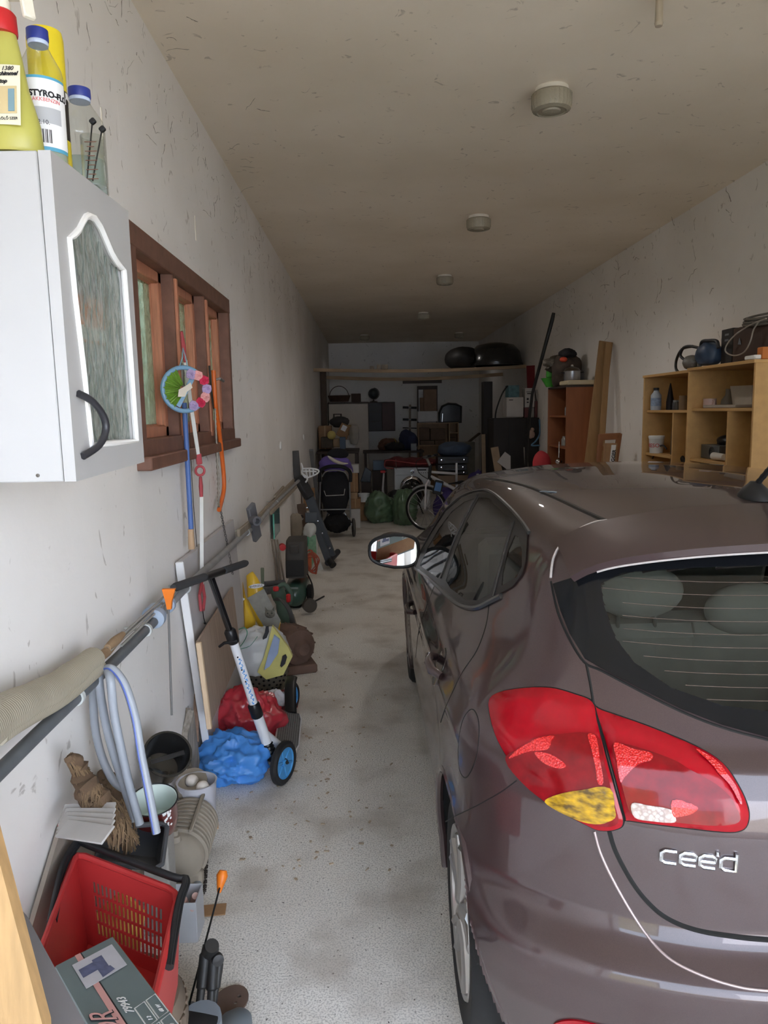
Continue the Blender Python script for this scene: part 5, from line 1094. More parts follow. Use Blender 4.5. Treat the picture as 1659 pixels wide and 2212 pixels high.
# black bucket and clear tub behind the pot
bb = PX(352, 1650, -.735); ax = V((.40, -.55, .73)).normalized(); K = .66; t = thing('black_bucket', 'black plastic bucket lying tilted open behind the enamel pot', 'bucket', bb)
obj('bucket_wall', MB().lathe([(a_ * K, b_ * K) for a_, b_ in ((0, -.09), (.085, -.09), (.092, -.07), (.118, .11), (.126, .112), (.126, .12), (.115, .12), (.09, -.06), (0, -.075))], bb, ax, 36, caps=False), mat('glossy_black', (36, 35, 34), .2, var=.15, coat=.4), t); s_ = ax.cross(V((0, 0, 1))).normalized(); obj('bucket_bail', MB().bar(bb + ax * .088 - s_ * .03 + V((.03, -.02, 0)), bb + ax * .088 + s_ * .085 + V((.03, -.02, 0)), .016, .005, ax), BLACK, t)
tb_ = V((-.715, 2.86, 0)); t = thing('white_tub', 'cloudy white plastic tub under the tilted black bucket', 'tub', tb_); obj('tub_wall', MB().lathe([(0, .002), (.06, 0), (.064, .01), (.078, .235), (.081, .24), (.075, .24), (.06, .012), (0, .012)], tb_, (0, 0, 1), 32, caps=False), mat('cloudy_white', (206, 206, 214), .4, var=.05, alpha=.85), t)
for i, (dx, dy) in enumerate(((.03, -.03), (-.025, .025))): solo('pale_ball', MB().ball(tb_ + V((dx, dy, .225)), .027, 14, 10), mat('pale_ball', (214, 206, 196), .7, var=.1), ('pale round ball in the white tub, the right of two', 'pale round ball in the white tub, the left of two')[i], 'ball', 'pale balls in the white tub')
# weathered planks by the wall
PLK = mat('weathered_plank', (150, 142, 132), .95, var=.3, scale=5, stretch=(22, 22, 1.4), bump=.4, bscale=30); PLB = mat('weathered_plank_brown', (150, 124, 106), .95, var=.25, scale=5, stretch=(22, 22, 1.4), bump=.4, bscale=30)
def leaner(nm, corners, th, m, lab, cat, tow=(-1, .5, 0), grp=None):
    c = [V((max(p.x, WL + .025), p.y, max(p.z, 0.001))) for p in corners]; return solo(nm, board(c, th, tow), m, lab, cat, grp, 25)
leaner('plank', [PY(372, 1592, 3.1), PY(419, 1535, 3.16), PZ(437, 1690, 0.0), PZ(392, 1718, 0.0)], .03, PLK, 'broad grey weathered plank, the frontmost of the planks against the wall', 'plank', grp='weathered planks by the wall')
leaner('plank', [PY(335, 1536, 3.2), PY(358, 1530, 3.2), PY(378, 1602, 3.12), PY(352, 1612, 3.12)], .03, PLK, 'short grey plank leftmost beside the black bucket', 'plank', grp='weathered planks by the wall')
leaner('plank', [PY(356, 1520, 3.34), PY(374, 1500, 3.36), PY(386, 1590, 3.3), PY(368, 1604, 3.3)], .03, PLB, 'narrow brownish plank standing second from the left against the wall', 'plank', grp='weathered planks by the wall')
leaner('plank', [PY(382, 1502, 3.5), PY(397, 1490, 3.5), PY(402, 1550, 3.48), PY(386, 1568, 3.48)], .03, PLB, 'small reddish brown plank behind the broad grey one', 'plank', grp='weathered planks by the wall')
leaner('plank', [PY(356, 1516, 3.42), PY(392, 1484, 3.44), PY(396, 1500, 3.44), PY(362, 1536, 3.42)], .05, PLK, 'short cross board topping the frame of weathered planks', 'plank', grp='weathered planks by the wall')
hr_ = MB(); Rh = random.Random(9)
for k in range(50):
    p = PY(385 + Rh.uniform(-18, 18), 1482 + Rh.uniform(-14, 10), 3.45); p.x = max(p.x, WL + .02); hr_.tube([p, p + V((Rh.uniform(-.01, .02), 0, Rh.uniform(-.02, .04))), p + V((Rh.uniform(-.01, .03), 0, Rh.uniform(-.03, .03)))], .0007, 4)
o_ = solo('string_tangle', hr_, mat('hair_beige', (186, 174, 158), .9, var=.1), 'pale tangle of loose string on top of the weathered planks', 'string'); o_['kind'] = 'stuff'
# white edged panel and plywood
a, b = PX(391, 1214, WL + .035), PZ(430, 1668, .001); b.x = max(b.x, WL + .05); t = thing('wall_panel', 'tall grey panel with a white front edge leaning flat on the wall behind the scooter', 'panel', b); L_ = V((0, 1.25, 0)); n_ = V((-.02, 0, 0))
obj('panel_face', MB().prism([a, b, b + L_, a + L_], n_), mat('panel_grey', (196, 192, 192), .8, var=.06, scale=3, bump=.03), t); obj('edge_strip', MB().bar(a + V((-.006, -.006, 0)), b + V((-.004, -.006, .002)), .034, .014, (0, 1, 0)), mat('edge_white', (240, 240, 240), .4, var=0), t)
a, b = PX(428, 1386, -.72), PZ(452, 1568, .001); b = V((-.66, b.y * .97 if False else 3.86, .001)); a = PX(428, 1386, -.735); t = thing('plywood_sheet', 'brown plywood sheet with a pale batten along its front edge, leaning by the wall', 'panel', b); L_ = V((-.03, 1.0, 0)); b = PY(452, 1572, a.y + .0)
obj('sheet', MB().prism([a, b, b + L_, a + L_ * 1.0], V((-.01, 0, 0))), mat('plywood_brown', (166, 146, 130), .75, var=.12, scale=3, stretch=(20, 20, 1.2), bump=.05), t); obj('batten', MB().bar(a + V((.004, -.01, 0)), b + V((.004, -.01, 0)), .022, .022, (1, 0, 0)), mat('pale_batten', (214, 188, 156), .6, var=.08, scale=5, stretch=(14, 14, 1.5)), t)
# ribbed motor casing on the floor
DUSTM = mat('dusty_casing', (150, 140, 126), .95, var=.15, scale=5, bump=.15, bscale=30)
m0, m1 = PY(384, 1876, 2.52), PY(418, 1735, 2.82); m0.z = .105; m1.z = .115; ax = (m1 - m0); Lm = ax.length; ax.normalize(); t = thing('motor_casing', 'dusty ribbed cast motor casing lying on the floor beside the tray', 'motor', V((m0.x, m0.y, 0)) + (m1 - m0) / 2 * V((1, 1, 0)).length * 0 + (m1 - m0) * .5 * 1 - V((0, 0, .055)))
prof = [(0, -.02), (.05, -.02), (.085, 0), (.092, .03)]
k_ = 9
for i in range(k_):
    z = .05 + (Lm - .1) * i / (k_ - 1); prof += [(.092, z - .010), (.103, z - .006), (.103, z + .006), (.092, z + .010)]
prof += [(.09, Lm - .02), (.07, Lm), (0, Lm)]
obj('ribbed_body', MB().lathe(prof, m0, ax, 36), DUSTM, t, 50)
obj('top_bar', MB().bar(m0 + V((.045, 0, .098)) + ax * .03, m1 + V((.045, 0, .098)) - ax * .02, .014, .012), DUSTM, t)
fp = m1 + V((-.02, .06, .10)); obj('flange', MB().lathe([(.032, -.015), (.085, -.015), (.088, 0), (.085, .014), (.034, .014), (.03, -.015)], fp, (.1, -.2, 1), 28, sy=1.0, sx=.72, caps=False), DUSTM, t); obj('flange_neck', MB().lathe([(.055, -.09), (.052, -.015)], fp, (.1, -.2, 1), 20), DUSTM, t)
obj('bolt_boss', MB().lathe([(.022, 0), (.02, .02), (.012, .022), (.012, .04), (0, .04)], m0 + V((-.0, -.012, .09)), (0, 0, 1), 14), DUSTM, t); obj('foot', MB().box(m0 + ax * .02 + V((0, 0, -.075)), (.17, .05, .06), None, .01), DUSTM, t)
# plastic tub with corks, tube, chain
tb_ = V((-.635, 2.29, 0)); t = thing('cork_tub', 'clear grey plastic tub holding pinkish corks, below the motor casing', 'tub', tb_); tw = MB()
for s_ in ((-.05, 0, .004, .10), (.05, 0, .004, .10), (0, -.05, .10, .004), (0, .05, .10, .004)): tw.box(tb_ + V((s_[0], s_[1], .07)), (s_[2], s_[3], .14), None, .001)
tw.box(tb_ + V((0, 0, .003)), (.10, .10, .005), None, .001); obj('tub_wall', tw, mat('cloudy_grey', (190, 192, 196), .3, var=.03, alpha=.8), t)
for i in range(6):
    p = tb_ + V((-.028 + .028 * (i % 3), -.024 + .04 * (i // 3), .085 + .012 * (i % 2))); solo('cork', MB().cyl(p, p + V((.012 * (i % 3 - 1), -.02, .035)), .013, .012, 12), mat('pink_cork', (206, 172, 162), .85, var=.1), 'pinkish round cork lying in the clear grey tub', 'cork', 'corks in the plastic tub')
a, b = PZ(423, 1940, .02), PZ(436, 1838, .02); solo('grey_tube', MB().tube([a, b], .014, 12), GREYP, 'short grey plastic tube lying on the floor along the motor casing', 'tube')
ch = MB(); P_ = crom([PZ(441, 1928, .008), PZ(444, 1880, .008), PZ(447, 1830, .008)], 10)
for i in range(len(P_) - 1):
    a, b = P_[i], P_[i + 1]; s_ = V((.006, 0, 0)) if i % 2 else V((0, 0, .005)); ch.tube([a + s_, b + s_, b - s_, a - s_], .003, 5, True)
o_ = solo('dark_chain', ch, mat('dark_chain', (80, 72, 66), .6, metal=.5), 'dark saw chain lying on the concrete beside the grey tube', 'chain'); o_['kind'] = 'stuff'
# orange gripped rod leaning over the floor
a, b, c_ = PY(482, 1880, 2.3), PY(476, 1912, 2.28), PY(408, 2172, 1.9); t = thing('orange_grip_rod', 'thin dark rod with an orange grip, slanting up from the tripod', 'tool', c_); obj('grip', MB().tube([a, a.lerp(b, .35), b, b + (b - a) * .5], [.012, .019, .012, .006], 12), ORANGE, t); obj('shaft', MB().tube([b, c_], .0032, 6), DARK, t)
for (x, y, sx, sy, rz, lab, m) in ((461, 1966, .085, .06, .1, 'torn printed cardboard scrap on the concrete floor', CARD), (464, 1784, .03, .05, .2, 'small pale wood chip on the concrete beside the motor casing', mat('chip_pale', (214, 178, 136), .8))):
    p = PZ(x, y, .004); solo('scrap', MB().box(p, (sx, sy, .004), rz, .001), m, lab, 'scrap')
cl = PZ(460, 1966, .0066); 
# folded tripod, boots, metal plate
t = thing('tripod', 'folded black tripod lying at the bottom edge beside the boots', 'tripod', PZ(450, 2160, .0)); TM = mat('tripod_black', (46, 45, 44), .5, var=.25)
for (p0, p1, z0, z1, r) in (((446, 2040), (424, 2230), .20, .03, .013), ((462, 2048), (452, 2230), .19, .03, .013), ((474, 2066), (458, 2200), .16, .03, .011)):
    a, b = PZ(*p0, z0), PZ(*p1, z1); obj('leg', MB().tube([a, a.lerp(b, .1), a.lerp(b, .12), a.lerp(b, .5), a.lerp(b, .52), b], [r * .8, r, r * 1.3, r * 1.2, r * .9, r * .8], 12), TM, t)
hb = PZ(455, 2050, .20); obj('hub', MB().lathe([(.022, -.02), (.024, .0), (.02, .02), (0, .02)], hb, (.3, -.4, .8), 16), TM, t); kn = PZ(470, 2072, .18); obj('knob', MB().lathe([(.016, -.01), (.017, 0), (.016, .01), (0, .012)], kn, (.4, -.9, .2), 16), TM, t)
def boot(x, y, rz, lab):
    b = PZ(x, y, 0); b.z = 0; t = thing('rubber_boot', lab, 'boot', b, 'grey rubber boots'); Mb = Matrix.Translation(b) @ Matrix.Rotation(rz, 4, 'Z')
    sec = [(-.02, .035, .05), (.0, .045, .055), (.04, .05, .052), (.10, .05, .046), (.16, .05, .04), (.21, .045, .034), (.245, .03, .024)]; mb = MB(); n = 16; vs = []; fs = []
    for (yy, hw, hh) in sec:
        for j in range(n): a = 2 * math.pi * j / n; vs.append(V((math.cos(a) * hw, yy, hh + math.sin(a) * hh)))
    for i in range(len(sec) - 1):
        for j in range(n): fs.append((i * n + j, (i + 1) * n + j, (i + 1) * n + (j + 1) % n, i * n + (j + 1) % n))
    fs += [tuple(range(n)), tuple((len(sec) - 1) * n + j for j in range(n))[::-1]]; mb.add(vs, fs); mb.tube([V((0, .02, .06)), V((0, .015, .12)), V((0, .0, .18)), V((0, -.01, .235))], [.045, .044, .048, .052], 16); mb.xf(Mb); BG = mat('boot_grey', (112, 120, 128), .6, var=.1, scale=5); obj('upper', mb, BG, t, 60); obj('boot_opening', MB().lathe([(.046, 0), (.043, .002), (0, .0022)], Mb @ V((0, -.01, .2352)), (0, -.04, 1), 18), DARK, t)
    s = MB()
    s.prism([Mb @ V(q) for q in ((-.045, -.025, 0), (.045, -.025, 0), (.054, .10, 0), (.048, .2, 0), (.02, .252, 0), (-.02, .252, 0), (-.048, .2, 0), (-.054, .10, 0))], V((0, 0, .016))); obj('sole', s, DARK, t)
boot(372, 2362, .05, 'grey rubber boot nearer the wall at the bottom edge'); boot(446, 2378, -.2, 'grey rubber boot nearer the car at the bottom edge')
p = PZ(498, 2160, .01); Mx = Matrix.Translation(p) @ Matrix.Rotation(-.3, 4, 'Z'); solo('metal_plate', ringplate(Mx, [(math.cos(a) * .05, math.sin(a) * .06) for a in [6.283 * i / 20 for i in range(20)]] , [[(.018 + math.cos(a) * .006, .02 + math.sin(a) * .006) for a in [6.283 * i / 8 for i in range(8)]], [(.018 + math.cos(a) * .006, -.005 + math.sin(a) * .006) for a in [6.283 * i / 8 for i in range(8)]]], .006), mat('rusty_plate', (112, 92, 82), .8, var=.2), 'rounded rusty metal plate with two holes beside the boots', 'plate')
# ================================================================ kick scooter
SW = mat('scooter_white', (232, 233, 236), .3, var=.02, coat=.4); SB = mat('scooter_black', (26, 26, 28), .35, var=.1); SBL = mat('scooter_blue', (74, 154, 212), .4, var=.06)
sp0 = PZ(612, 1700, 0); fwc = V((sp0.x, sp0.y + .035, .100)); Yt = fwc.y + .05
top = PY(455, 1246, Yt - .21); mid = PY(501, 1376, Yt - .13); col = PY(552, 1534, Yt - .05); low = PY(585, 1628, Yt); sc = thing('kick_scooter', 'white and black kick scooter with blue wheels leaning against the wall', 'scooter', sp0)
obj('inner_stem', MB().tube([top, mid], .0150, 14), mat('gloss_black', (20, 20, 22), .15, var=.05, coat=1), sc); obj('outer_stem', MB().tube([mid, col], .0200, 16), SW, sc); obj('lower_stem', MB().tube([col, col.lerp(low, .75)], .0245, 16), SW, sc)
obj('clamp', MB().lathe([(.022, -.03), (.026, -.025), (.026, .03), (.019, .04)], mid, (top - mid), 18), SB, sc); q = mid + V((-.03, -.02, -.02)); obj('clamp_lever', MB().tube([mid + V((.025, -.015, -.015)), q, q + V((-.025, .01, -.02))], [.008, .007, .006], 8), SB, sc)
obj('fold_joint', MB().lathe([(.025, -.035), (.028, -.03), (.028, .03), (.021, .04)], col, (top - col), 18), SB, sc)
la, lb_ = col.lerp(low, .72), low + (low - col).normalized() * .03; obj('suspension_boot', MB().tube([la.lerp(lb_, i / 10) for i in range(11)], [.028 if i % 2 else .023 for i in range(11)], 16), SB, sc)
hl_ = PX(374, 1270, -.742); hr2 = PY(532, 1216, 2 * top.y - hl_.y + .04); hb_ = (hr2 - hl_); obj('handlebar', MB().tube([hl_.lerp(hr2, .25), hl_.lerp(hr2, .7)], .011, 12), SB, sc); obj('bar_clamp', MB().tube([hl_.lerp(hr2, .36), hl_.lerp(hr2, .62)], .0165, 14), SB, sc)
GRIP = mat('grip_foam', (58, 58, 60), .85, var=.1); obj('grip', MB().tube([hl_, hl_.lerp(hr2, .03), hl_.lerp(hr2, .37)], [.013, .017, .017], 14), GRIP, sc); obj('grip', MB().tube([hl_.lerp(hr2, .64), hl_.lerp(hr2, .97), hr2], [.017, .017, .013], 14), GRIP, sc)
dg = MB(); ax_ = (col - mid); s_ = V((.55, -.8, 0))
for k in range(34):
    u = .28 + .62 * k / 34; a = .35 + .25 * math.sin(k * 1.7); p = mid + ax_ * u + V((math.sin(a) * .0203, -math.cos(a) * .0203, 0)); dg.lathe([(.0035 + .002 * (k % 3 == 0), 0), (.002, .0006)], p, V((math.sin(a), -math.cos(a), 0)), 5)
o_ = obj('blue_print', dg, mat('print_sky', (90, 150, 210), .4, var=.2), sc); o_['kind'] = 'stuff'
for u in (.25, .42, .58): p = mid + ax_ * u + V((.002, -.0203, 0)); obj('height_hole', MB().lathe([(.0042, 0), (.003, .0008)], p, (0, -1, 0), 8), DARK, sc)
ws = V((.90, -.42, 0)).normalized()       # front wheel axle: steered so that its blue face shows
def scwheel(c, axd, r, par):
    obj('tyre', MB().lathe([(r * .72, -.014), (r * .9, -.016), (r, -.008), (r, .008), (r * .9, .016), (r * .72, .014)], c, axd, 40, caps=False), mat('urethane_black', (36, 36, 38), .55, var=.1), par)
    h = MB(); h.lathe([(r * .73, -.012), (r * .68, -.006), (.02, -.004), (.02, .004), (r * .68, .006), (r * .73, .012)], c, axd, 40, caps=False)
    for k in range(6):
        a = 6.283 * k / 6; u_ = axd.orthogonal().normalized(); w_ = axd.cross(u_); d_ = u_ * math.cos(a) + w_ * math.sin(a); h.bar(c + d_ * .018, c + d_ * r * .7, .014, .02, axd)
    h.lathe([(.016, -.014), (.018, 0), (.016, .014), (0, .016)], c, axd, 14); obj('wheel_hub', h, SBL, par)
scwheel(fwc, ws, .100, sc)
for sg in (-1, 1): obj('fork_arm', MB().tube([lb_ + ws * .012 * sg, (lb_ * .4 + fwc * .6) + ws * .026 * sg + V((0, .0, .02)), fwc + ws * .024 * sg], [.018, .015, .008], 10, flat=.6), SB, sc)
rwc = V((fwc.x - .045, fwc.y + .83, .088)); scwheel(rwc, V((.95, -.3, 0)).normalized(), .088, sc)
d0, d1 = V((fwc.x - .005, fwc.y + .16, .085)), V((fwc.x - .03, fwc.y + .66, .085)); dk = (d1 - d0).normalized(); ds = V((dk.y, -dk.x, 0)) * 1; tilt = V((0, 0, -.28)); dsv = (ds + tilt).normalized(); outl = [(-.045, 0), (.045, 0), (.062, .08), (.062, .40), (.05, .47), (-.05, .47), (-.062, .40), (-.062, .08)]
Md = frame(d0, dsv, dk); obj('deck', ringplate(Md, outl, [], .03), SW, sc); gt = ringplate(Matrix.Translation(Md.to_3x3() @ V((0, 0, .003))) @ Md, [(a * .9, b * .97 + .007) for a, b in outl], [], .0025); obj('grip_tape', gt, mat('grip_tape', (104, 104, 104), .9, var=.15, scale=40, bump=.3), sc)
rg = MB()
for k in range(9): x = -.044 + .011 * k; rg.bar(Md @ V((x, .03, .0035)), Md @ V((x, .45, .0035)), .003, .0015, Md.to_3x3() @ V((0, 0, 1)), .0004)
o_ = obj('tape_ridge', rg, mat('ridge_grey', (140, 140, 140), .8, var=0), sc); o_['kind'] = 'stuff'
obj('front_neck', MB().tube([Md @ V((0, .03, -.015)), d0 + V((0, -.05, .02)), col.lerp(low, .5)], [.026, .022, .02], 12), SW, sc); obj('rear_fender', MB().tube(crom([Md @ V((0, .45, .0)), rwc + V((0, -.05, .085)), rwc + V((0, .05, .10))], 5), [.032] * 11, 12, flat=.4), SB, sc)
# red wheeled board behind the scooter
p = PZ(612, 1585, .03); t = thing('skateboard', 'red wheeled skateboard lying behind the scooter deck', 'skateboard', V((p.x, p.y + .15, 0))); obj('board_deck', MB().bar(V((p.x - .02, p.y, .075)), V((p.x - .08, p.y + .5, .075)), .17, .012, (0, 0, 1), .005), mat('board_maroon', (120, 40, 44), .5), t)
for dx, dy in ((.062, .06), (-.10, .06), (.02, .42), (-.14, .42)): obj('wheel', MB().lathe([(.012, -.018), (.027, -.016), (.028, 0), (.027, .016), (.012, .018)], V((p.x + dx, p.y + dy, .030)), (1, .1, 0), 18), REDP, t)
for dy in (.06, .42): obj('truck', MB().bar(V((p.x - .12 - .02 * (dy > .1), p.y + dy, .035)), V((p.x + .07 - .05 * (dy > .1), p.y + dy, .035)), .02, .02).box(V((p.x - .03, p.y + dy, .055)), (.05, .05, .03), None, .006), STEEL, t)
Yw = 15.9
# ================================================================ bags, drum and machines along the left wall
def crumple(nm, px, py, Y, rx, ry, rz, seed, m, lab, cat, grp=None, floor=True, amp=.34, fr=2.8, fold=.11):
    c = PY(px, py, Y)
    if floor: c.z = rz * .78
    c.x = max(c.x, WL + rx * 1.02); return solo(nm, MB().bag(c, (rx, ry, rz), seed, amp, fr, 84, 50, True, 0, fold), m, lab, cat, grp, 60)
BAGR = mat('red_polythene', (196, 58, 70), .28, var=.15, scale=5, coat=.5); BAGB = mat('blue_polythene', (74, 140, 214), .4, var=.15, scale=5)
crumple('plastic_bag', 508, 1568, 3.74, .17, .17, .155, 2, BAGR, 'crumpled red plastic bag on the floor behind the scooter', 'bag')
crumple('plastic_bag', 505, 1655, 3.34, .165, .13, .115, 5, BAGB, 'crumpled blue plastic bag on the concrete in front of the red one', 'bag')
crumple('plastic_bag', 592, 1500, 4.05, .10, .07, .09, 9, mat('white_polythene', (206, 204, 208), .4, var=.08), 'scrap of thin white plastic bag behind the red bag', 'bag')
# perforated drum and rusty machine
DRM = mat('drum_grey', (122, 116, 104), .7, metal=.3, var=.15); c = PY(575, 1478, 4.42); c.z = max(c.z, .14); t = thing('perforated_drum', 'dusty perforated metal drum on the floor behind the scooter', 'drum', V((c.x, c.y, 0)))
ax = V((.15, -.95, -.1)).normalized(); obj('drum_shell', MB().lathe([(.135, .22), (.14, .02), (.125, -.03), (.09, -.065), (.04, -.08), (0, -.082)], c, -ax, 32).lathe([(.138, .1), (.145, .1), (.145, .12), (.138, .12)], c, -ax, 32), DRM, t)
hl = MB(); u_ = ax.orthogonal().normalized(); w_ = ax.cross(u_)
for rr, zz, n in ((.03, .0815, 6), (.062, .0745, 12), (.092, .0635, 18), (.116, .042, 22)):
    for k in range(n): a = 6.2832 * k / n + rr * 9; p = c + ax * zz + (u_ * math.cos(a) + w_ * math.sin(a)) * rr; hl.lathe([(.0075, 0), (.006, .002), (0, .002)], p, (ax + (u_ * math.cos(a) + w_ * math.sin(a)) * rr * 4).normalized(), 8)
for zz in (-.02, -.06, -.10):
    for k in range(26): a = 6.2832 * k / 26; d_ = u_ * math.cos(a) + w_ * math.sin(a); hl.lathe([(.0075, 0), (.006, .002), (0, .002)], c + ax * zz + d_ * .1405, d_, 8)
o_ = obj('hole', hl, DARK, t); o_['kind'] = 'stuff'; obj('foot', MB().box(V((c.x, c.y + .1, max(.01, (c.z - .135) / 2))), (.2, .2, max(.02, c.z - .13)), None, .004), DRM, t)
RST = mat('rusty_machine', (112, 88, 76), .9, var=.25, scale=8, bump=.2); c = PY(632, 1432, 4.85); c.z = max(c.z, .17); t = thing('bench_motor', 'rusty round electric motor behind the perforated drum', 'motor', V((c.x, c.y, 0)))
obj('motor_body', MB().lathe([(.08, -.15), (.115, -.13), (.13, -.05), (.13, .06), (.115, .10), (.06, .12), (.04, .16), (0, .16)], c, (.6, -.8, 0), 32), RST, t); obj('motor_base', MB().box(V((c.x + .03, c.y, .03)), (.22, .26, .06), .3, .01).box(V((c.x + .03, c.y, .10)), (.12, .14, .10), .3, .01), RST, t); fn = MB()
for k in range(12): a = 6.2832 * k / 12; u_ = V((0, 0, 1)); w_ = V((.8, .6, 0)); fn.bar(c + (u_ * math.cos(a) + w_ * math.sin(a)) * .128 + V((-.05, .06, 0)), c + (u_ * math.cos(a) + w_ * math.sin(a)) * .128 + V((.05, -.06, 0)), .012, .014, u_ * math.cos(a) + w_ * math.sin(a))
o_ = obj('cooling_fin', fn, RST, t); o_['kind'] = 'stuff'
# white carrier bag and yellow pet food bags
WB = mat('carrier_white', (206, 208, 208), .45, var=.08, scale=4); c = PY(556, 1408, 4.35); t = thing('carrier_bag', 'white and yellow carrier bag with cut-out handles lying over the drum', 'bag', c - V((0, 0, .13)))
obj('bag_body', MB().bag(c, (.165, .11, .155), 12, .25, 2.6, 40, 24, True, 0, .10), WB, t, 60)
P4 = [PY(x, y, 4.22) for x, y in ((588, 1352), (622, 1398), (632, 1418), (612, 1458), (575, 1468), (556, 1452), (570, 1420))]; obj('yellow_fold', MB().prism(P4, V((0, .03, 0))), mat('carrier_yellow', (216, 208, 128), .4, var=.12, scale=8), t, 60)
P4 = [PY(x, y, 4.20) for x, y in ((592, 1372), (604, 1382), (600, 1412), (582, 1440), (570, 1448), (580, 1410))]; obj('pale_blue_fold', MB().prism(P4, V((0, .02, 0))), mat('carrier_pale_blue', (164, 182, 214), .4, var=.12, scale=8), t, 60)
P4 = [PY(x, y, 4.28) for x, y in ((494, 1424), (520, 1428), (545, 1440), (543, 1452), (520, 1452), (500, 1456), (494, 1440))]; obj('blue_corner', MB().prism(P4, V((0, .05, 0))), mat('carrier_blue', (64, 74, 160), .4, var=.1), t, 60)
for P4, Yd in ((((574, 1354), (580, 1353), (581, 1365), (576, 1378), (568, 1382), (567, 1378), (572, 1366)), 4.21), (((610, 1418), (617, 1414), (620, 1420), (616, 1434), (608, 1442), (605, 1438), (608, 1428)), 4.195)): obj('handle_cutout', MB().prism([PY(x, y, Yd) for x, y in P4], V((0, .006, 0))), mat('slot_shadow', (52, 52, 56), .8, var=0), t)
gl = MB().tube(crom([PY(x, y, 4.235) for x, y in ((516, 1360), (528, 1356), (534, 1366), (530, 1380), (520, 1395), (512, 1400))], 4), .006, 6, flat=.4).tube(crom([PY(x, y, 4.235) for x, y in ((520, 1402), (540, 1395), (556, 1375))], 4), .004, 6, flat=.4); obj('green_print', gl, mat('print_green', (84, 160, 130), .5, var=0), t)
YB_ = mat('petfood_yellow', (226, 184, 52), .4, var=.1, scale=5, coat=.2)
def petbag(lab, poly, Y, extra):
    P_ = [PY(x, y, Y) for x, y in poly]; P_ = [V((max(p.x, WL + .04), p.y, p.z)) for p in P_]; lo = min(P_, key=lambda p: p.z); t = thing('pet_food_bag', lab, 'bag', lo, 'yellow pet food bags'); cen = sum(P_, V()) / len(P_); mb = MB(); k = len(P_); rings = []
    for sc_, dy in ((1, .0), (.96, -.018), (.72, -.034), (.35, -.042)): rings.append([cen + (p - cen) * sc_ + V((0, dy, 0)) for p in P_])
    vs = [p for r in rings for p in r] + [cen + V((0, -.044, 0)), cen + V((0, .03, 0))]; fs = [(i * k + j, i * k + (j + 1) % k, (i + 1) * k + (j + 1) % k, (i + 1) * k + j) for i in range(3) for j in range(k)] + [(3 * k + j, 3 * k + (j + 1) % k, 4 * k) for j in range(k)] + [((j + 1) % k, j, 4 * k + 1) for j in range(k)]
    mb.add(vs, fs); obj('sack', mb, YB_, t, 60); extra(t, cen, Y); return t
def dens_(P, n=5): return [(P[i][0] + (P[(i + 1) % len(P)][0] - P[i][0]) * j / n, P[i][1] + (P[(i + 1) % len(P)][1] - P[i][1]) * j / n) for i in range(len(P)) for j in range(n)]
def logo(t, x, y, Y, ang, w, s_):
    o = PY(x, y, Y); Mx = Matrix.Translation(o) @ Matrix.Rotation(-ang, 4, 'Y') @ Matrix.Rotation(math.radians(90), 4, 'X'); n = 24; el = [(math.cos(6.2832 * i / n) * (w * .5), math.sin(6.2832 * i / n) * w * .14) for i in range(n)]
    a = obj('logo_plate', ringplate(Mx, el, [], .002), LBL, t); obj('lettering', MB().text(s_, Mx @ Matrix.Translation((-w * .30, -w * .06, .0008)), w * .19, .0004), INKB, a); obj('logo_ring', MB().tube([Mx @ V((-w * .38 + math.cos(i * .5236) * w * .05, math.sin(i * .5236) * w * .05, .001)) for i in range(12)], w * .014, 4, True), INKB, a)
def ex1(t, c, Y): logo(t, 514, 1296, Y - .052, .12, .085, 'VERSELE')
def ex2(t, c, Y):
    logo(t, 554, 1266, Y - .052, .12, .10, 'VERSELE'); q = [(534, 1292), (570, 1272), (606, 1340), (600, 1362), (575, 1362), (556, 1330)]
    pc = obj('picture_area', MB().prism([PY(x, y, Y - .048) for x, y in q], V((0, .004, 0))), mat('petfood_grey', (150, 148, 140), .5, var=.15, scale=20), t)
    ct_ = MB(); cc = PY(583, 1326, Y - .052); ct_.ball(cc, (.032, .006, .028), 16, 10)
    for sx in (-1, 1): ct_.prism([cc + V((sx * .030, 0, .014)), cc + V((sx * .012, 0, .024)), cc + V((sx * .030, 0, .048))], V((0, .004, 0)))
    kt = obj('printed_cat_face', ct_, mat('tabby_grey', (112, 108, 98), .8, var=.35, scale=60), pc)
    ey = MB()
    for sx in (-1, 1): ey.ball(cc + V((sx * .013, -.006, .005)), (.006, .002, .005), 8, 6)
    ey.ball(cc + V((0, -.007, -.008)), (.004, .002, .003), 8, 6); o_ = obj('printed_eyes', ey, mat('cat_eye', (60, 66, 50), .4, var=0), pc); o_['kind'] = 'stuff'
petbag('yellow pet food bag folded upright by the wall, left of the tabby cat one', dens_([(494, 1262), (503, 1257), (530, 1285), (553, 1340), (550, 1356), (508, 1378), (498, 1330)]), 4.56, ex1)
petbag('yellow and grey pet food bag with a tabby cat picture above the carrier bag', dens_([(504, 1258), (546, 1234), (556, 1248), (606, 1340), (604, 1366), (570, 1372), (550, 1335), (522, 1278)]), 4.70, ex2)
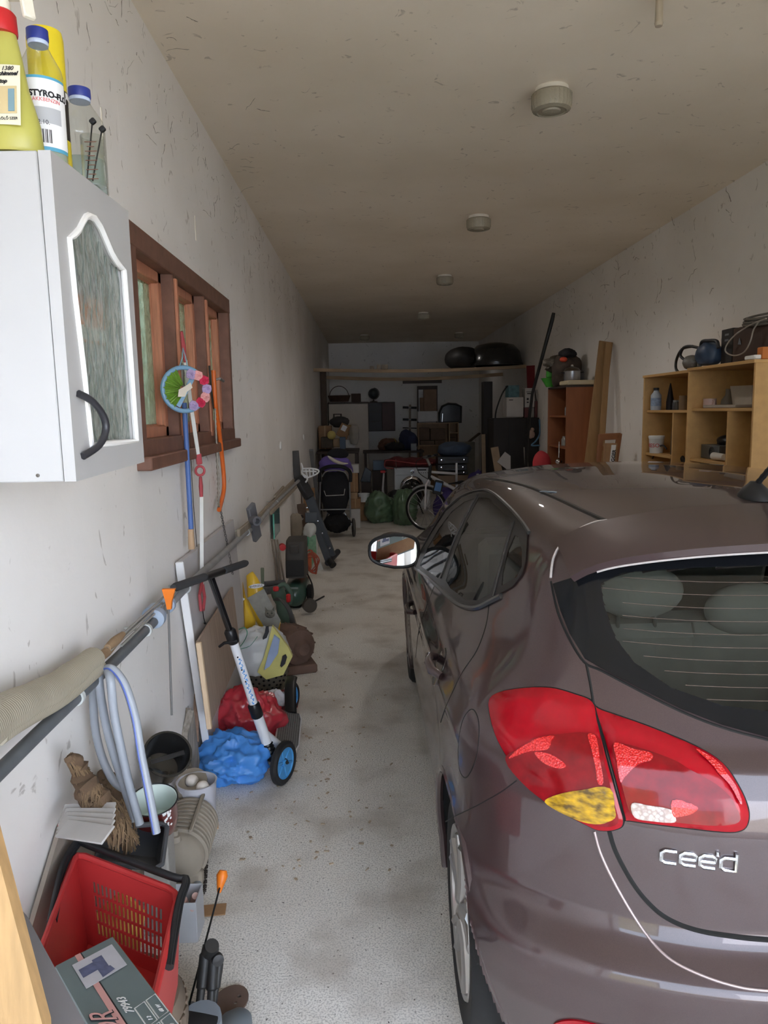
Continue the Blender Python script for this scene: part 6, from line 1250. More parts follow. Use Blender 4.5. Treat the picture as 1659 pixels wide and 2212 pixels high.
# plastic pipes and tools on the floor
solo('green_pipe', MB().tube([PY(566, 1227, 5.6), PY(566, 1300, 5.6)], .016, 12), mat('sage_pipe', (122, 132, 112), .6, var=.08), 'upright sage green pipe end behind the yellow bags', 'pipe')
for i, (y0, y1, r) in enumerate(((1262, 1258, .022), (1278, 1268, .03))): solo('grey_bar', MB().tube([PY(570, y0, 5.7 - .1 * i), PY(612, y1, 6.1 - .1 * i)], r, 12), mat('bar_grey', (92, 94, 98), .5, var=.1), ('upper thin grey bar lying behind the pet food bags', 'lower thick grey bar lying behind the pet food bags')[i], 'bar')
GT = mat('tool_green', (78, 100, 86), .6, var=.15); c = PY(605, 1302, 5.35); t = thing('hedge_trimmer', 'dusty green power tool with red switch lying on its side beside the tabby bag', 'tool', PY(618, 1345, 5.3))
obj('tool_body', MB().tube(crom([PY(596, 1268, 5.35), PY(604, 1290, 5.35), PY(612, 1315, 5.32), PY(622, 1345, 5.3)], 4), [.034, .045, .05, .052, .05, .045, .04, .045, .05, .055, .055, .05, .04], 14), GT, t); obj('tool_handle', MB().tube(crom([PY(598, 1272, 5.3), PY(614, 1262, 5.3), PY(628, 1282, 5.3), PY(626, 1304, 5.3)], 4), .017, 10), GT, t); obj('switch', MB().box(PY(596, 1272, 5.27), (.04, .03, .035), .3, .008), REDP, t); obj('switch', MB().box(PY(623, 1292, 5.25), (.03, .03, .06), -.3, .008), REDP, t); obj('blade_cover', MB().bar(PY(620, 1330, 5.3), PZ(634, 1376, .02), .10, .03), DUSTM, t)
cb_ = MB()
for k in range(4): cb_.tube(crom([PY(592 + k * 3, 1296, 5.2), PY(604 + 4 * k, 1294 + 2 * k, 5.15), PY(622 + 3 * k, 1318 + 3 * k, 5.1), PY(628 + 3 * k, 1345 + 4 * k, 5.1), PY(616 + 5 * k, 1362, 5.15)], 6), .0075, 8)
cb_.tube([PY(626, 1355, 5.12), PZ(636, 1386, .01)], .0075, 8); solo('power_cable', cb_, mat('cable_grey', (74, 74, 72), .7, var=.1), 'loops of dark grey power cable draped over the green tool', 'cable')
# compressor
c = PY(628, 1284, 6.45); b0 = V((c.x, c.y, 0)); t = thing('air_compressor', 'small air compressor with a green tank and dusty black cover', 'compressor', b0); CG = mat('tank_green', (58, 88, 78), .3, var=.08, coat=.3)
obj('tank', MB().lathe([(0, -.115), (.05, -.108), (.09, -.075), (.105, -.02), (.105, .40), (.085, .45), (.04, .475), (0, .48)], V((c.x, c.y - .0, c.z)), (0, 1, 0), 36), CG, t); obj('rating_label', MB().box(V((c.x - .01, c.y - .085, c.z + .075)), (.10, .004, .018), rotm('X', -40), .001), mat('label_dull', (122, 136, 138), .5, var=.05), t)
q = [PY(x, y, 6.42) for x, y in ((607, 1250), (652, 1248), (653, 1206), (606, 1210))]; cv = MB(); w0 = (q[1] - q[0]).length; zt = PY(630, 1166, 6.6).z; zm = PY(630, 1208, 6.42).z; zb = q[0].z; cx = (q[0].x + q[1].x) / 2; CV = mat('dusty_cover', (84, 80, 76), .8, var=.15, scale=4)
cv.grid(lambda u, v: (lambda a, k: V((cx + (w0 / 2) * (1 - .06 * k) * math.copysign(abs(math.cos(a)) ** .35, math.cos(a)), 6.42 + .17 + .17 * math.copysign(abs(math.sin(a)) ** .35, math.sin(a)) + .06 * k, zb + (zt - zb) * v)))(6.2832 * u + .785, v ** 3), 48, 10); cv.add([cv.v[i * 11 + 10] for i in range(48)], [tuple(range(48))])
obj('motor_cover', cv, CV, t, 60); obj('front_grille', MB().box(V((cx, 6.415, zb + .09)), (w0 * .86, .02, .14), None, .015), mat('grille_black', (48, 47, 46), .7, var=.15), t); obj('cover_plate', MB().box(V((cx, 6.418, zm + .09)), (w0 * .42, .03, .08), rotm('X', 20), .008), CV, t)
for sg in (-1, 1): obj('wheel', MB().lathe([(.02, -.02), (.085, -.022), (.095, -.012), (.095, .012), (.085, .022), (.02, .02)], V((c.x + sg * .13, c.y + .05, .095)), (1, 0, 0), 24), DARK, t)
obj('stand', MB().box(V((c.x, c.y + .02, (c.z - .1) / 2)), (.10, .10, max(.05, c.z - .09)), None, .01), DARK, t); p = PY(601, 1182, 6.4); obj('pressure_knob', MB().lathe([(.03, -.03), (.032, 0), (.028, .03), (0, .032)], p, (.2, -1, 0), 20), REDP, t); gz = PY(660, 1325, 6.2); obj('hose_reel', MB().lathe([(.03, -.02), (.06, -.02), (.06, .02), (.03, .02)], PY(660, 1308, 6.2), (.4, -.9, 0), 20), mat('smoky_plastic', (80, 74, 68), .3, var=.1), t)
t.location.x += .035
# rods, teal glass, orange hose coil
for i in range(3): solo('bundle_rod', MB().tube([PX(587 + 6 * i, 1166, WL + .05), PY(600 + 7 * i, 1256, 6.3 + .1 * i)], .008, 8), mat('rod_beige', (150, 138, 124), .7, var=.1), 'thin beige rod leaning on the wall, %s of three left of the compressor' % ('first', 'second', 'third')[i], 'rod', 'rods left of the compressor')
a = PX(590, 1110, WL + .03); b = PX(592, 1165, WL + .03); t = thing('glass_sheet', 'teal green glass sheet standing on edge against the wall by the pipe', 'glass', b); obj('sheet', MB().prism([a, b, b + V((0, .45, 0)), a + V((0, .45, .09))], V((-.006, 0, 0))), mat('teal_glass', (44, 96, 86), .15, var=.1, coat=.5), t); obj('bright_edge', MB().bar(a + V((.002, -.004, 0)), b + V((.002, -.004, 0)), .012, .008), mat('teal_edge', (120, 200, 180), .2, var=.15, scale=30), t)
hc = MB(); Rc = random.Random(4)
for k in range(7): hc.tube(crom([PY(660 + Rc.uniform(-6, 6), 1205 + Rc.uniform(-8, 10), 7.0), PY(672 + Rc.uniform(-4, 10), 1192 + Rc.uniform(-6, 14), 7.0), PY(686 + Rc.uniform(-6, 4), 1214 + Rc.uniform(-8, 14), 7.0), PY(678 + Rc.uniform(-6, 6), 1236 + Rc.uniform(-6, 6), 7.0), PY(664 + Rc.uniform(-5, 5), 1228 + Rc.uniform(-6, 6), 7.0)], 6, True), .0055, 6, True)
hc.tube([PY(664, 1232, 7.0), PZ(668, 1265, .01)], .0055, 6); solo('orange_cable', hc, mat('orange_red_cable', (176, 84, 62), .5, var=.15), 'tangled coil of orange red cable right of the compressor', 'cable'); bk_ = PY(662, 1214, 7.05); solo('orange_case', MB().box(bk_, (.09, .07, .13), .3, .01), mat('dull_orange', (206, 108, 66), .6, var=.1), 'small orange plastic case within the cable coil', 'case')
cbl = MB().tube(crom([PY(660, 1232, 6.8), PY(674, 1262, 6.7), PZ(676, 1290, .01), PZ(668, 1304, .01), PZ(700, 1288, .01)], 6), .007, 8); solo('black_lead', cbl, BLACK, 'black lead running from the orange coil onto the floor', 'cable')
# white and green sack
c = PY(672, 1200, 7.9); t = thing('printed_sack', 'white sack with green print leaning on the grey weight bench', 'sack', V((c.x, c.y, 0))); q = [(653, 1152), (660, 1142), (674, 1134), (684, 1146), (686, 1170), (684, 1212), (690, 1238), (700, 1240), (690, 1242), (668, 1225), (656, 1190)]
P_ = [PY(x, y, 7.8) for x, y in q]; obj('sack_body', MB().bag(PY(669, 1188, 7.9), (.085, .08, .26), 3, .2, 2.4, 30, 24, False, 0, .08), mat('sack_white', (206, 208, 204), .5, var=.08), t, 60); obj('sack_top', MB().bag(PY(670, 1146, 7.85), (.07, .06, .075), 8, .3, 2.4, 24, 14, False), mat('sack_white', (206, 208, 204), .5), t, 60)
obj('green_print', MB().prism([PY(x, y, 7.80) for x, y in ((664, 1160), (682, 1156), (684, 1200), (674, 1224), (666, 1186))], V((0, .01, 0))), mat('sack_green', (128, 170, 140), .5, var=.25, scale=30), t); obj('print_oval', MB().tube([PY(661 + math.cos(i * .3927) * 4.5, 1172 + math.sin(i * .3927) * 13 - math.cos(i * .3927) * 3, 7.795) for i in range(16)], .006, 5, True), mat('print_green', (84, 160, 130), .5), t); obj('sack_skirt', MB().prism([PY(x, y, 8.0) for x, y in ((682, 1195), (690, 1210), (703, 1240), (684, 1238))], V((0, .05, 0))), mat('sack_white', (206, 208, 204), .5), t)
# grey weight bench folded against the wall
BG_ = mat('bench_grey', (82, 86, 92), .45, var=.06); t = thing('weight_bench', 'grey steel weight bench with a black pad tipped up against the wall', 'bench', PZ(712, 1218, 0))
a, b = PY(652, 1052, 8.2), PZ(706, 1204, .12); b = PY(708, 1202, 8.2); obj('main_beam', MB().bar(a, b, .10, .06, (0, 1, .2)), BG_, t); a2, b2 = PY(668, 1120, 8.1), PY(702, 1212, 8.1); obj('second_beam', MB().bar(a2, b2, .07, .05, (0, 1, .2)), BG_, t)
obj('back_pad', MB().bar(PY(636, 1030, 8.15), PY(662, 1076, 8.15), .12, .08, (.6, -.8, .3), .03), mat('pad_black', (46, 46, 48), .5, var=.15), t); obj('upright_post', MB().bar(PY(630, 974, 8.3), PY(635, 1034, 8.3), .075, .05, (0, 1, 0)), mat('post_grey', (74, 72, 70), .6, var=.1), t); obj('foot_bar', MB().tube([PY(700, 1216, 8.0), PY(722, 1192, 8.5)], .035, 12), mat('bench_dark', (52, 54, 58), .5), t); obj('end_cap', MB().tube([PY(704, 1212, 8.0), PY(712, 1222, 7.95)], .04, 12), BLACK, t)
obj('bracket_plate', MB().box(PY(664, 1118, 8.05), (.13, .02, .11), .1, .004), BG_, t); kn = PY(641, 1118, 7.9); obj('chrome_knob', MB().lathe([(.03, -.03), (.034, 0), (.03, .02), (0, .022)], kn, (.3, -.9, 0), 18), CHROME, t)
for (x, y) in ((655, 1097), (678, 1126), (688, 1152), (704, 1184)): obj('bolt', MB().lathe([(.012, 0), (.010, .012), (0, .013)], PY(x, y, 8.02), (0, -1, 0), 6), CHROME, t)
solo('work_glove', MB().bag(PY(640, 1140, 7.85), (.07, .04, .15), 6, .3, 2.5, 20, 14, False), mat('glove_beige', (140, 128, 112), .9, var=.15), 'beige work glove hanging from the chrome knob of the weight bench', 'glove')
t.location.x += .04
# white plastic rack (steam iron shaped) on the bench top
RKW = mat('rack_white', (220, 222, 224), .4, var=.04); t = thing('plastic_rack', 'white openwork plastic rack hooked over the top of the weight bench', 'rack', PY(662, 1036, 8.1))
for L_ in (((650, 1000), (654, 1012), (652, 1022), (660, 1032)), ((652, 1013), (672, 1012), (688, 1016), (684, 1024), (664, 1032)), ((654, 1018), (672, 1018), (684, 1019)), ((660, 1013), (664, 1030)), ((668, 1012), (670, 1029)), ((676, 1012), (677, 1026)), ((652, 1022), (664, 1033), (660, 1042))): obj('rack_bar', MB().tube(crom([PY(x, y, 8.05) for x, y in L_], 4), .010, 6), RKW, t)
solo('grey_rail', MB().bar(PY(672, 972, 9.3), PZ(694, 1140, .03), .05, .03, (0, 1, 0)), mat('rail_grey', (126, 128, 132), .4, metal=.4), 'light grey metal rail standing against the wall left of the pushchair', 'rail')
solo('carton', MB().box(PY(668, 1078, 9.2), (.13, .2, .26), None, .004), CARD, 'brown carton standing behind the weight bench beam', 'carton', 'cartons by the pushchair')
solo('brown_board', MB().bar(PY(650, 1088, 8.6), PY(662, 1160, 8.6), .10, .02, (0, 1, 0)), mat('brown_board', (112, 92, 78), .8, var=.15), 'brown board leaning on the wall behind the bench beam', 'board')
# ================================================================ pushchair and cartons at the end of the aisle
Ys = 10.2; s_ = lambda x, y, d=0: PY(x, y, Ys + d); t = thing('pushchair', 'pushchair with a purple hood and black seat at the end of the aisle', 'pushchair', V((s_(725, 1150).x, Ys, 0)))
PUR = mat('purple_fabric', (112, 92, 166), .8, var=.1, bump=.1); BF = mat('black_fabric', (34, 34, 38), .9, var=.2); FR_ = mat('frame_silver', (150, 154, 160), .35, metal=.7)
hc_ = s_(724, 996, .1)
def hood(u, v):
    a = math.pi * (u * 1.0); b_ = v * 1.25; r = .235; x = -math.cos(a) * r; k = math.sin(a); return hc_ + V((x, -.20 * math.sin(b_) * (.35 + .65 * k) + .12 - .08 * v, .17 * k * math.cos(b_ * .8) - .16 + .02 * math.sin(a * 3)))
obj('hood', MB().grid(hood, 24, 12, th=.008), PUR, t, 60); obj('hood_front', MB().bag(s_(724, 1002, -.05), (.215, .10, .115), 4, .12, 2, 30, 18, False, 0, .04), PUR, t, 60)
obj('hood_lining', MB().ball(s_(730, 981, -.06), (.145, .07, .075), 20, 12), BF, t, 60); obj('cream_lining', MB().tube(crom([s_(708, 985, -.14), s_(722, 995, -.155), (s_(738, 1001, -.155)), s_(752, 1001, -.14)], 4), [.006, .014, .02, .022, .024, .024, .024, .022, .02, .016, .012, .008, .005], 8), mat('cream_fabric', (206, 198, 182), .8), t)
obj('handle_hoop', MB().tube(crom([s_(690, 1040, -.1), s_(692, 1018, -.14), s_(706, 1009, -.16), s_(724, 1007, -.16), s_(742, 1009, -.16), s_(756, 1020, -.14), s_(757, 1040, -.1)], 5), .024, 10), BF, t); obj('grey_trim', MB().tube(crom([s_(696, 1030, -.15), s_(704, 1019, -.17), s_(724, 1016, -.17), s_(744, 1020, -.17), s_(752, 1032, -.15)], 5), [.012 + .012 * math.sin(math.pi * i / 20) for i in range(21)], 8, flat=.4), mat('trim_grey', (150, 148, 148), .8), t)
obj('seat_back', MB().bag(s_(724, 1062, -.05), (.195, .09, .33), 7, .08, 2, 30, 20, False, 0, .03), BF, t, 60); obj('piping', MB().tube([s_(700, 1060, -.16), s_(704, 1071, -.17), s_(743, 1069, -.17), s_(745, 1056, -.16)], .006, 6), mat('trim_pale', (186, 184, 182), .7), t)
for (x0, x1) in ((692, 690), (755, 757)): obj('frame_tube', MB().tube([s_(x0, 1040, -.1), s_((x0 + x1) / 2, 1080, -.1), s_(x1, 1118, -.1)], .011, 8), FR_, t)
obj('cross_bar', MB().tube([s_(692, 1101, -.13), s_(755, 1100, -.13)], .010, 8), FR_, t); obj('shopping_net', MB().bag(s_(728, 1128, .0), (.17, .2, .13), 11, .2, 3, 30, 18, False, 0, .1), mat('net_black', (28, 28, 30), .9, var=.3), t, 60)
for (x, y, d, r) in ((764, 1140, -.05, .125), (694, 1138, .05, .11), (708, 1122, .5, .10), (748, 1122, .5, .10)):
    p = s_(x, y, d); p.z = r + .002; obj('wheel', MB().lathe([(.02, -.02), (r * .8, -.02), (r, -.012), (r, .012), (r * .8, .02), (.02, .02)], p, (1, .12, 0), 26), mat('wheel_dusty', (84, 82, 80), .8, var=.1), t); obj('wheel_strut', MB().tube([p, s_(724 + (x - 724) * .5, 1108, d * .5)], .012, 8), FR_, t)
solo('white_strip', MB().bar(PZ(700, 1146, .02), PZ(716, 1143, .02), .12, .025), WHITEP, 'white plastic strip on the floor under the pushchair', 'strip')
CARDP = mat('cardboard_pale', (172, 144, 112), .8, var=.1); CARDW = mat('carton_white', (196, 194, 190), .7, var=.06)
def bx(nm, x0, y0, x1, y1, Y, dp, m, lab, cat, grp=None, rz=0, lid=None, floor=False):
    a, b = PY(x0, y1, Y), PY(x1, y0, Y); a.x = max(a.x, WL + .006); b.x = min(b.x, WR - .006); z0 = 0.001 if floor else a.z; w_ = b.x - a.x; h_ = b.z - z0; c = V(((a.x + b.x) / 2, Y + dp / 2, z0)); t = thing(nm, lab, cat, c, grp)
    obj('box_body', MB().box(c + V((0, 0, h_ / 2)), (w_, dp, h_), rz, .004), m, t)
    if lid: obj('tape', MB().box(c + V((0, 0, h_ / 2)), (w_ * .12, dp + .004, h_ + .004), rz, .001), lid, t)
    return t
TAPE = mat('tape_brown', (182, 150, 108), .4, var=0); bx('carton', 757, 1100, 778, 1142, 10.9, .3, CARDW, 'white printed carton on the floor right of the pushchair', 'carton', 'cartons by the pushchair', floor=True)
bx('carton', 757, 1078, 779, 1099, 10.95, .28, CARD, 'open brown carton standing on the white printed carton', 'carton', 'cartons by the pushchair', lid=TAPE); bx('carton', 757, 1064, 772, 1078, 11.0, .25, CARDP, 'small pale carton in the middle of the stack right of the pushchair', 'carton', 'cartons by the pushchair'); bx('carton', 757, 1022, 773, 1063, 11.0, .3, CARD, 'tall brown carton on the stack right of the pushchair', 'carton', 'cartons by the pushchair', lid=TAPE)
bx('carton', 758, 1004, 775, 1022, 11.0, .25, CARDW, 'pale patterned box topping the stack right of the pushchair', 'carton', 'cartons by the pushchair'); c = PY(786, 1070, 11.6); solo('white_basin', MB().lathe([(0, -.10), (.07, -.10), (.09, .02), (.094, .03), (.085, .03), (.066, -.09), (0, -.09)], c, (0, 0, 1), 24), WHITEP, 'small white plastic basin right of the carton stack', 'basin'); bx('carton', 774, 1080, 793, 1128, 11.6, .25, CARD, 'brown carton carrying the white basin', 'carton', 'cartons by the pushchair', floor=True)
Yc = 12.6; bx('carton', 678, 924, 690, 968, Yc, .4, CARD, 'narrow brown carton at the wall end of the pile above the pushchair', 'carton', 'cartons piled above the pushchair', lid=TAPE); bx('carton', 689, 920, 715, 970, Yc - .2, .35, CARD, 'large brown carton in the pile above the pushchair', 'carton', 'cartons piled above the pushchair', lid=TAPE); bx('carton', 694, 944, 720, 968, Yc - .5, .2, mat('dark_mesh', (84, 76, 66), .9, var=.2), 'dark net covered box in front of the large carton', 'box', 'cartons piled above the pushchair')
t = bx('carton', 724, 915, 748, 945, Yc - .4, .25, CARD, 'tilted brown carton with a white label on the pile above the pushchair', 'carton', 'cartons piled above the pushchair'); t.rotation_euler = (0, math.radians(28), 0); obj('label', MB().box(PY(733, 924, Yc - .405), (.08, .003, .09), None, .001), LBL, t)
bx('carton', 752, 918, 764, 940, Yc - .3, .2, mat('carton_yellowish', (150, 124, 76), .8), 'yellowish carton at the right end of the pile above the pushchair', 'carton', 'cartons piled above the pushchair')
c = PY(716, 940, Yc - .6); solo('yellow_ball', MB().ball(c, .07, 18, 12), mat('ball_yellow', (206, 186, 108), .6, var=.1), 'dull yellow ball on the pile of cartons', 'ball'); solo('carry_bag', MB().bag(PY(734, 912, Yc - .2), (.16, .15, .09), 5, .2, 2.5, 24, 14, False), mat('bag_charcoal', (58, 56, 56), .9, var=.15), 'charcoal carry bag on top of the carton pile', 'bag')
bx('carton', 718, 948, 733, 966, Yc - .5, .2, CARDP, 'small pale carton in the middle of the pile', 'carton', 'cartons piled above the pushchair'); bx('blue_box', 734, 944, 746, 970, Yc - .7, .1, mat('box_slate_blue', (76, 92, 112), .6, var=.1), 'slate blue box standing in the middle of the pile', 'box'); bx('white_jug', 747, 950, 767, 968, Yc - .5, .2, CARDW, 'white container at the right foot of the carton pile', 'container')
solo('clear_bag', MB().bag(PY(766, 940, Yc - .6), (.08, .08, .16), 6, .3, 2.5, 24, 16, False), mat('clear_plastic', (170, 164, 156), .3, var=.15, alpha=.6), 'crumpled clear plastic bag at the right end of the pile', 'bag')
# the pile stands on a low table
t = thing('low_table', 'dark low table carrying the pile of cartons behind the pushchair', 'table', PY(720, 1100, Yc)); tz = PY(720, 970, Yc).z; x0, x1 = max(WL + .02, PY(676, 970, Yc - .8).x), PY(775, 970, Yc - .8).x; DKW = mat('dark_wood', (62, 50, 44), .6, var=.2, scale=4); obj('table_top', MB().box(V(((x0 + x1) / 2, Yc - .25, tz - .02)), (x1 - x0, 1.1, .035), None, .004), DKW, t)
for dx in (x0 + .04, x1 - .04):
    for dy in (-.76, .26): obj('leg', MB().box(V((dx, Yc + dy, (tz - .038) / 2)), (.05, .05, tz - .04), None, .004), DKW, t)
solo('picture_frame', ringplate(Matrix.Translation(PY(729, 900, Yw - .026)) @ Matrix.Rotation(math.radians(90), 4, 'X'), [(-.09, -.06), (.09, -.06), (.09, .06), (-.09, .06)], [[(-.06, -.04), (.06, -.04), (.06, .04), (-.06, .04)]], .02), DKW, 'small dark picture frame fixed to the cream wardrobe front', 'frame')
# wardrobe, wall cabinet, globe, basket
Yw = 15.9; WDM = mat('wardrobe_cream', (206, 196, 184), .6, var=.04); t = bx('wardrobe', 713, 871, 795, 1000, Yw, .6, WDM, 'tall cream wardrobe against the back wall', 'wardrobe', floor=True); a, b = PY(713, 1000, Yw), PY(795, 871, Yw); obj('door', MB().box(V((a.x + (b.x - a.x) * .5, Yw - .012, b.z / 2 + .02)), ((b.x - a.x) * .98, .02, b.z - .06), None, .004), WDM, t); obj('top_board', MB().box(V(((a.x + b.x) / 2, Yw + .28, b.z + .015)), (b.x - a.x + .03, .64, .03), None, .004), DKW, t)
Yq = 16.4; t = bx('display_cabinet', 796, 868, 853, 932, Yq, .58, DKW, 'dark brown wall cabinet with a glass door right of the cream wardrobe', 'cabinet'); a, b = PY(797, 930, Yq), PY(824, 870, Yq); obj('glass_door', MB().box(V(((a.x + b.x) / 2, Yq - .008, (a.z + b.z) / 2)), (b.x - a.x, .012, b.z - a.z), None, .002), mat('dark_glass', (38, 33, 32), .45, var=.1), t); a2 = PY(826, 930, Yq); b2 = PY(852, 870, Yq); obj('solid_door', MB().box(V(((a2.x + b2.x) / 2, Yq - .008, (a2.z + b2.z) / 2)), (b2.x - a2.x, .016, b2.z - a2.z), None, .003), mat('dark_wood_red', (70, 46, 42), .5, var=.15, scale=4), t)
for k in (1, 2): obj('shelf_line', MB().box(V(((a.x + b.x) / 2, Yq - .016, a.z + (b.z - a.z) * k / 3)), (b.x - a.x, .004, .012), None, .001), DKW, t)
zt = PY(800, 869, Yq).z + .004; c = PY(807, 850, Yq); t = thing('globe', 'globe on a stand on top of the dark wall cabinet', 'globe', V((c.x, Yq + .2, zt))); obj('sphere', MB().ball(V((c.x, Yq + .2, c.z)), .118, 26, 18), mat('globe_dark', (64, 70, 72), .35, var=.4, scale=5), t); obj('stand', MB().lathe([(.09, 0), (.085, .012), (.02, .025), (.012, max(.04, c.z - .12 - zt))], V((c.x, Yq + .2, zt)), (0, 0, 1), 20), DKW, t); obj('meridian', MB().tube([V((c.x + math.cos(i) * .126, Yq + .2, c.z + math.sin(i) * .126)) for i in [-1.5 + 3 * k / 16 for k in range(17)]], .006, 6), DKW, t)
solo('white_saucer', MB().lathe([(.05, 0), (.07, .008), (0, .006)], V((PY(831, 866, Yq).x, Yq + .15, zt)), (0, 0, 1), 18), WHITEP, 'small white saucer on top of the dark wall cabinet', 'saucer')
zw = PY(750, 871, Yw).z + .034; a, b = PY(707, 858, Yw + .1), PY(757, 858, Yw + .1); c = V(((a.x + b.x) / 2, Yw + .25, zw)); t = thing('wicker_basket', 'dark wicker basket with a tall hoop handle on the cream wardrobe', 'basket', c); w_ = (b.x - a.x) / 2; WK = mat('wicker_dark', (70, 50, 40), .9, var=.3, bump=.5, bscale=60); obj('basket_body', MB().lathe([(0, 0), (w_ * .8, 0), (w_ * .98, .12), (w_, .135), (w_ * .92, .13), (w_ * .75, .02), (0, .02)], c, (0, 0, 1), 30, sy=.5), WK, t); obj('hoop', MB().tube([c + V((math.cos(i) * w_ * .84, 0, .11 + math.sin(i) * .22)) for i in [math.pi * k / 16 for k in range(17)]], .008, 6), WK, t)
bx('dark_box', 759, 850, 779, 869, Yw + .1, .3, mat('box_umber', (64, 48, 40), .8), 'dark brown box on the wardrobe beside the wicker basket', 'box'); bx('white_rail', 683, 838, 689, 898, 13.2, .05, WHITEP, 'narrow white upright panel in the back left corner', 'panel'); bx('corner_post', 683, 800, 703, 965, 13.6, .25, mat('corner_brown', (92, 78, 68), .9, var=.1), 'brownish upright board stack in the back left corner', 'board', floor=True)
# long beams across the garage and what lies on them
BM_ = mat('beam_pine', (176, 150, 120), .8, var=.2, scale=2, stretch=(1.5, 20, 20))
def beam(Y, z, sag, h, lab, x0=WL + .002, x1=WR - .002):
    mb = MB(); n = 18; P_ = [V((x0 + (x1 - x0) * i / n, Y, z - sag * math.sin(math.pi * i / n))) for i in range(n + 1)]; vs = []; 
    for p in P_: vs += [p + V((0, -.03, -h / 2)), p + V((0, .03, -h / 2)), p + V((0, .03, h / 2)), p + V((0, -.03, h / 2))]
    fs = [(i * 4 + j, i * 4 + (j + 1) % 4, i * 4 + 4 + (j + 1) % 4, i * 4 + 4 + j) for i in range(n) for j in range(4)] + [(3, 2, 1, 0), (n * 4, n * 4 + 1, n * 4 + 2, n * 4 + 3)]; mb.add(vs, fs); return solo('roof_beam', mb, BM_, lab, 'beam', 'long beams across the garage')
zb1 = PY(690, 799, 12).z; beam(12.0, zb1, .04, .05, 'long pale beam spanning the garage under the ceiling, the nearer and upper of two'); beam(14.0, PY(690, 815, 14).z, .06, .06, 'long pale beam spanning the garage under the ceiling, the further and lower of two')
solo('hanging_board', MB().box(PY(912, 824, 14.0), (.72, .04, .07), None, .004), DKW, 'dark short board under the further beam', 'board'); TD = mat('tyre_cover', (34, 32, 31), .6, var=.2)
c = PY(1000, 778, 12.3); c.z = zb1 + .155; solo('covered_bundle', MB().bag(c, (.29, .35, .19), 15, .1, 1.5, 32, 18, True, 0, .02), TD, 'dark rounded bundle on the beams, left of the shiny tub', 'bundle'); c = PY(1090, 768, 12.2); c.x = 2.07; t = thing('black_tub', 'large black plastic tub lying upside down on the beams at the right', 'tub', V((c.x, c.y, zb1 + .03))); bz = V((c.x, c.y, zb1 + .03)); obj('shell', MB().lathe([(.42, 0), (.43, .03), (.42, .08), (.39, .22), (.30, .32), (.12, .36), (0, .365)], bz, (0, 0, 1), 36), mat('tub_black', (38, 37, 36), .25, var=.15, coat=.3), t); obj('rim', MB().lathe([(.42, .0), (.445, .0), (.445, .03), (.42, .035)], bz, (0, 0, 1), 36), mat('tub_black', (38, 37, 36), .25), t)
c = PY(1058, 785, 12.4); solo('covered_bundle', MB().bag(V((c.x, 12.75, zb1 + .14)), (.2, .2, .17), 22, .1, 1.5, 24, 14, True, 0, .02), TD, 'smaller dark bundle on the beams behind the shiny tub', 'bundle')
for i, (x0, x1, y0) in enumerate(((799, 808, 790), (814, 822, 787), (824, 838, 787))): a, b = PY(x0, 798, 11.99), PY(x1, y0, 11.99); solo('wood_block', MB().box(V(((a.x + b.x) / 2, 12.0, zb1 - .012 + (b.z - a.z) / 2)), (b.x - a.x, .055, b.z - a.z), None, .006), DUSTW, '%s small dusty wood block on the nearer beam' % ('leftmost', 'middle', 'rightmost')[i], 'block', 'wood blocks on the nearer beam')
# ================================================================ back right: desk, washer, bicycle, shelves
Yd = 15.2; a, b = PY(800, 975, Yd), PY(900, 975, Yd); t = thing('work_desk', 'dark work desk by the back wall under the dark wall cabinet', 'desk', V(((a.x + b.x) / 2, Yd + .3, 0))); zt = a.z; obj('desk_top', MB().box(V(((a.x + b.x) / 2, Yd + .3, zt - .02)), (b.x - a.x + .3, .7, .04), None, .005), DKW, t)
for sx in (a.x - .1, b.x + .1):
    for dy in (.02, .58): obj('leg', MB().box(V((sx, Yd + dy, (zt - .042) / 2)), (.05, .05, zt - .044), None, .004), DKW, t)
NAVY = mat('navy_fabric', (46, 52, 78), .9, var=.2); 
def on(zt_, nm, px, Y, rx, ry, rz, seed, m, lab, cat, amp=.25): p = PY(px, 900, Y); return solo(nm, MB().bag(V((p.x, Y, zt_ + rz * .78 + .002)), (rx, ry, rz), seed, amp, 2.6, 30, 18, True, 0, .07), m, lab, cat, None, 60)
on(zt, 'backpack', 882, Yd + .3, .19, .2, .22, 4, NAVY, 'navy blue backpack on the dark desk at the back', 'backpack'); on(zt, 'toy_heap', 838, Yd + .35, .20, .2, .13, 8, mat('toy_brown', (104, 74, 60), .9, var=.4), 'brownish crumpled pile of cloth on the left of the dark desk', 'cloth'); on(zt, 'black_cloth', 852, Yd + .1, .2, .12, .10, 9, mat('charcoal_cloth', (48, 46, 46), .9, var=.2), 'black cloth hanging over the front of the dark desk', 'cloth')
c = PY(853, 962, Yd + .05); solo('yellow_strap', MB().tube(crom([V((c.x - .02, c.y, zt + .26)), V((c.x + .02, c.y - .02, zt + .18)), V((c.x + .03, c.y - .03, zt + .06)), V((c.x + .08, c.y - .02, zt + .22))], 5), .010, 6, flat=.4), mat('strap_yellow', (196, 180, 70), .6), 'yellow strap lying over the black cloth on the desk', 'strap')
a = PY(893, 950, Yd + .1); t = bx('clear_tub', 888, 958, 900, 984, Yd + .0, .12, mat('clear_tub', (150, 150, 152), .2, var=.1, alpha=.7), 'clear plastic tub at the right end of the dark desk', 'tub')
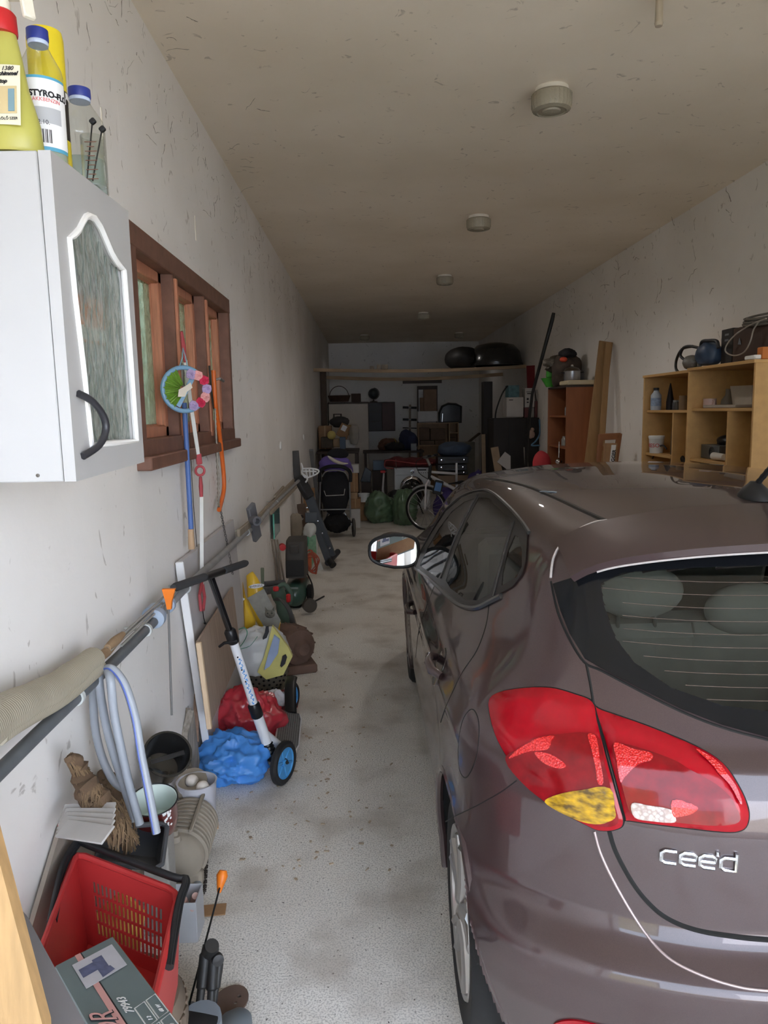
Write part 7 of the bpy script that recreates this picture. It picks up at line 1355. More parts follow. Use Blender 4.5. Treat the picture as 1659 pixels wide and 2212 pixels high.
t = thing('monitor', 'dark flat monitor leaning on the floor left of the washing machine', 'monitor', PY(785, 1040, 13.0) * 1); P_ = [PY(x, y, 13.0) for x, y in ((789, 1008), (803, 1018), (800, 1042), (778, 1040))]; t.location = sum(P_, V()) / 4; t['org'] = list(t.location); obj('casing', MB().prism(P_, V((0, .04, 0))), BLACK, t); cc = sum(P_, V()) / 4; obj('screen', MB().prism([cc + (p - cc) * .88 + V((0, -.003, 0)) for p in P_], V((0, .002, 0))), mat('screen_dark', (26, 26, 28), .25, var=0), t); bx('stool', 782, 1042, 802, 1110, 13.0, .3, DKW, 'dark wooden stool under the monitor', 'stool', floor=True)
bx('blue_crate', 806, 996, 834, 1016, 13.6, .35, mat('crate_blue', (98, 118, 140), .5, var=.12), 'blue grey plastic crate left of the red quilt', 'crate'); bx('dark_cabinet', 806, 1017, 836, 1110, 13.6, .4, DKW, 'low dark cabinet carrying the blue grey crate', 'cabinet', floor=True)
# washing machine
Yz = 12.9; a, b = PY(853, 1120, Yz), PY(930, 1009, Yz); w_ = b.x - a.x; h_ = b.z; cx = (a.x + b.x) / 2; t = thing('washing_machine', 'white front loading washing machine with a red quilt on top', 'washing machine', V((cx, Yz + .28, 0))); WM = mat('washer_white', (222, 226, 228), .3, var=.03, coat=.3)
obj('cabinet_body', MB().box(V((cx, Yz + .28, h_ / 2)), (w_, .56, h_), None, .012), WM, t); obj('control_panel', MB().box(V((cx, Yz - .006, h_ - .07)), (w_ * .98, .014, .12), None, .004), WM, t); obj('detergent_drawer', MB().box(V((cx - w_ * .34, Yz - .012, h_ - .085)), (w_ * .26, .012, .07), None, .004), WM, t); obj('display', MB().box(V((cx + w_ * .26, Yz - .014, h_ - .045)), (w_ * .24, .006, .022), None, .001), BLACK, t)
obj('dial', MB().lathe([(.035, 0), (.033, .018), (0, .02)], V((cx, Yz - .013, h_ - .07)), (0, -1, 0), 20), CHROME, t)
for k in range(5): obj('button', MB().lathe([(.009, 0), (.008, .006), (0, .007)], V((cx + w_ * (.18 + .06 * k), Yz - .013, h_ - .095)), (0, -1, 0), 10), GREYP, t)
dc = PY(890, 1062, Yz - .02); dc.z = h_ * .52; dr = obj('door', MB().lathe([(.15, .0), (.20, .02), (.205, .035), (.19, .05), (.155, .055), (.15, .03)], V((dc.x, Yz, dc.z)), (0, -1, 0), 36, caps=False), CHROME, t); obj('door_glass', MB().lathe([(.152, .03), (.14, .06), (.08, .085), (0, .095)], V((dc.x, Yz, dc.z)), (0, -1, 0), 32, caps=False), mat('washer_glass', (30, 32, 34), .08, var=0, coat=1), dr)
# quilt on it
QM = mat('red_quilt', (110, 44, 46), .9, var=.2, scale=6, bump=.2, bscale=20); qa, qb = PY(831, 1012, Yz - .05), PY(946, 986, Yz - .05); q = MB()
def ql(u, v):
    x = qa.x + (qb.x - qa.x) * u; a = 2 * math.pi * v; e = .5 + .5 * min(1, u * 6, (1 - u) * 6); return V((x, Yz + .24 + .31 * math.cos(a) * e, h_ + .01 + max(0, .055 + .10 * math.sin(a) * e * (1 + .1 * math.sin(u * 9)) + .01 * math.sin(u * 23 + v * 9)) + .0))
q.grid(ql, 40, 24); t = thing('folded_quilt', 'dark red folded quilt lying on the washing machine', 'quilt', V(((qa.x + qb.x) / 2, Yz + .24, h_ + .003))); obj('fabric', q, QM, t, 80); obj('pink_piping', MB().tube(crom([PY(x, y, Yz - .10) for x, y in ((850, 1012), (833, 1010), (831, 1000), (838, 994), (870, 998), (905, 1002), (935, 1000))], 5), .010, 6), mat('piping_pink', (176, 84, 82), .8), t); obj('string', MB().tube([PY(855, 992, Yz - .09), PY(856, 1014, Yz - .09)], .004, 5), mat('string_pale', (176, 166, 160), .8), t)
# black dome with chrome top hanging in front of the washer
c = PY(889, 1060, 12.2); t = thing('barbecue_lid', 'black round domed kettle in front of the washing machine', 'kettle', V((c.x, 12.2, 0))); obj('dome', MB().lathe([(.205, -.02), (.215, 0), (.20, .08), (.15, .155), (.07, .20), (0, .21)], V((c.x, 12.2, c.z - .07)), (0, -.12, 1), 36), mat('dome_black', (42, 44, 46), .15, var=.1, coat=.8), t); obj('bowl', MB().lathe([(0, -.20), (.08, -.19), (.16, -.12), (.205, -.02)], V((c.x, 12.2, c.z - .07)), (0, 0, 1), 36), mat('dome_black', (42, 44, 46), .15), t); obj('top_ring', MB().tube([V((c.x + math.cos(i * .3) * .012, 12.12 + 0, c.z + .17 + math.sin(i * .3) * .035)) for i in range(21)], .010, 6, True), BLACK, t)
for a in (.3, 2.4, 4.5): obj('leg', MB().tube([V((c.x + math.cos(a) * .12, 12.2 + math.sin(a) * .12, c.z - .2)), V((c.x + math.cos(a) * .2, 12.2 + math.sin(a) * .2, 0))], .011, 8), BLACK, t)
# axe, pot, sacks
t = thing('axe', 'white handled tool with a red top standing left of the washing machine', 'tool', PY(829, 1070, 12.0)); obj('handle', MB().tube(crom([PY(829, 1022, 12), PY(828, 1040, 12), PY(827, 1058, 12), PY(829, 1070, 12)], 4), [.022, .024, .026, .026, .026, .026, .028, .03, .032, .034, .034, .03, .028], 10, flat=.6), mat('handle_white', (206, 204, 204), .4), t); obj('red_head', MB().box(PY(827, 1019, 12), (.08, .05, .04), None, .01), REDP, t)
bx('small_crate', 812, 1071, 840, 1100, 12.0, .3, DKW, 'dark crate carrying the white handled tool', 'crate', floor=True)
c = PY(811, 1082, 11.6); t = thing('black_pail', 'black pail with a pale band left of the green sacks', 'pail', V((c.x, c.y, 0))); b0 = V((c.x, c.y, 0)); obj('pail_wall', MB().lathe([(0, .0), (.10, 0), (.13, c.z + .06), (.12, c.z + .06), (.09, .02), (0, .02)], b0, (0, 0, 1), 26, caps=False), BLACK, t); obj('pale_band', MB().lathe([(.113, .08), (.120, c.z * .9)], b0, (0, 0, 1), 26, caps=False), mat('band_grey', (150, 150, 150), .6), t)
GS = mat('green_sack', (96, 122, 94), .35, var=.25, scale=5, coat=.4)
for (x, Y, rx, ry, rz, sd, lab) in ((822, 11.5, .23, .24, .26, 3, 'green polythene sack on the floor left of the bicycle wheel, the lower one'), (876, 11.2, .18, .22, .29, 6, 'tall green polythene sack standing right beside the bicycle wheel')): p = PY(x, 1100, Y); solo('green_sack', MB().bag(V((p.x, Y, rz * .78)), (rx, ry, rz), sd, .3, 3, 50, 30, True, 0, .10), GS, lab, 'sack', 'green sacks by the bicycle', 60)
p = PY(852, 1068, 11.8); solo('black_sack', MB().bag(V((p.x, 11.9, .195)), (.15, .2, .25), 9, .25, 2.6, 30, 18, True, 0, .08), mat('sack_black', (34, 34, 36), .5, var=.2), 'dark sack slumped between the two green ones', 'sack', None, 60)
# bicycle
YB_2 = 10.6; wc_ = PY(921, 1122, YB_2); wr_ = .30; wc_.z = wr_ + .004; t = thing('bicycle', 'white bicycle parked in front of the car, wheel turned to the left', 'bicycle', V((wc_.x, YB_2, 0))); wa = V((.45, .89, 0)).normalized(); fwd = V((-.89, .45, 0)).normalized() 
obj('front_tyre', MB().tube([wc_ + (fwd * math.cos(i * .1309) + V((0, 0, 1)) * math.sin(i * .1309)) * wr_ for i in range(48)], .02, 8, True), DARK, t); obj('front_rim', MB().tube([wc_ + (fwd * math.cos(i * .1309) + V((0, 0, 1)) * math.sin(i * .1309)) * (wr_ - .022) - wa * .004 for i in range(48)], .012, 8, True), mat('rim_bright', (196, 198, 200), .25, metal=.6), t); sp = MB()
for k in range(20): a = 6.2832 * k / 20; sp.tube([wc_ + wa * .02 * (-1) ** k, wc_ + (fwd * math.cos(a) + V((0, 0, 1)) * math.sin(a)) * (wr_ - .02)], .0022, 4)
o_ = obj('spoke', sp, STEEL, t); o_['kind'] = 'stuff'; obj('hub', MB().cyl(wc_ - wa * .04, wc_ + wa * .04, .02), STEEL, t); obj('mudguard', MB().tube([wc_ + (fwd * math.cos(a) + V((0, 0, 1)) * math.sin(a)) * (wr_ + .035) for a in [.9 + 1.5 * i / 14 for i in range(15)]], .016, 8), mat('mudguard_grey', (150, 150, 152), .4), t)
hd_ = wc_ + V((.06, .08, .52)); WFR = mat('bike_white', (214, 214, 218), .3, coat=.4, var=.05)
for sg in (-1, 1): obj('fork_blade', MB().tube([wc_ + wa * .05 * sg, wc_ + wa * .05 * sg + V((.02, .03, .34)), hd_ + V((0, 0, -.1))], .014, 8), WFR, t)
obj('head_tube', MB().tube([hd_ + V((-.005, 0, -.12)), hd_ + V((.01, 0, .10))], .024, 10), BLACK, t); bk2 = hd_ + V((.75, .55, -.05)); obj('down_tube', MB().tube([hd_ + V((0, 0, -.06)), hd_ + V((.42, .3, -.30))], .026, 10), WFR, t); obj('top_tube', MB().tube([hd_, hd_ + V((.40, .30, -.06))], .02, 10), WFR, t); obj('seat_tube', MB().tube([hd_ + V((.42, .3, -.30)), hd_ + V((.42, .30, .10))], .018, 10), WFR, t); sd = PY(986, 1044, YB_2 + .35); obj('seat_post', MB().tube([hd_ + V((.42, .30, -.02)), sd + V((0, 0, -.03))], .013, 8), STEEL, t); obj('saddle', MB().tube([sd + V((-.13, -.08, 0)), sd + V((-.02, -.01, .005)), sd + V((.08, .05, .01)), sd + V((.13, .08, .005))], [.02, .03, .06, .05], 10, flat=.5), BLACK, t)
rw2 = wc_ + V((.86, .62, 0)); obj('rear_tyre', MB().tube([rw2 + (V((.81, .59, 0)) * math.cos(i * .2) + V((0, 0, 1)) * math.sin(i * .2)) * wr_ for i in range(32)], .02, 8, True), DARK, t); obj('chain_stay', MB().tube([hd_ + V((.42, .3, -.30)), rw2], .012, 8), WFR, t)
hb = hd_ + V((0, 0, .16)); obj('handlebar_stem', MB().tube([hd_ + V((.01, 0, .08)), hb + V((-.04, -.02, .03))], .02, 10), STEEL, t); obj('handlebar', MB().tube(crom([hb + V((.10, .26, .06)), hb + V((.03, .12, .05)), hb + V((-.05, -.02, .04)), hb + V((-.10, -.14, .06)), hb + V((-.04, -.24, .08))], 5), .012, 8), STEEL, t); obj('grip', MB().tube([hb + V((-.06, -.19, .075)), hb + V((-.01, -.28, .085))], .018, 8), BLACK, t); obj('grip', MB().tube([hb + V((.08, .22, .06)), hb + V((.14, .33, .065))], .018, 8), BLACK, t)
obj('brake_cable', MB().tube(crom([hb + V((-.08, -.16, .06)), hb + V((-.20, -.16, .0)), hb + V((-.16, -.12, -.16)), hd_ + V((-.03, -.03, -.1))], 6), .005, 6), BLACK, t); pb_ = PY(946, 1053, YB_2 - .15); pch = obj('phone_pouch', MB().box(pb_, (.12, .05, .20), rotm('Y', 14), .02), BLACK, t); obj('pouch_window', MB().box(pb_ + V((0, -.027, .01)), (.09, .004, .12), rotm('Y', 14), .002), mat('pouch_blue', (92, 128, 178), .2, var=.1), pch); c = PY(930, 1035, YB_2); obj('bell', MB().ball(c, .022, 10, 8), BLACK, t)
on(0, 'purple_bag', 962, 11.0, .17, .2, .30, 5, mat('violet_fabric', (74, 62, 120), .9, var=.2), 'purple bag on the floor behind the bicycle fork', 'bag')
# radio cabinet right of the washer
Yr_ = 12.6; t = bx('radio_cabinet', 947, 1026, 1012, 1120, Yr_, .45, mat('radio_brown', (142, 118, 94), .5, var=.1, scale=4, stretch=(2, 2, 10)), 'light brown cabinet right of the washing machine under black audio units', 'cabinet', floor=True); a, b = PY(948, 1026, Yr_), PY(1011, 1020, Yr_); zr = PY(980, 1026, Yr_).z
def unit(y0, y1, x0, x1, nm, lab, Y=Yr_ - .03):
    t = bx(nm, x0, y0, x1, y1, Y, .42, mat('audio_black', (30, 29, 30), .35, var=.15), lab, 'audio unit', 'stacked black audio units'); a, b = PY(x0, y1, Y), PY(x1, y0, Y); zc = (a.z + b.z) / 2
    for u in (.12, .86): obj('knob', MB().lathe([(.02, 0), (.018, .02), (0, .022)], V((a.x + (b.x - a.x) * u, Y - .001, zc)), (0, -1, 0), 14), CHROME, t)
    obj('display', MB().box(V(((a.x + b.x) / 2, Y - .003, zc)), ((b.x - a.x) * .5, .006, (b.z - a.z) * .22), None, .001), mat('audio_window', (58, 54, 50), .2, var=.2), t)
    for k in range(9): obj('button', MB().box(V((a.x + (b.x - a.x) * (.28 + .05 * k), Y - .004, a.z + (b.z - a.z) * .2)), (.018, .008, .012), None, .002), GREYP, t)
unit(1018, 1025, 947, 1011, 'tuner', 'thin black audio unit directly on the light brown cabinet'); unit(1003, 1017, 946, 1009, 'amplifier', 'black amplifier with two bright knobs, middle of the audio stack'); unit(986, 1002, 946, 1012, 'video_recorder', 'black unit on top of the audio stack under the blue bag')
on(PY(980, 986, Yr_).z + .002, 'blue_bag', 980, Yr_ + .2, .28, .2, .13, 7, mat('slate_blue_bag', (74, 88, 108), .6, var=.2), 'slate blue plastic bag lying on top of the black audio stack', 'bag'); on(0, 'violet_sack', 1036, 12.0, .18, .2, .42, 12, mat('violet_fabric', (74, 62, 120), .9, var=.2), 'dark purple sack standing right of the audio stack', 'sack'); solo('white_clip', MB().box(PY(1032, 1028, 11.82), (.04, .03, .07), .3, .006), WHITEP, 'small white and blue clip on the dark purple sack', 'clip')
on(0, 'black_bundle', 1062, 11.8, .14, .15, .36, 14, mat('sack_black', (34, 34, 36), .5, var=.2), 'black bundle beside the dark purple sack', 'bundle')
# bookcase and mirror frame at the back wall
PNB = mat('bookcase_pine', (170, 140, 108), .55, var=.1, scale=4, stretch=(8, 8, 1)); Yk = 15.6
def shelfbox(nm, lab, x0, y0, x1, Y, dp, m, parts, th=.02, zb=0, cat='shelf unit', grp=None):
    """open shelf unit facing -y; parts: list of ('h', z, u0, u1) or ('v', u, z0, z1) in fractions"""
    a, b = PY(x0, y0, Y), PY(x1, y0, Y); xl, xr, zt = a.x, b.x, (a.z + b.z) / 2; t = thing(nm, lab, cat, V(((xl + xr) / 2, Y + dp / 2, zb)), grp); w = xr - xl
    for xx in (xl + th / 2, xr - th / 2): obj('side_panel', MB().box(V((xx, Y + dp / 2, (zt + zb) / 2)), (th, dp, zt - zb), None, .002), m, t)
    obj('top_panel', MB().box(V(((xl + xr) / 2, Y + dp / 2, zt - th / 2)), (w - 2 * th - .001, dp, th), None, .002), m, t); obj('back_panel', MB().box(V(((xl + xr) / 2, Y + dp - .004, (zt + zb) / 2)), (w - 2 * th, .006, zt - zb - th), None, .001), m, t)
    for p in parts:
        if p[0] == 'h': obj('shelf', MB().box(V((xl + w * (p[2] + p[3]) / 2, Y + dp / 2, p[1])), (w * (p[3] - p[2]) - 2 * th - .001, dp - .02, th), None, .002), m, t)
        else: obj('divider', MB().box(V((xl + w * p[1], Y + dp / 2, (p[2] + p[3]) / 2)), (th, dp - .02, p[3] - p[2] - .002), None, .002), m, t)
    return t, xl, xr, zt
zs = lambda y, Y=Yk: PY(945, y, Y).z
t, xl, xr, zt = shelfbox('bookcase', 'low pine bookcase with boxes against the back wall', 903, 913, 991, Yk, .35, PNB, [('h', zs(962), 0, 1), ('v', .77, zs(962) + .01, zs(914)), ('h', zs(936), .77, 1), ('h', .12, 0, 1)])
for i, (x0, y0, x1, y1, m, lab) in enumerate(((906, 924, 928, 951, 'dark_card', 'dark cardboard box at the left of the bookcase'), (930, 926, 962, 951, 'dark_card', 'wide dark cardboard box in the middle of the bookcase'), (940, 951, 962, 961, 'dark_card', 'flat box under the wide dark one in the bookcase'), (908, 952, 938, 961, 'dark_card', 'long flat box at the bottom left of the bookcase shelf'), (972, 945, 986, 961, 'dark_card', 'small dark box in the lower right compartment of the bookcase'))): bx('storage_box', x0, y0, x1, y1, Yk + .03, .26, mat('dark_card', (104, 84, 68), .8, var=.15), lab, 'box', 'boxes in the pine bookcase')
bx('white_container', 903, 888, 945, 911, Yk + .02, .3, mat('container_white', (178, 174, 170), .4, var=.06), 'white container with papers on top of the bookcase', 'container'); t = thing('arched_case', 'black arched case with a clear front on top of the bookcase', 'case', V((PY(972, 912, Yk).x, Yk + .15, zt + .002))); P_ = [PY(x, y, Yk + .02) for x, y in ((949, 912), (949, 892), (955, 878), (968, 872), (985, 873), (996, 878), (996, 912))]; P_[0].z = P_[-1].z = zt + .002; obj('frame_ring', MB().tube(P_, .022, 8, True), BLACK, t); obj('case_body', MB().prism([p + V((0, .03, 0)) for p in P_], V((0, .22, 0))), mat('case_dark', (50, 48, 46), .3, var=.3), t); obj('silver_tube', MB().tube([PY(955, 911, Yk), PY(956, 893, Yk)], .018, 10), CHROME, t)
t = thing('mirror_frame', 'tall brown framed mirror leaning on the back wall behind the bookcase', 'mirror', V((PY(922, 912, 16.3).x, 16.4, 0))); P_ = [PY(x, y, 16.4) for x, y in ((901, 1000), (901, 834), (945, 833), (945, 1000))]; P_[0].z = P_[3].z = .002
Mx = frame(P_[0], P_[3] - P_[0], P_[1] - P_[0]); O_ = loc2(Mx, P_); cx_ = sum(p[0] for p in O_) / 4; cy_ = sum(p[1] for p in O_) / 4; obj('frame', ringplate(Mx, O_, [[(cx_ + (a - cx_) * .86, cy_ + (b - cy_) * .93) for a, b in O_]], .03), DKW, t); obj('mirror_pane', MB().prism([Mx @ V((cx_ + (a - cx_) * .88, cy_ + (b - cy_) * .95, -.012)) for a, b in O_], Mx.to_3x3() @ V((0, 0, -.006))), mat('dull_mirror', (150, 144, 138), .35, metal=.3), t)
bx('carton', 916, 841, 943, 888, Yk + .1, .18, mat('brown_carton', (124, 100, 80), .8, var=.1), 'upright brown carton standing on the white container before the mirror frame', 'carton'); bx('carton', 908, 859, 915, 888, Yk + .1, .15, mat('brown_carton', (124, 100, 80), .8), 'narrow brown carton beside the upright one before the mirror frame', 'carton')
t = thing('dumbbell_rack', 'pale upright rack with three black cross grips by the back wall', 'rack', V((PY(884, 940, 16.5).x, 16.5, 0))); p0, p1 = PY(886, 874, 16.5), PY(883, 946, 16.5); p1.z = 0.002; obj('post', MB().tube([p0, p1], .022, 10), mat('rack_beige', (140, 126, 112), .6), t)
for y, r in ((880, .026), (906, .026), (924, .012)): a, b = PY(870, y, 16.45), PY(900, y + 1, 16.45); obj('cross_bar', MB().tube([a, b], .010, 8), STEEL, t); obj('grip', MB().tube([a, a.lerp(b, .42)], r, 10), BLACK, t); obj('grip', MB().tube([a.lerp(b, .60), b], r, 10), BLACK, t)
solo('slanted_lath', MB().bar(PY(1000, 965, 16.3), PY(1036, 936, 16.6), .07, .03), mat('lath_dull', (110, 96, 84), .8, var=.15), 'pale lath leaning slantwise across the back right corner', 'lath'); bx('grey_box', 985, 955, 1026, 1000, 15.0, .3, mat('box_sage', (120, 118, 110), .7, var=.15), 'grey green box right of the bookcase', 'box', floor=True)
# dark cabinet wall with things on it at the right
DBL = mat('dark_cabinet', (40, 36, 35), .7, var=.2, scale=3); Yx = 11.0
bx('tall_board', 1045, 824, 1064, 1040, 11.6, .25, DBL, 'tall black board standing in the back right corner', 'board', floor=True); t = bx('dark_sideboard', 1066, 902, 1172, 1040, Yx, .55, DBL, 'large black cabinet at the right beyond the car roof', 'cabinet', floor=True); zt = PY(1120, 902, Yx).z
for x in (1100, 1136): obj('door_gap', MB().box(V((PY(x, 950, Yx).x, Yx - .002, zt / 2)), (.008, .006, zt - .06), None, .001), BLACK, t)
bx('teal_box', 1098, 832, 1122, 858, Yx + .1, .25, mat('teal_pack', (76, 108, 112), .5, var=.3, scale=20), 'teal and white package on the white box at the right', 'package'); t = bx('white_box', 1094, 858, 1131, 901, Yx + .1, .3, mat('white_pack', (184, 178, 172), .6, var=.05), 'white cardboard box standing on the large black cabinet', 'box'); q0 = PY(1104, 864, Yx + .095); obj('box_print', MB().box(q0, (.06, .004, .012), None, .001), INKB, t)
t = bx('tall_carton', 1133, 880, 1142, 902, Yx + .12, .15, mat('maroon_box', (104, 58, 60), .6), 'narrow maroon carton under the printed white tins', 'carton'); t = bx('printed_tin', 1134, 838, 1155, 880, Yx + .1, .2, mat('tin_white', (190, 186, 184), .5, var=.05), 'tall white printed tin box with black symbols at the right', 'tin'); pr = MB()
for (x, y, w_, h_) in ((1146, 850, .10, .012), (1144, 846, .10, .006), (1140, 862, .03, .03), (1148, 862, .03, .03), (1140, 869, .03, .018), (1149, 868, .03, .02)): pr.box(PY(x, y, Yx + .096), (w_, .004, h_), None, .001)
o_ = obj('symbol_print', pr, INKB, t); o_['kind'] = 'stuff'; bx('base_block', 1143, 880, 1154, 902, Yx + .12, .15, mat('grey_post', (150, 146, 140), .6), 'pale post piece carrying the printed tin', 'block')
solo('funnel_board', MB().prism([PY(x, y, Yx + .15) for x, y in ((1156, 842), (1182, 841), (1174, 866), (1160, 866))], V((0, .1, 0))), mat('white_pack', (184, 178, 172), .6), 'pale tapered box beside the printed tin', 'box'); bx('white_label_box', 1155, 866, 1172, 902, Yx + .12, .2, mat('maroon_box', (104, 58, 60), .6), 'maroon box with a white top under the pale tapered box', 'box')
P_ = [PY(x, y, Yx + .35) for x, y in ((1138, 790), (1190, 787), (1191, 838), (1140, 842))]; solo('red_canvas', MB().prism(P_, V((0, .04, 0))), mat('dark_red_cloth', (110, 28, 34), .8, var=.12), 'dark red square canvas hanging at the end of the long beams', 'canvas')
t = thing('hanging_toy', 'small doll with a pale blue strap hanging in front of the black cabinet', 'toy', PY(1150, 965, Yx - .1)); obj('doll_body', MB().bag(PY(1148, 938, Yx - .08), (.05, .035, .06), 3, .25, 2, 18, 12, False), mat('doll_skin', (170, 142, 128), .7), t); obj('doll_head', MB().ball(PY(1150, 928, Yx - .08), .03, 12, 8), mat('doll_skin', (170, 142, 128), .7), t)
for x, y in ((1136, 940), (1140, 934)): obj('doll_arm', MB().tube([PY(1146, 938, Yx - .08), PY(x, y, Yx - .08)], .011, 6), mat('doll_skin', (170, 142, 128), .7), t)
obj('blue_strap', MB().tube(crom([PY(1165, 906, Yx - .06), PY(1166, 935, Yx - .06), PY(1158, 952, Yx - .08), PY(1148, 962, Yx - .08), PY(1166, 962, Yx - .08)], 5), .012, 6), mat('strap_sky', (96, 136, 170), .6), t); solo('walking_pole', MB().tube([PY(1132, 966, Yx - .05), V((2.36, Yx - .06, 0))], .011, 8), mat('pole_grey', (150, 146, 140), .4, metal=.5), 'thin pale walking pole leaning on the black cabinet', 'pole')
solo('walking_pole', MB().tube([PY(1137, 966, Yx - .09), V((2.40, Yx - .1, 0))], .009, 8), mat('pole_grey', (150, 146, 140), .4), 'second thin walking pole, right of the first on the black cabinet', 'pole')
solo('white_plate', MB().prism([PY(x, y, Yx - .35) for x, y in ((1074, 998), (1091, 976), (1103, 985), (1103, 1020), (1095, 1014))], V((0, .02, 0))), mat('plate_white', (176, 172, 170), .7, var=.04), 'tilted white sheet standing above the car roof', 'sheet'); solo('pale_plank', MB().bar(PY(1068, 966, Yx - .3), V((2.0, Yx - .32, 0)), .11, .02, (0, 1, 0)), mat('pale_plank', (146, 124, 100), .7, var=.15), 'pale plank leaning behind the tilted white sheet', 'plank'); solo('pale_plank', MB().bar(PY(1044, 938, 11.54), V((1.80, 11.54, 0)), .06, .02, (0, 1, 0)), mat('pale_plank', (146, 124, 100), .7), 'narrow pale plank in front of the tall black board', 'plank')
# dark pole reaching up the wall
solo('fishing_rod', MB().tube([PY(1196, 676, 9.6), PY(1193, 690, 9.6), PY(1150, 850, 9.8), PY(1143, 905, 9.9), PY(1138, 960, 10.2), V((2.2, 10.5, .0))], [.022, .026, .019, .022, .024, .02], 10), mat('rod_black', (30, 29, 29), .4, var=.1), 'long black rod leaning high against the right wall', 'rod'); solo('black_cable', MB().tube(crom([PY(1096, 834, 11.1), PY(1084, 852, 10.97), PY(1072, 886, 10.97), PY(1070, 904, 10.97)], 4), .012, 6), BLACK, 'black cable hanging left of the white box', 'cable')
# brown cupboard on the right wall, open to the left
CBM = mat('cupboard_brown', (148, 88, 52), .5, var=.12, scale=3, stretch=(6, 6, 1)); Y0, Y1 = 8.25, 9.1; xf_ = PY(1223, 900, Y0).x; zt = PY(1250, 836, Y0).z; x1 = WR - .004; t = thing('brown_cupboard', 'orange brown open cupboard against the right wall beyond the car', 'cupboard', V(((xf_ + x1) / 2, (Y0 + Y1) / 2, 0)))
for yy in (Y0 + .011, Y1 - .011): obj('side_panel', MB().box(V(((xf_ + x1) / 2, yy, zt / 2)), (x1 - xf_, .022, zt), None, .002), CBM, t)
obj('top_panel', MB().box(V(((xf_ + x1) / 2, (Y0 + Y1) / 2, zt + .010)), (x1 - xf_, Y1 - Y0, .02), None, .002), DKW, t); obj('back_panel', MB().box(V((x1 - .008, (Y0 + Y1) / 2, zt / 2)), (.008, Y1 - Y0 - .046, zt - .004), None, .001), DKW, t)
for z in (.35, .8, 1.25, 1.6): obj('shelf', MB().box(V(((xf_ + x1) / 2, (Y0 + Y1) / 2, z)), (x1 - xf_ - .03, Y1 - Y0 - .046, .02), None, .002), CBM, t)
for i, (z, y, s_) in enumerate(((1.262, 8.55, .05), (1.262, 8.75, .04), (1.612, 8.6, .045), (.812, 8.7, .06))): solo('glass_jar', MB().lathe([(0, 0), (s_, 0), (s_, s_ * 1.8), (s_ * .7, s_ * 2.3), (s_ * .72, s_ * 2.7), (0, s_ * 2.7)], V((xf_ + .12, y, z)), (0, 0, 1), 18), mat('jar_grey', (150, 150, 148), .15, var=.2, coat=.5), ('grey glass jar nearest the front on the second shelf of the brown cupboard', 'grey glass jar further in on the second shelf of the brown cupboard', 'grey glass jar on the top shelf of the brown cupboard', 'large grey glass jar low in the brown cupboard')[i], 'jar', 'jars in the brown cupboard')
solo('red_cushion', MB().bag(V((xf_ - .10, 8.95, 1.02)), (.11, .05, .17), 4, .08, 1.5, 24, 16, False, 0, .02), mat('coral_fabric', (196, 60, 66), .7, var=.08), 'coral red cushion hooked on the open side of the brown cupboard', 'cushion'); solo('steel_ladle', MB().tube([V((xf_ - .02, 8.45, 1.32)), V((xf_ - .03, 8.42, 1.14))], .008, 8).ball(V((xf_ - .035, 8.41, 1.10)), (.04, .04, .03), 14, 10), CHROME, 'steel ladle hanging at the open side of the brown cupboard', 'ladle')
zc = zt + .022; q = V((xf_ + .16, Y0 + .28, zc)); t = thing('baking_tray', 'cream enamel baking tray on top of the brown cupboard', 'tray', q); obj('tray_shell', MB().box(q + V((0, -.12, .028)), (.31, .36, .05), None, .015), mat('tray_cream', (206, 192, 160), .4, var=.08), t)
pz = zc + .055; q = V((xf_ + .10, Y0 + .16, pz)); t = thing('steel_pot', 'small steel pot standing on the cream baking tray', 'pot', q); obj('pot_body', MB().lathe([(0, 0), (.085, 0), (.09, .01), (.09, .10), (.095, .104), (.085, .104), (.08, .012), (0, .012)], q, (0, 0, 1), 28, caps=False), STEEL, t)
for sg in (-1, 1): obj('pot_handle', MB().tube([q + V((sg * .088, -.02, .085)), q + V((sg * .125, -.01, .088)), q + V((sg * .125, .01, .088)), q + V((sg * .088, .02, .085))], .006, 6), BLACK, t)
obj('pot_lid', MB().lathe([(.094, 0), (.07, .03), (.02, .045), (0, .046)], q + V((0, 0, .105)), (0, 0, 1), 24), mat('lid_dark', (84, 74, 62), .3, metal=.4), t); obj('lid_knob', MB().ball(q + V((0, 0, .16)), .016, 10, 8), CHROME, t)
q = V((xf_ + .12, Y0 + .42, zc + .02)); solo('black_hat', MB().bag(V((q.x + .02, Y0 + .5, zc + .37)), (.10, .12, .06), 3, .2, 2, 24, 14, True), mat('cap_black', (36, 34, 38), .8, var=.2), 'black hat topping the heap on the brown cupboard', 'hat'); solo('clothes_heap', MB().bag(V((xf_ + .14, Y0 + .55, zc + .16)), (.16, .18, .205), 8, .3, 2.6, 30, 18, True), mat('cloth_umber', (74, 62, 54), .9, var=.4), 'dark crumpled clothes heap behind the steel pot', 'heap'); solo('red_lamp', MB().ball(V((xf_ + .06, Y0 + .38, zc + .30)), (.045, .04, .03), 14, 10), mat('orange_red', (206, 74, 46), .4), 'small orange red ball below the black hat', 'ball')
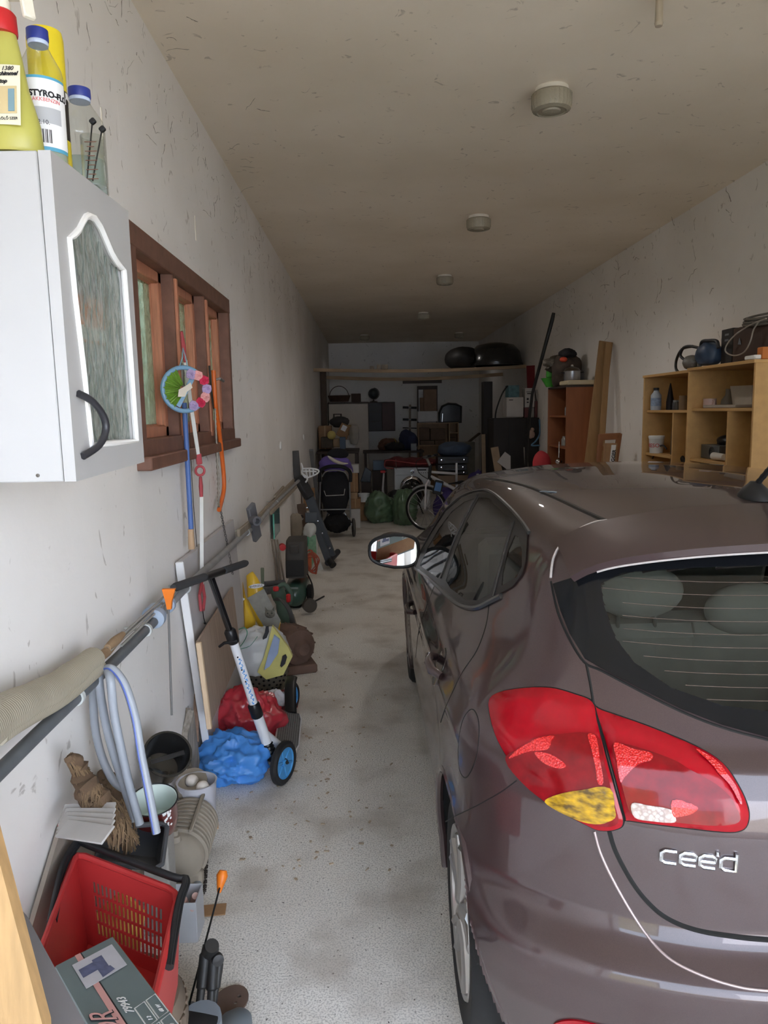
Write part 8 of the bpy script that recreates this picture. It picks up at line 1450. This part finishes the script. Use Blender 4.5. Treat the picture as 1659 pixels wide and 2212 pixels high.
Yg = 9.5; q = PY(1195, 832, Yg); solo('green_bowl', MB().lathe([(0, 0), (.05, 0), (.11, .10), (.115, .105), (.105, .10), (.05, .012), (0, .012)], V((xf_ + .0, 8.98, zc + .002)), (0, 0, 1), 26).lathe([(.04, .10), (.055, .12), (.05, .20), (0, .21)], V((xf_ + .0, 8.98, zc + .002)), (0, 0, 1), 20), mat('bright_green', (66, 156, 54), .4, var=.1), 'bright green plastic bowl at the far end of the brown cupboard top', 'bowl'); solo('metal_scraps', MB().bag(V((xf_ + .1, 8.9, zc + .27)), (.16, .10, .09), 13, .5, 4, 30, 18, False, 0, .2), mat('scrap_dark', (90, 82, 72), .5, metal=.4, var=.4), 'tangle of dark metal bits on the crate above the green bowl', 'scrap'); solo('wire_crate', MB().box(V((xf_ + .22, 8.9, zc + .09)), (.16, .22, .175), None, .01), mat('crate_slate', (74, 78, 84), .5, var=.2), 'dark crate beside the green bowl on the brown cupboard', 'crate')
# tall boards and chair on the right wall
for i, (p0, p1, w_, lab) in enumerate((((1309, 738, 7.75), (1276, 1012, 7.55), .14, 'tall yellowish board leaning on the right wall, the broader one'), ((1314, 740, 7.68), (1296, 1012, 7.5), .06, 'tall narrow board leaning on the right wall in front of the broad one'))):
    a, b = PY(*p0), PY(*p1); a.x = min(a.x, WR - .03); b = a + (b - a) * (a.z / (a.z - b.z)) * .995; b.x = min(b.x, WR - .2); solo('leaning_board', MB().bar(a, b, w_, .022, (0, 1, 0)), mat('board_ochre', (152, 118, 78), .7, var=.12, scale=3, stretch=(10, 10, 1)), lab, 'board', 'boards on the right wall')
Yh = 6.9; t = thing('wooden_chair', 'orange brown wooden chair against the right wall behind the car roof', 'chair', V((PY(1316, 1000, Yh).x, Yh, 0))); CHM = mat('chair_wood', (140, 90, 56), .5, var=.12)
for p0, p1 in (((1298, 938), (1292, 1006)), ((1338, 936), (1328, 1006))): a, b = PY(*p0, Yh), PY(*p1, Yh); b = a + (b - a) * (a.z / (a.z - b.z)) * .998; obj('back_post', MB().bar(a, b, .045, .03, (0, 1, 0)), CHM, t)
obj('top_rail', MB().bar(PY(1296, 944, Yh), PY(1340, 942, Yh), .03, .06, (0, 0, 1)), CHM, t); obj('mid_rail', MB().bar(PY(1294, 968, Yh), PY(1332, 968, Yh), .025, .04, (0, 0, 1)), CHM, t); a = PY(1292, 1006, Yh); b = PY(1328, 1006, Yh); obj('seat', MB().box(V(((a.x + b.x) / 2, Yh - .2, .45)), (b.x - a.x + .06, .4, .03), None, .006), CHM, t)
for dx in (a.x, b.x): obj('front_leg', MB().box(V((dx, Yh - .38, .217)), (.035, .035, .434), None, .004), CHM, t)
P_ = [PY(x, y, Yh - .22) for x, y in ((1310, 958), (1334, 958), (1328, 1012), (1304, 1012))]; P_[2].z = P_[3].z = .467; tb2 = thing('printed_carton', 'narrow upright carton with vertical black lettering standing on the chair', 'carton', (P_[2] + P_[3]) / 2); obj('box_body', MB().prism(P_, V((0, .08, 0))), CARD, tb2); L_ = [PY(x, y, Yh - .222) for x, y in ((1321, 961), (1331, 961), (1325, 1012), (1315, 1012))]; obj('white_label', MB().prism(L_, V((0, .001, 0))), LBL, tb2); o1, o2 = PY(1323, 1004, Yh - .224), PY(1328, 962, Yh - .224); obj('lettering', MB().text('EGGER', frame(PY(1318.5, 1003, Yh - .224) + V((.033, 0, 0)), o2 - o1, V((-1, 0, 0))), .042, .0006, bold=.0014), INKB, tb2)
solo('blue_rag', MB().bag(V((PY(1285, 1000, Yh - .3).x, Yh - .3, .467 + .05)), (.07, .06, .06), 5, .3, 3, 20, 12, True), mat('rag_blue', (54, 76, 110), .8, var=.15), 'small blue rag on the chair seat beside the carton', 'rag')
# pine shelf units on the right wall
PNS = mat('shelf_beech', (196, 154, 98), .5, var=.08, scale=2.5, stretch=(8, 1, 8))
def wallshelf(nm, lab, y0, y1, xfr, zt, parts, things_):
    x1 = WR - .004; th = .018; t = thing(nm, lab, 'shelf unit', V(((xfr + x1) / 2, (y0 + y1) / 2, 0)), 'beech shelf units on the right wall'); dp = x1 - xfr; xm = (xfr + x1) / 2
    for yy in (y0 + th / 2, y1 - th / 2): obj('side_panel', MB().box(V((xm, yy, zt / 2)), (dp, th, zt), None, .0015), PNS, t)
    obj('top_panel', MB().box(V((xm - .004, (y0 + y1) / 2, zt + th / 2)), (dp + .008, y1 - y0, th), None, .0015), PNS, t); obj('back_panel', MB().box(V((x1 - .006, (y0 + y1) / 2, zt / 2)), (.008, y1 - y0 - 2 * th, zt - .004), None, .001), PNS, t)
    for p in parts:
        if p[0] == 'h': ya, yb = y0 + (y1 - y0) * p[2] + th, y0 + (y1 - y0) * p[3] - th; obj('shelf', MB().box(V((xm + .01, (ya + yb) / 2, p[1])), (dp - .03, yb - ya - .001, th), None, .0015), PNS, t)
        else: obj('divider', MB().box(V((xm + .01, y0 + (y1 - y0) * p[1], (p[2] + p[3]) / 2)), (dp - .03, th, p[3] - p[2] - .002), None, .0015), PNS, t)
    return t
XF = 2.10; ZA = PX(1388, 817, XF).z; YA1 = PX(1388, 900, XF).y; YA0 = PX(1489, 900, XF).y; YB1 = YA0 - .004; YB0 = PX(1628, 880, XF - .02).y; ZB = PX(1628, 784, XF - .02).z; zsA = PX(1440, 889, XF).z; zsB = PX(1560, 885, XF).z; zlA = PX(1420, 985, XF).z; zlB = PX(1540, 1000, XF).z
fA = (YA1 - PX(1444, 950, XF).y) / (YA1 - YA0); fB = (YB1 - PX(1568, 950, XF).y) / (YB1 - YB0)
uA = wallshelf('shelf_unit', 'beech shelf unit on the right wall, the further and lower one', YA0, YA1, XF, ZA, [('h', zsA, 0, 1), ('v', 1 - fA, .5, zsA - .009), ('h', zlA, 1 - fA, 1), ('h', .5, 0, 1)], None); uB = wallshelf('shelf_unit', 'beech shelf unit on the right wall, the nearer one with a chainsaw on top', YB0, YB1, XF - .02, ZB, [('h', zsB, 0, 1), ('v', 1 - fB, .6, zsB - .009), ('h', zlB, 1 - fB, 1), ('h', .6, 0, 1)], None)
sA, sB = zsA + .0095, zsB + .0095
def cyl_item(nm, px, X, z, prof, m, lab, cat, cap=None, grp=None, lbl=None):
    r = ray(px, 900); Y = X / r.x * r.y; b = V((X, Y, z)); t = thing(nm, lab, cat, b, grp); obj('body', MB().lathe(prof, b, (0, 0, 1), 20), m, t)
    if cap: obj('cap', MB().lathe(cap[0], b, (0, 0, 1), 16), cap[1], t)
    if lbl: obj('label', MB().lathe(lbl[0], b, (0, 0, 1), 20, caps=False), lbl[1], t)
    return t
cyl_item('oil_bottle', 1416, 2.16, sA, [(0, 0), (.036, 0), (.038, .01), (.038, .11), (.02, .135), (.017, .15), (0, .15)], mat('bottle_pale', (170, 176, 184), .4, var=.06), 'pale plastic bottle with a dark cap at the left of the further shelf', 'bottle', ([(.02, .145), (.02, .165), (0, .165)], BLACK), None, ([(.0385, .03), (.0385, .09)], mat('label_greyblue', (130, 146, 170), .5, var=.3, scale=60)))
cyl_item('grease_tube', 1446, 2.30, sA, [(0, 0), (.03, 0), (.03, .06), (.012, .16), (.004, .20), (0, .20)], mat('navy_tube', (44, 44, 56), .5), 'dark pointed tube standing in the middle of the further shelf', 'tube'); cyl_item('small_jar', 1462, 2.26, sA, [(0, 0), (.035, 0), (.035, .05), (.028, .06), (0, .06)], mat('jar_dark', (62, 60, 60), .3), 'small dark jar with a pale lid on the further shelf', 'jar', ([(.03, .055), (.03, .07), (0, .07)], GREYP)); cyl_item('brown_tin', 1476, 2.24, sA, [(0, 0), (.032, 0), (.034, .05), (.032, .10), (0, .10)], mat('tin_tan', (122, 100, 74), .5, var=.2), 'brown patterned tin at the right end of the further shelf', 'tin')
t = cyl_item('white_bucket', 1420, 2.17, zlA + .0095, [(0, 0), (.048, 0), (.056, .115), (0, .115)], mat('bucket_white', (206, 204, 200), .4), 'small white bucket with red lettering in the lower left of the further unit', 'bucket', ([(.058, .11), (.06, .125), (.055, .13), (0, .13)], WHITEP)); bb_ = V(t['org']); obj('lettering', MB().text('KESO', lambda p: V((bb_.x - math.cos(p.x / .054 - .2) * (.0545 + p.z), bb_.y - math.sin(p.x / .054 - .2) * (.0545 + p.z), bb_.z + .045 + p.y)), .04, .0006), REDP, t)
hs_ = MB().tube(crom([PX(x, y, 2.2) for x, y in ((1453, 1010), (1454, 960), (1458, 915), (1464, 902), (1470, 915), (1466, 960), (1472, 985), (1480, 1003))], 6), .017, 10); solo('vacuum_hose', hs_, mat('hose_black', (44, 42, 42), .5, var=.2), 'black ribbed vacuum hose hanging in the lower right of the further unit', 'hose'); solo('black_lead', MB().tube(crom([PX(x, y, 2.18) for x, y in ((1405, 998), (1412, 985), (1420, 968), (1432, 962), (1440, 970))], 5), .006, 6), BLACK, 'black lead curling in front of the white bucket', 'cable')
cyl_item('drinking_glass', 1536, 2.30, sB, [(0, 0), (.028, 0), (.031, .15), (.029, .15), (.026, .006), (0, .006)], mat('greenish_glass', (130, 146, 136), .1, var=.1, alpha=.6, coat=.5), 'tall greenish glass jar behind the pink mug', 'glass', ([(.033, .15), (.033, .165), (0, .17)], mat('lid_green', (130, 150, 140), .4))); t = cyl_item('pink_mug', 1532, 2.20, sB, [(0, 0), (.036, 0), (.04, .01), (.04, .06), (.037, .06), (.034, .008), (0, .008)], mat('mug_pink', (196, 168, 160), .4), 'pale pink mug at the left of the nearer shelf', 'mug'); bb_ = V(t['org']); obj('mug_handle', MB().tube([bb_ + V((0, -.038, .05)), bb_ + V((0, -.065, .045)), bb_ + V((0, -.062, .02)), bb_ + V((0, -.038, .015))], .006, 6), mat('mug_pink', (196, 168, 160), .4), t)
P_ = [PX(x, y, 2.28) for x, y in ((1577, 834), (1624, 832), (1624, 872), (1584, 874))]; P_[2].z = P_[3].z = sB + .001; t = thing('white_carton', 'white carton standing tilted on the nearer shelf', 'carton', (P_[2] + P_[3]) / 2); obj('box_body', MB().prism(P_, V((.10, 0, 0))), mat('carton_offwhite', (176, 166, 152), .7, var=.06), t)
solo('paper_stack', MB().box(V((2.24, PX(1585, 880, 2.24).y, sB + .010)), (.2, .36, .018), .08, .003), mat('paper_grey', (166, 156, 146), .8, var=.1), 'flat pile of papers lying on the nearer shelf', 'paper'); solo('grey_funnel', MB().lathe([(.05, 0), (.045, .03), (.02, .06), (.018, .10), (0, .10)], V((2.34, PX(1572, 880, 2.34).y, sB + .021)), (0, 0, 1), 18), mat('funnel_grey', (130, 122, 112), .6), 'grey funnel standing on the papers left of the white carton', 'funnel')
for (x, X, z, lab) in ((1464, 2.2, zsA - .010, 'small steel hook under the further shelf'), (1607, 2.2, zsB - .010, 'small steel hook under the nearer shelf')): r = ray(x, 895); Y = X / r.x * r.y; solo('steel_hook', MB().tube([V((X, Y, z)), V((X, Y, z - .03)), V((X - .008, Y, z - .038)), V((X - .014, Y, z - .028))], .003, 6), CHROME, lab, 'hook', 'steel hooks under the shelves')
a = PX(1510, 995, 2.16); b = PX(1548, 995, 2.16); z0 = zlB + .0095; t = thing('power_supply', 'grey power supply box with a round fan grille in the nearer beech unit', 'power supply', V((2.23, (a.y + b.y) / 2, z0))); w_ = abs(a.y - b.y); obj('casing', MB().box(V((2.24, (a.y + b.y) / 2, z0 + .045)), (.14, w_, .088), None, .003), mat('psu_grey', (96, 98, 98), .4, metal=.5, var=.1), t); fc = V((2.166, (a.y * .35 + b.y * .65), z0 + .045))
for r_ in (.014, .024, .034): obj('fan_ring', MB().tube([fc + V((0, math.cos(i * .3142) * r_, math.sin(i * .3142) * r_)) for i in range(20)], .0022, 5, True), BLACK, t)
obj('fan_hub', MB().lathe([(.01, 0), (.008, .004), (0, .004)], fc, (-1, 0, 0), 12), BLACK, t); solo('rolled_cloth', MB().tube([V((2.15, b.y - .12, z0 + .026)), V((2.15, b.y + .02, z0 + .026))], [.02, .024], 14), mat('cloth_white', (206, 200, 192), .8, var=.06), 'white rolled cable and cloth in front of the power supply', 'roll'); solo('black_adapter', MB().bag(V((2.3, (a.y + b.y) / 2, z0 + .115)), (.07, .09, .035), 6, .3, 3, 20, 12, True), BLACK, 'black adapter lead heaped on the power supply', 'adapter')
solo('paper_note', MB().box(V((2.3, YB0 - .002, PY(1657, 874, YB0).z)), (.13, .002, .075), rotm('Y', -8), .0005), LBL, 'white paper note on the end panel of the nearer shelf unit', 'note')
# on top of the shelf units
zT = ZB + .019; q = lambda x, y, X: PX(x, y, X)
t = thing('chainsaw', 'blue and black chainsaw lying on the nearer shelf unit', 'chainsaw', V((2.2, PX(1515, 800, 2.2).y, zT))); CSB = mat('saw_blue', (52, 70, 96), .4, var=.12); c = q(1530, 776, 2.22); c.z = max(c.z, zT + .085); obj('engine_body', MB().bag(c, (.07, .13, .085), 2, .15, 2, 30, 18, True, 0, .04), CSB, t, 60); c2 = q(1495, 790, 2.2); c2.z = zT + .045; obj('clutch_cover', MB().bag(c2, (.06, .07, .05), 5, .15, 2, 24, 14, True, 0, .03), mat('saw_grey', (110, 108, 104), .5, metal=.3, var=.2), t, 60)
obj('front_handle', MB().tube(crom([q(1512, 795, 2.18), q(1513, 760, 2.18), q(1516, 739, 2.18), q(1530, 736, 2.18), q(1548, 737, 2.18), q(1552, 752, 2.18)], 5), .011, 8), BLACK, t); obj('rear_handle', MB().tube(crom([q(1512, 752, 2.2), q(1490, 748, 2.2), q(1476, 752, 2.2), q(1470, 768, 2.2), q(1480, 778, 2.2)], 5), .010, 8), BLACK, t); obj('hand_guard', MB().tube(crom([q(1496, 748, 2.21), q(1474, 754, 2.21), q(1462, 775, 2.21), q(1460, 795, 2.21), q(1466, 805, 2.21)], 5), .010, 8), BLACK, t); obj('guide_bar', MB().bar(V((2.2, c.y + .1, zT + .04)), V((2.3, c.y + .42, zT + .03)), .012, .05, (0, 0, 1)), STEEL, t)
a, b = q(1553, 776, 2.24), q(1580, 708, 2.24); bx_ = thing('black_carton', 'black box with a label standing behind the chainsaw', 'box', V((2.3, (a.y + b.y) / 2, zT))); obj('box_body', MB().box(V((2.32, (a.y + b.y) / 2, (zT + b.z) / 2 + .001)), (.14, abs(a.y - b.y), b.z - zT), None, .003), mat('black_card', (46, 42, 40), .6, var=.1), bx_)
for zz in (.3, .45): obj('label_line', MB().box(V((2.249, (a.y + b.y) / 2, zT + (b.z - zT) * (zz + .4))), (.002, .05, .012), None, .0004), GREYP, bx_)
a, b = q(1578, 775, 2.2), q(1660, 692, 2.2); zz = b.z; t = thing('brown_case', 'dark brown wooden case on the nearer shelf unit under the cable coil', 'case', V((2.32, YB0 + .2, zT))); y_ = PX(1578, 775, 2.2).y; obj('case_body', MB().box(V((2.33, (y_ + YB0 + .02) / 2, (zT + zz) / 2 + .001)), (.24, y_ - YB0 - .02, zz - zT), None, .006), mat('case_brown', (66, 46, 36), .6, var=.15, scale=4), t); obj('end_face', MB().box(V((2.33, YB0 + .016, (zT + zz) / 2 + .001)), (.23, .006, zz - zT - .02), None, .002), mat('case_end', (104, 66, 40), .5, var=.12), t); obj('pale_mark', MB().prism([q(1594, 744, 2.205), q(1601, 744, 2.205), q(1598, 730, 2.205)], V((-.002, 0, 0))), GREYP, t)
cc = MB(); Rq = random.Random(8); yc = (y_ + YB0) / 2
for k in range(9): dz = Rq.uniform(0, .045); dx = Rq.uniform(-.03, .03); cc.tube(crom([V((2.33 + dx + math.cos(i * .785) * (.12 + .01 * Rq.random()), yc + .02 + math.sin(i * .785) * (.20 + .02 * Rq.random()), zz + .012 + dz + .03 * math.sin(i * .785 + 1))) for i in range(8)], 5, True), .006, 6, True)
solo('cable_coil', cc, mat('coil_grey', (98, 92, 84), .6, var=.1), 'grey coil of cable lying on the dark brown case', 'cable'); solo('white_cable', MB().tube(crom([q(x, y, 2.17) for x, y in ((1655, 688), (1625, 700), (1590, 722), (1570, 745), (1568, 760), (1585, 768), (1606, 762), (1620, 740), (1628, 712), (1640, 694))], 6), .0045, 6), mat('cable_pale', (150, 142, 132), .6), 'pale loose cable looping down the front of the brown case', 'cable'); solo('white_clamp', MB().bar(V((2.12, PX(1617, 776, 2.12).y, zT + .014)), V((2.12, PX(1640, 776, 2.12).y, zT + .014)), .05, .024, (0, 0, 1), .01), WHITEP, 'white plastic clamp on the front edge of the nearer shelf unit', 'clamp'); solo('orange_block', MB().box(V((2.16, YB0 + .06, zT + .034)), (.06, .06, .065), None, .004), mat('block_orange', (190, 112, 50), .6), 'orange block at the near end of the shelf unit top', 'block')
lt = MB(); Rl = random.Random(21)
for k in range(150):
    p = PZ(Rl.gauss(665, 55) if k % 3 else Rl.uniform(480, 860), Rl.uniform(1290, 1900), .003); lt.box(p, (Rl.uniform(.006, .022), Rl.uniform(.004, .012), .004), Rl.random() * 3, .001)
o_ = solo('floor_litter', lt, mat('litter_beige', (176, 158, 136), .9, var=.3, scale=40), 'tiny pale chips and crumbs scattered over the concrete aisle', 'litter'); o_['kind'] = 'stuff'
# sticker on the car roof
p, n = hit(1186, 1063); Mx = frame(p + n * .002, V((.9, -.5, 0)), V((.3, .9, 0))); obj('roof_sticker', MB().box((0, 0, 0), (.055, .03, .0015), None, .0004).xf(Mx), mat('sticker_blue', (120, 136, 150), .4, var=.05), car)
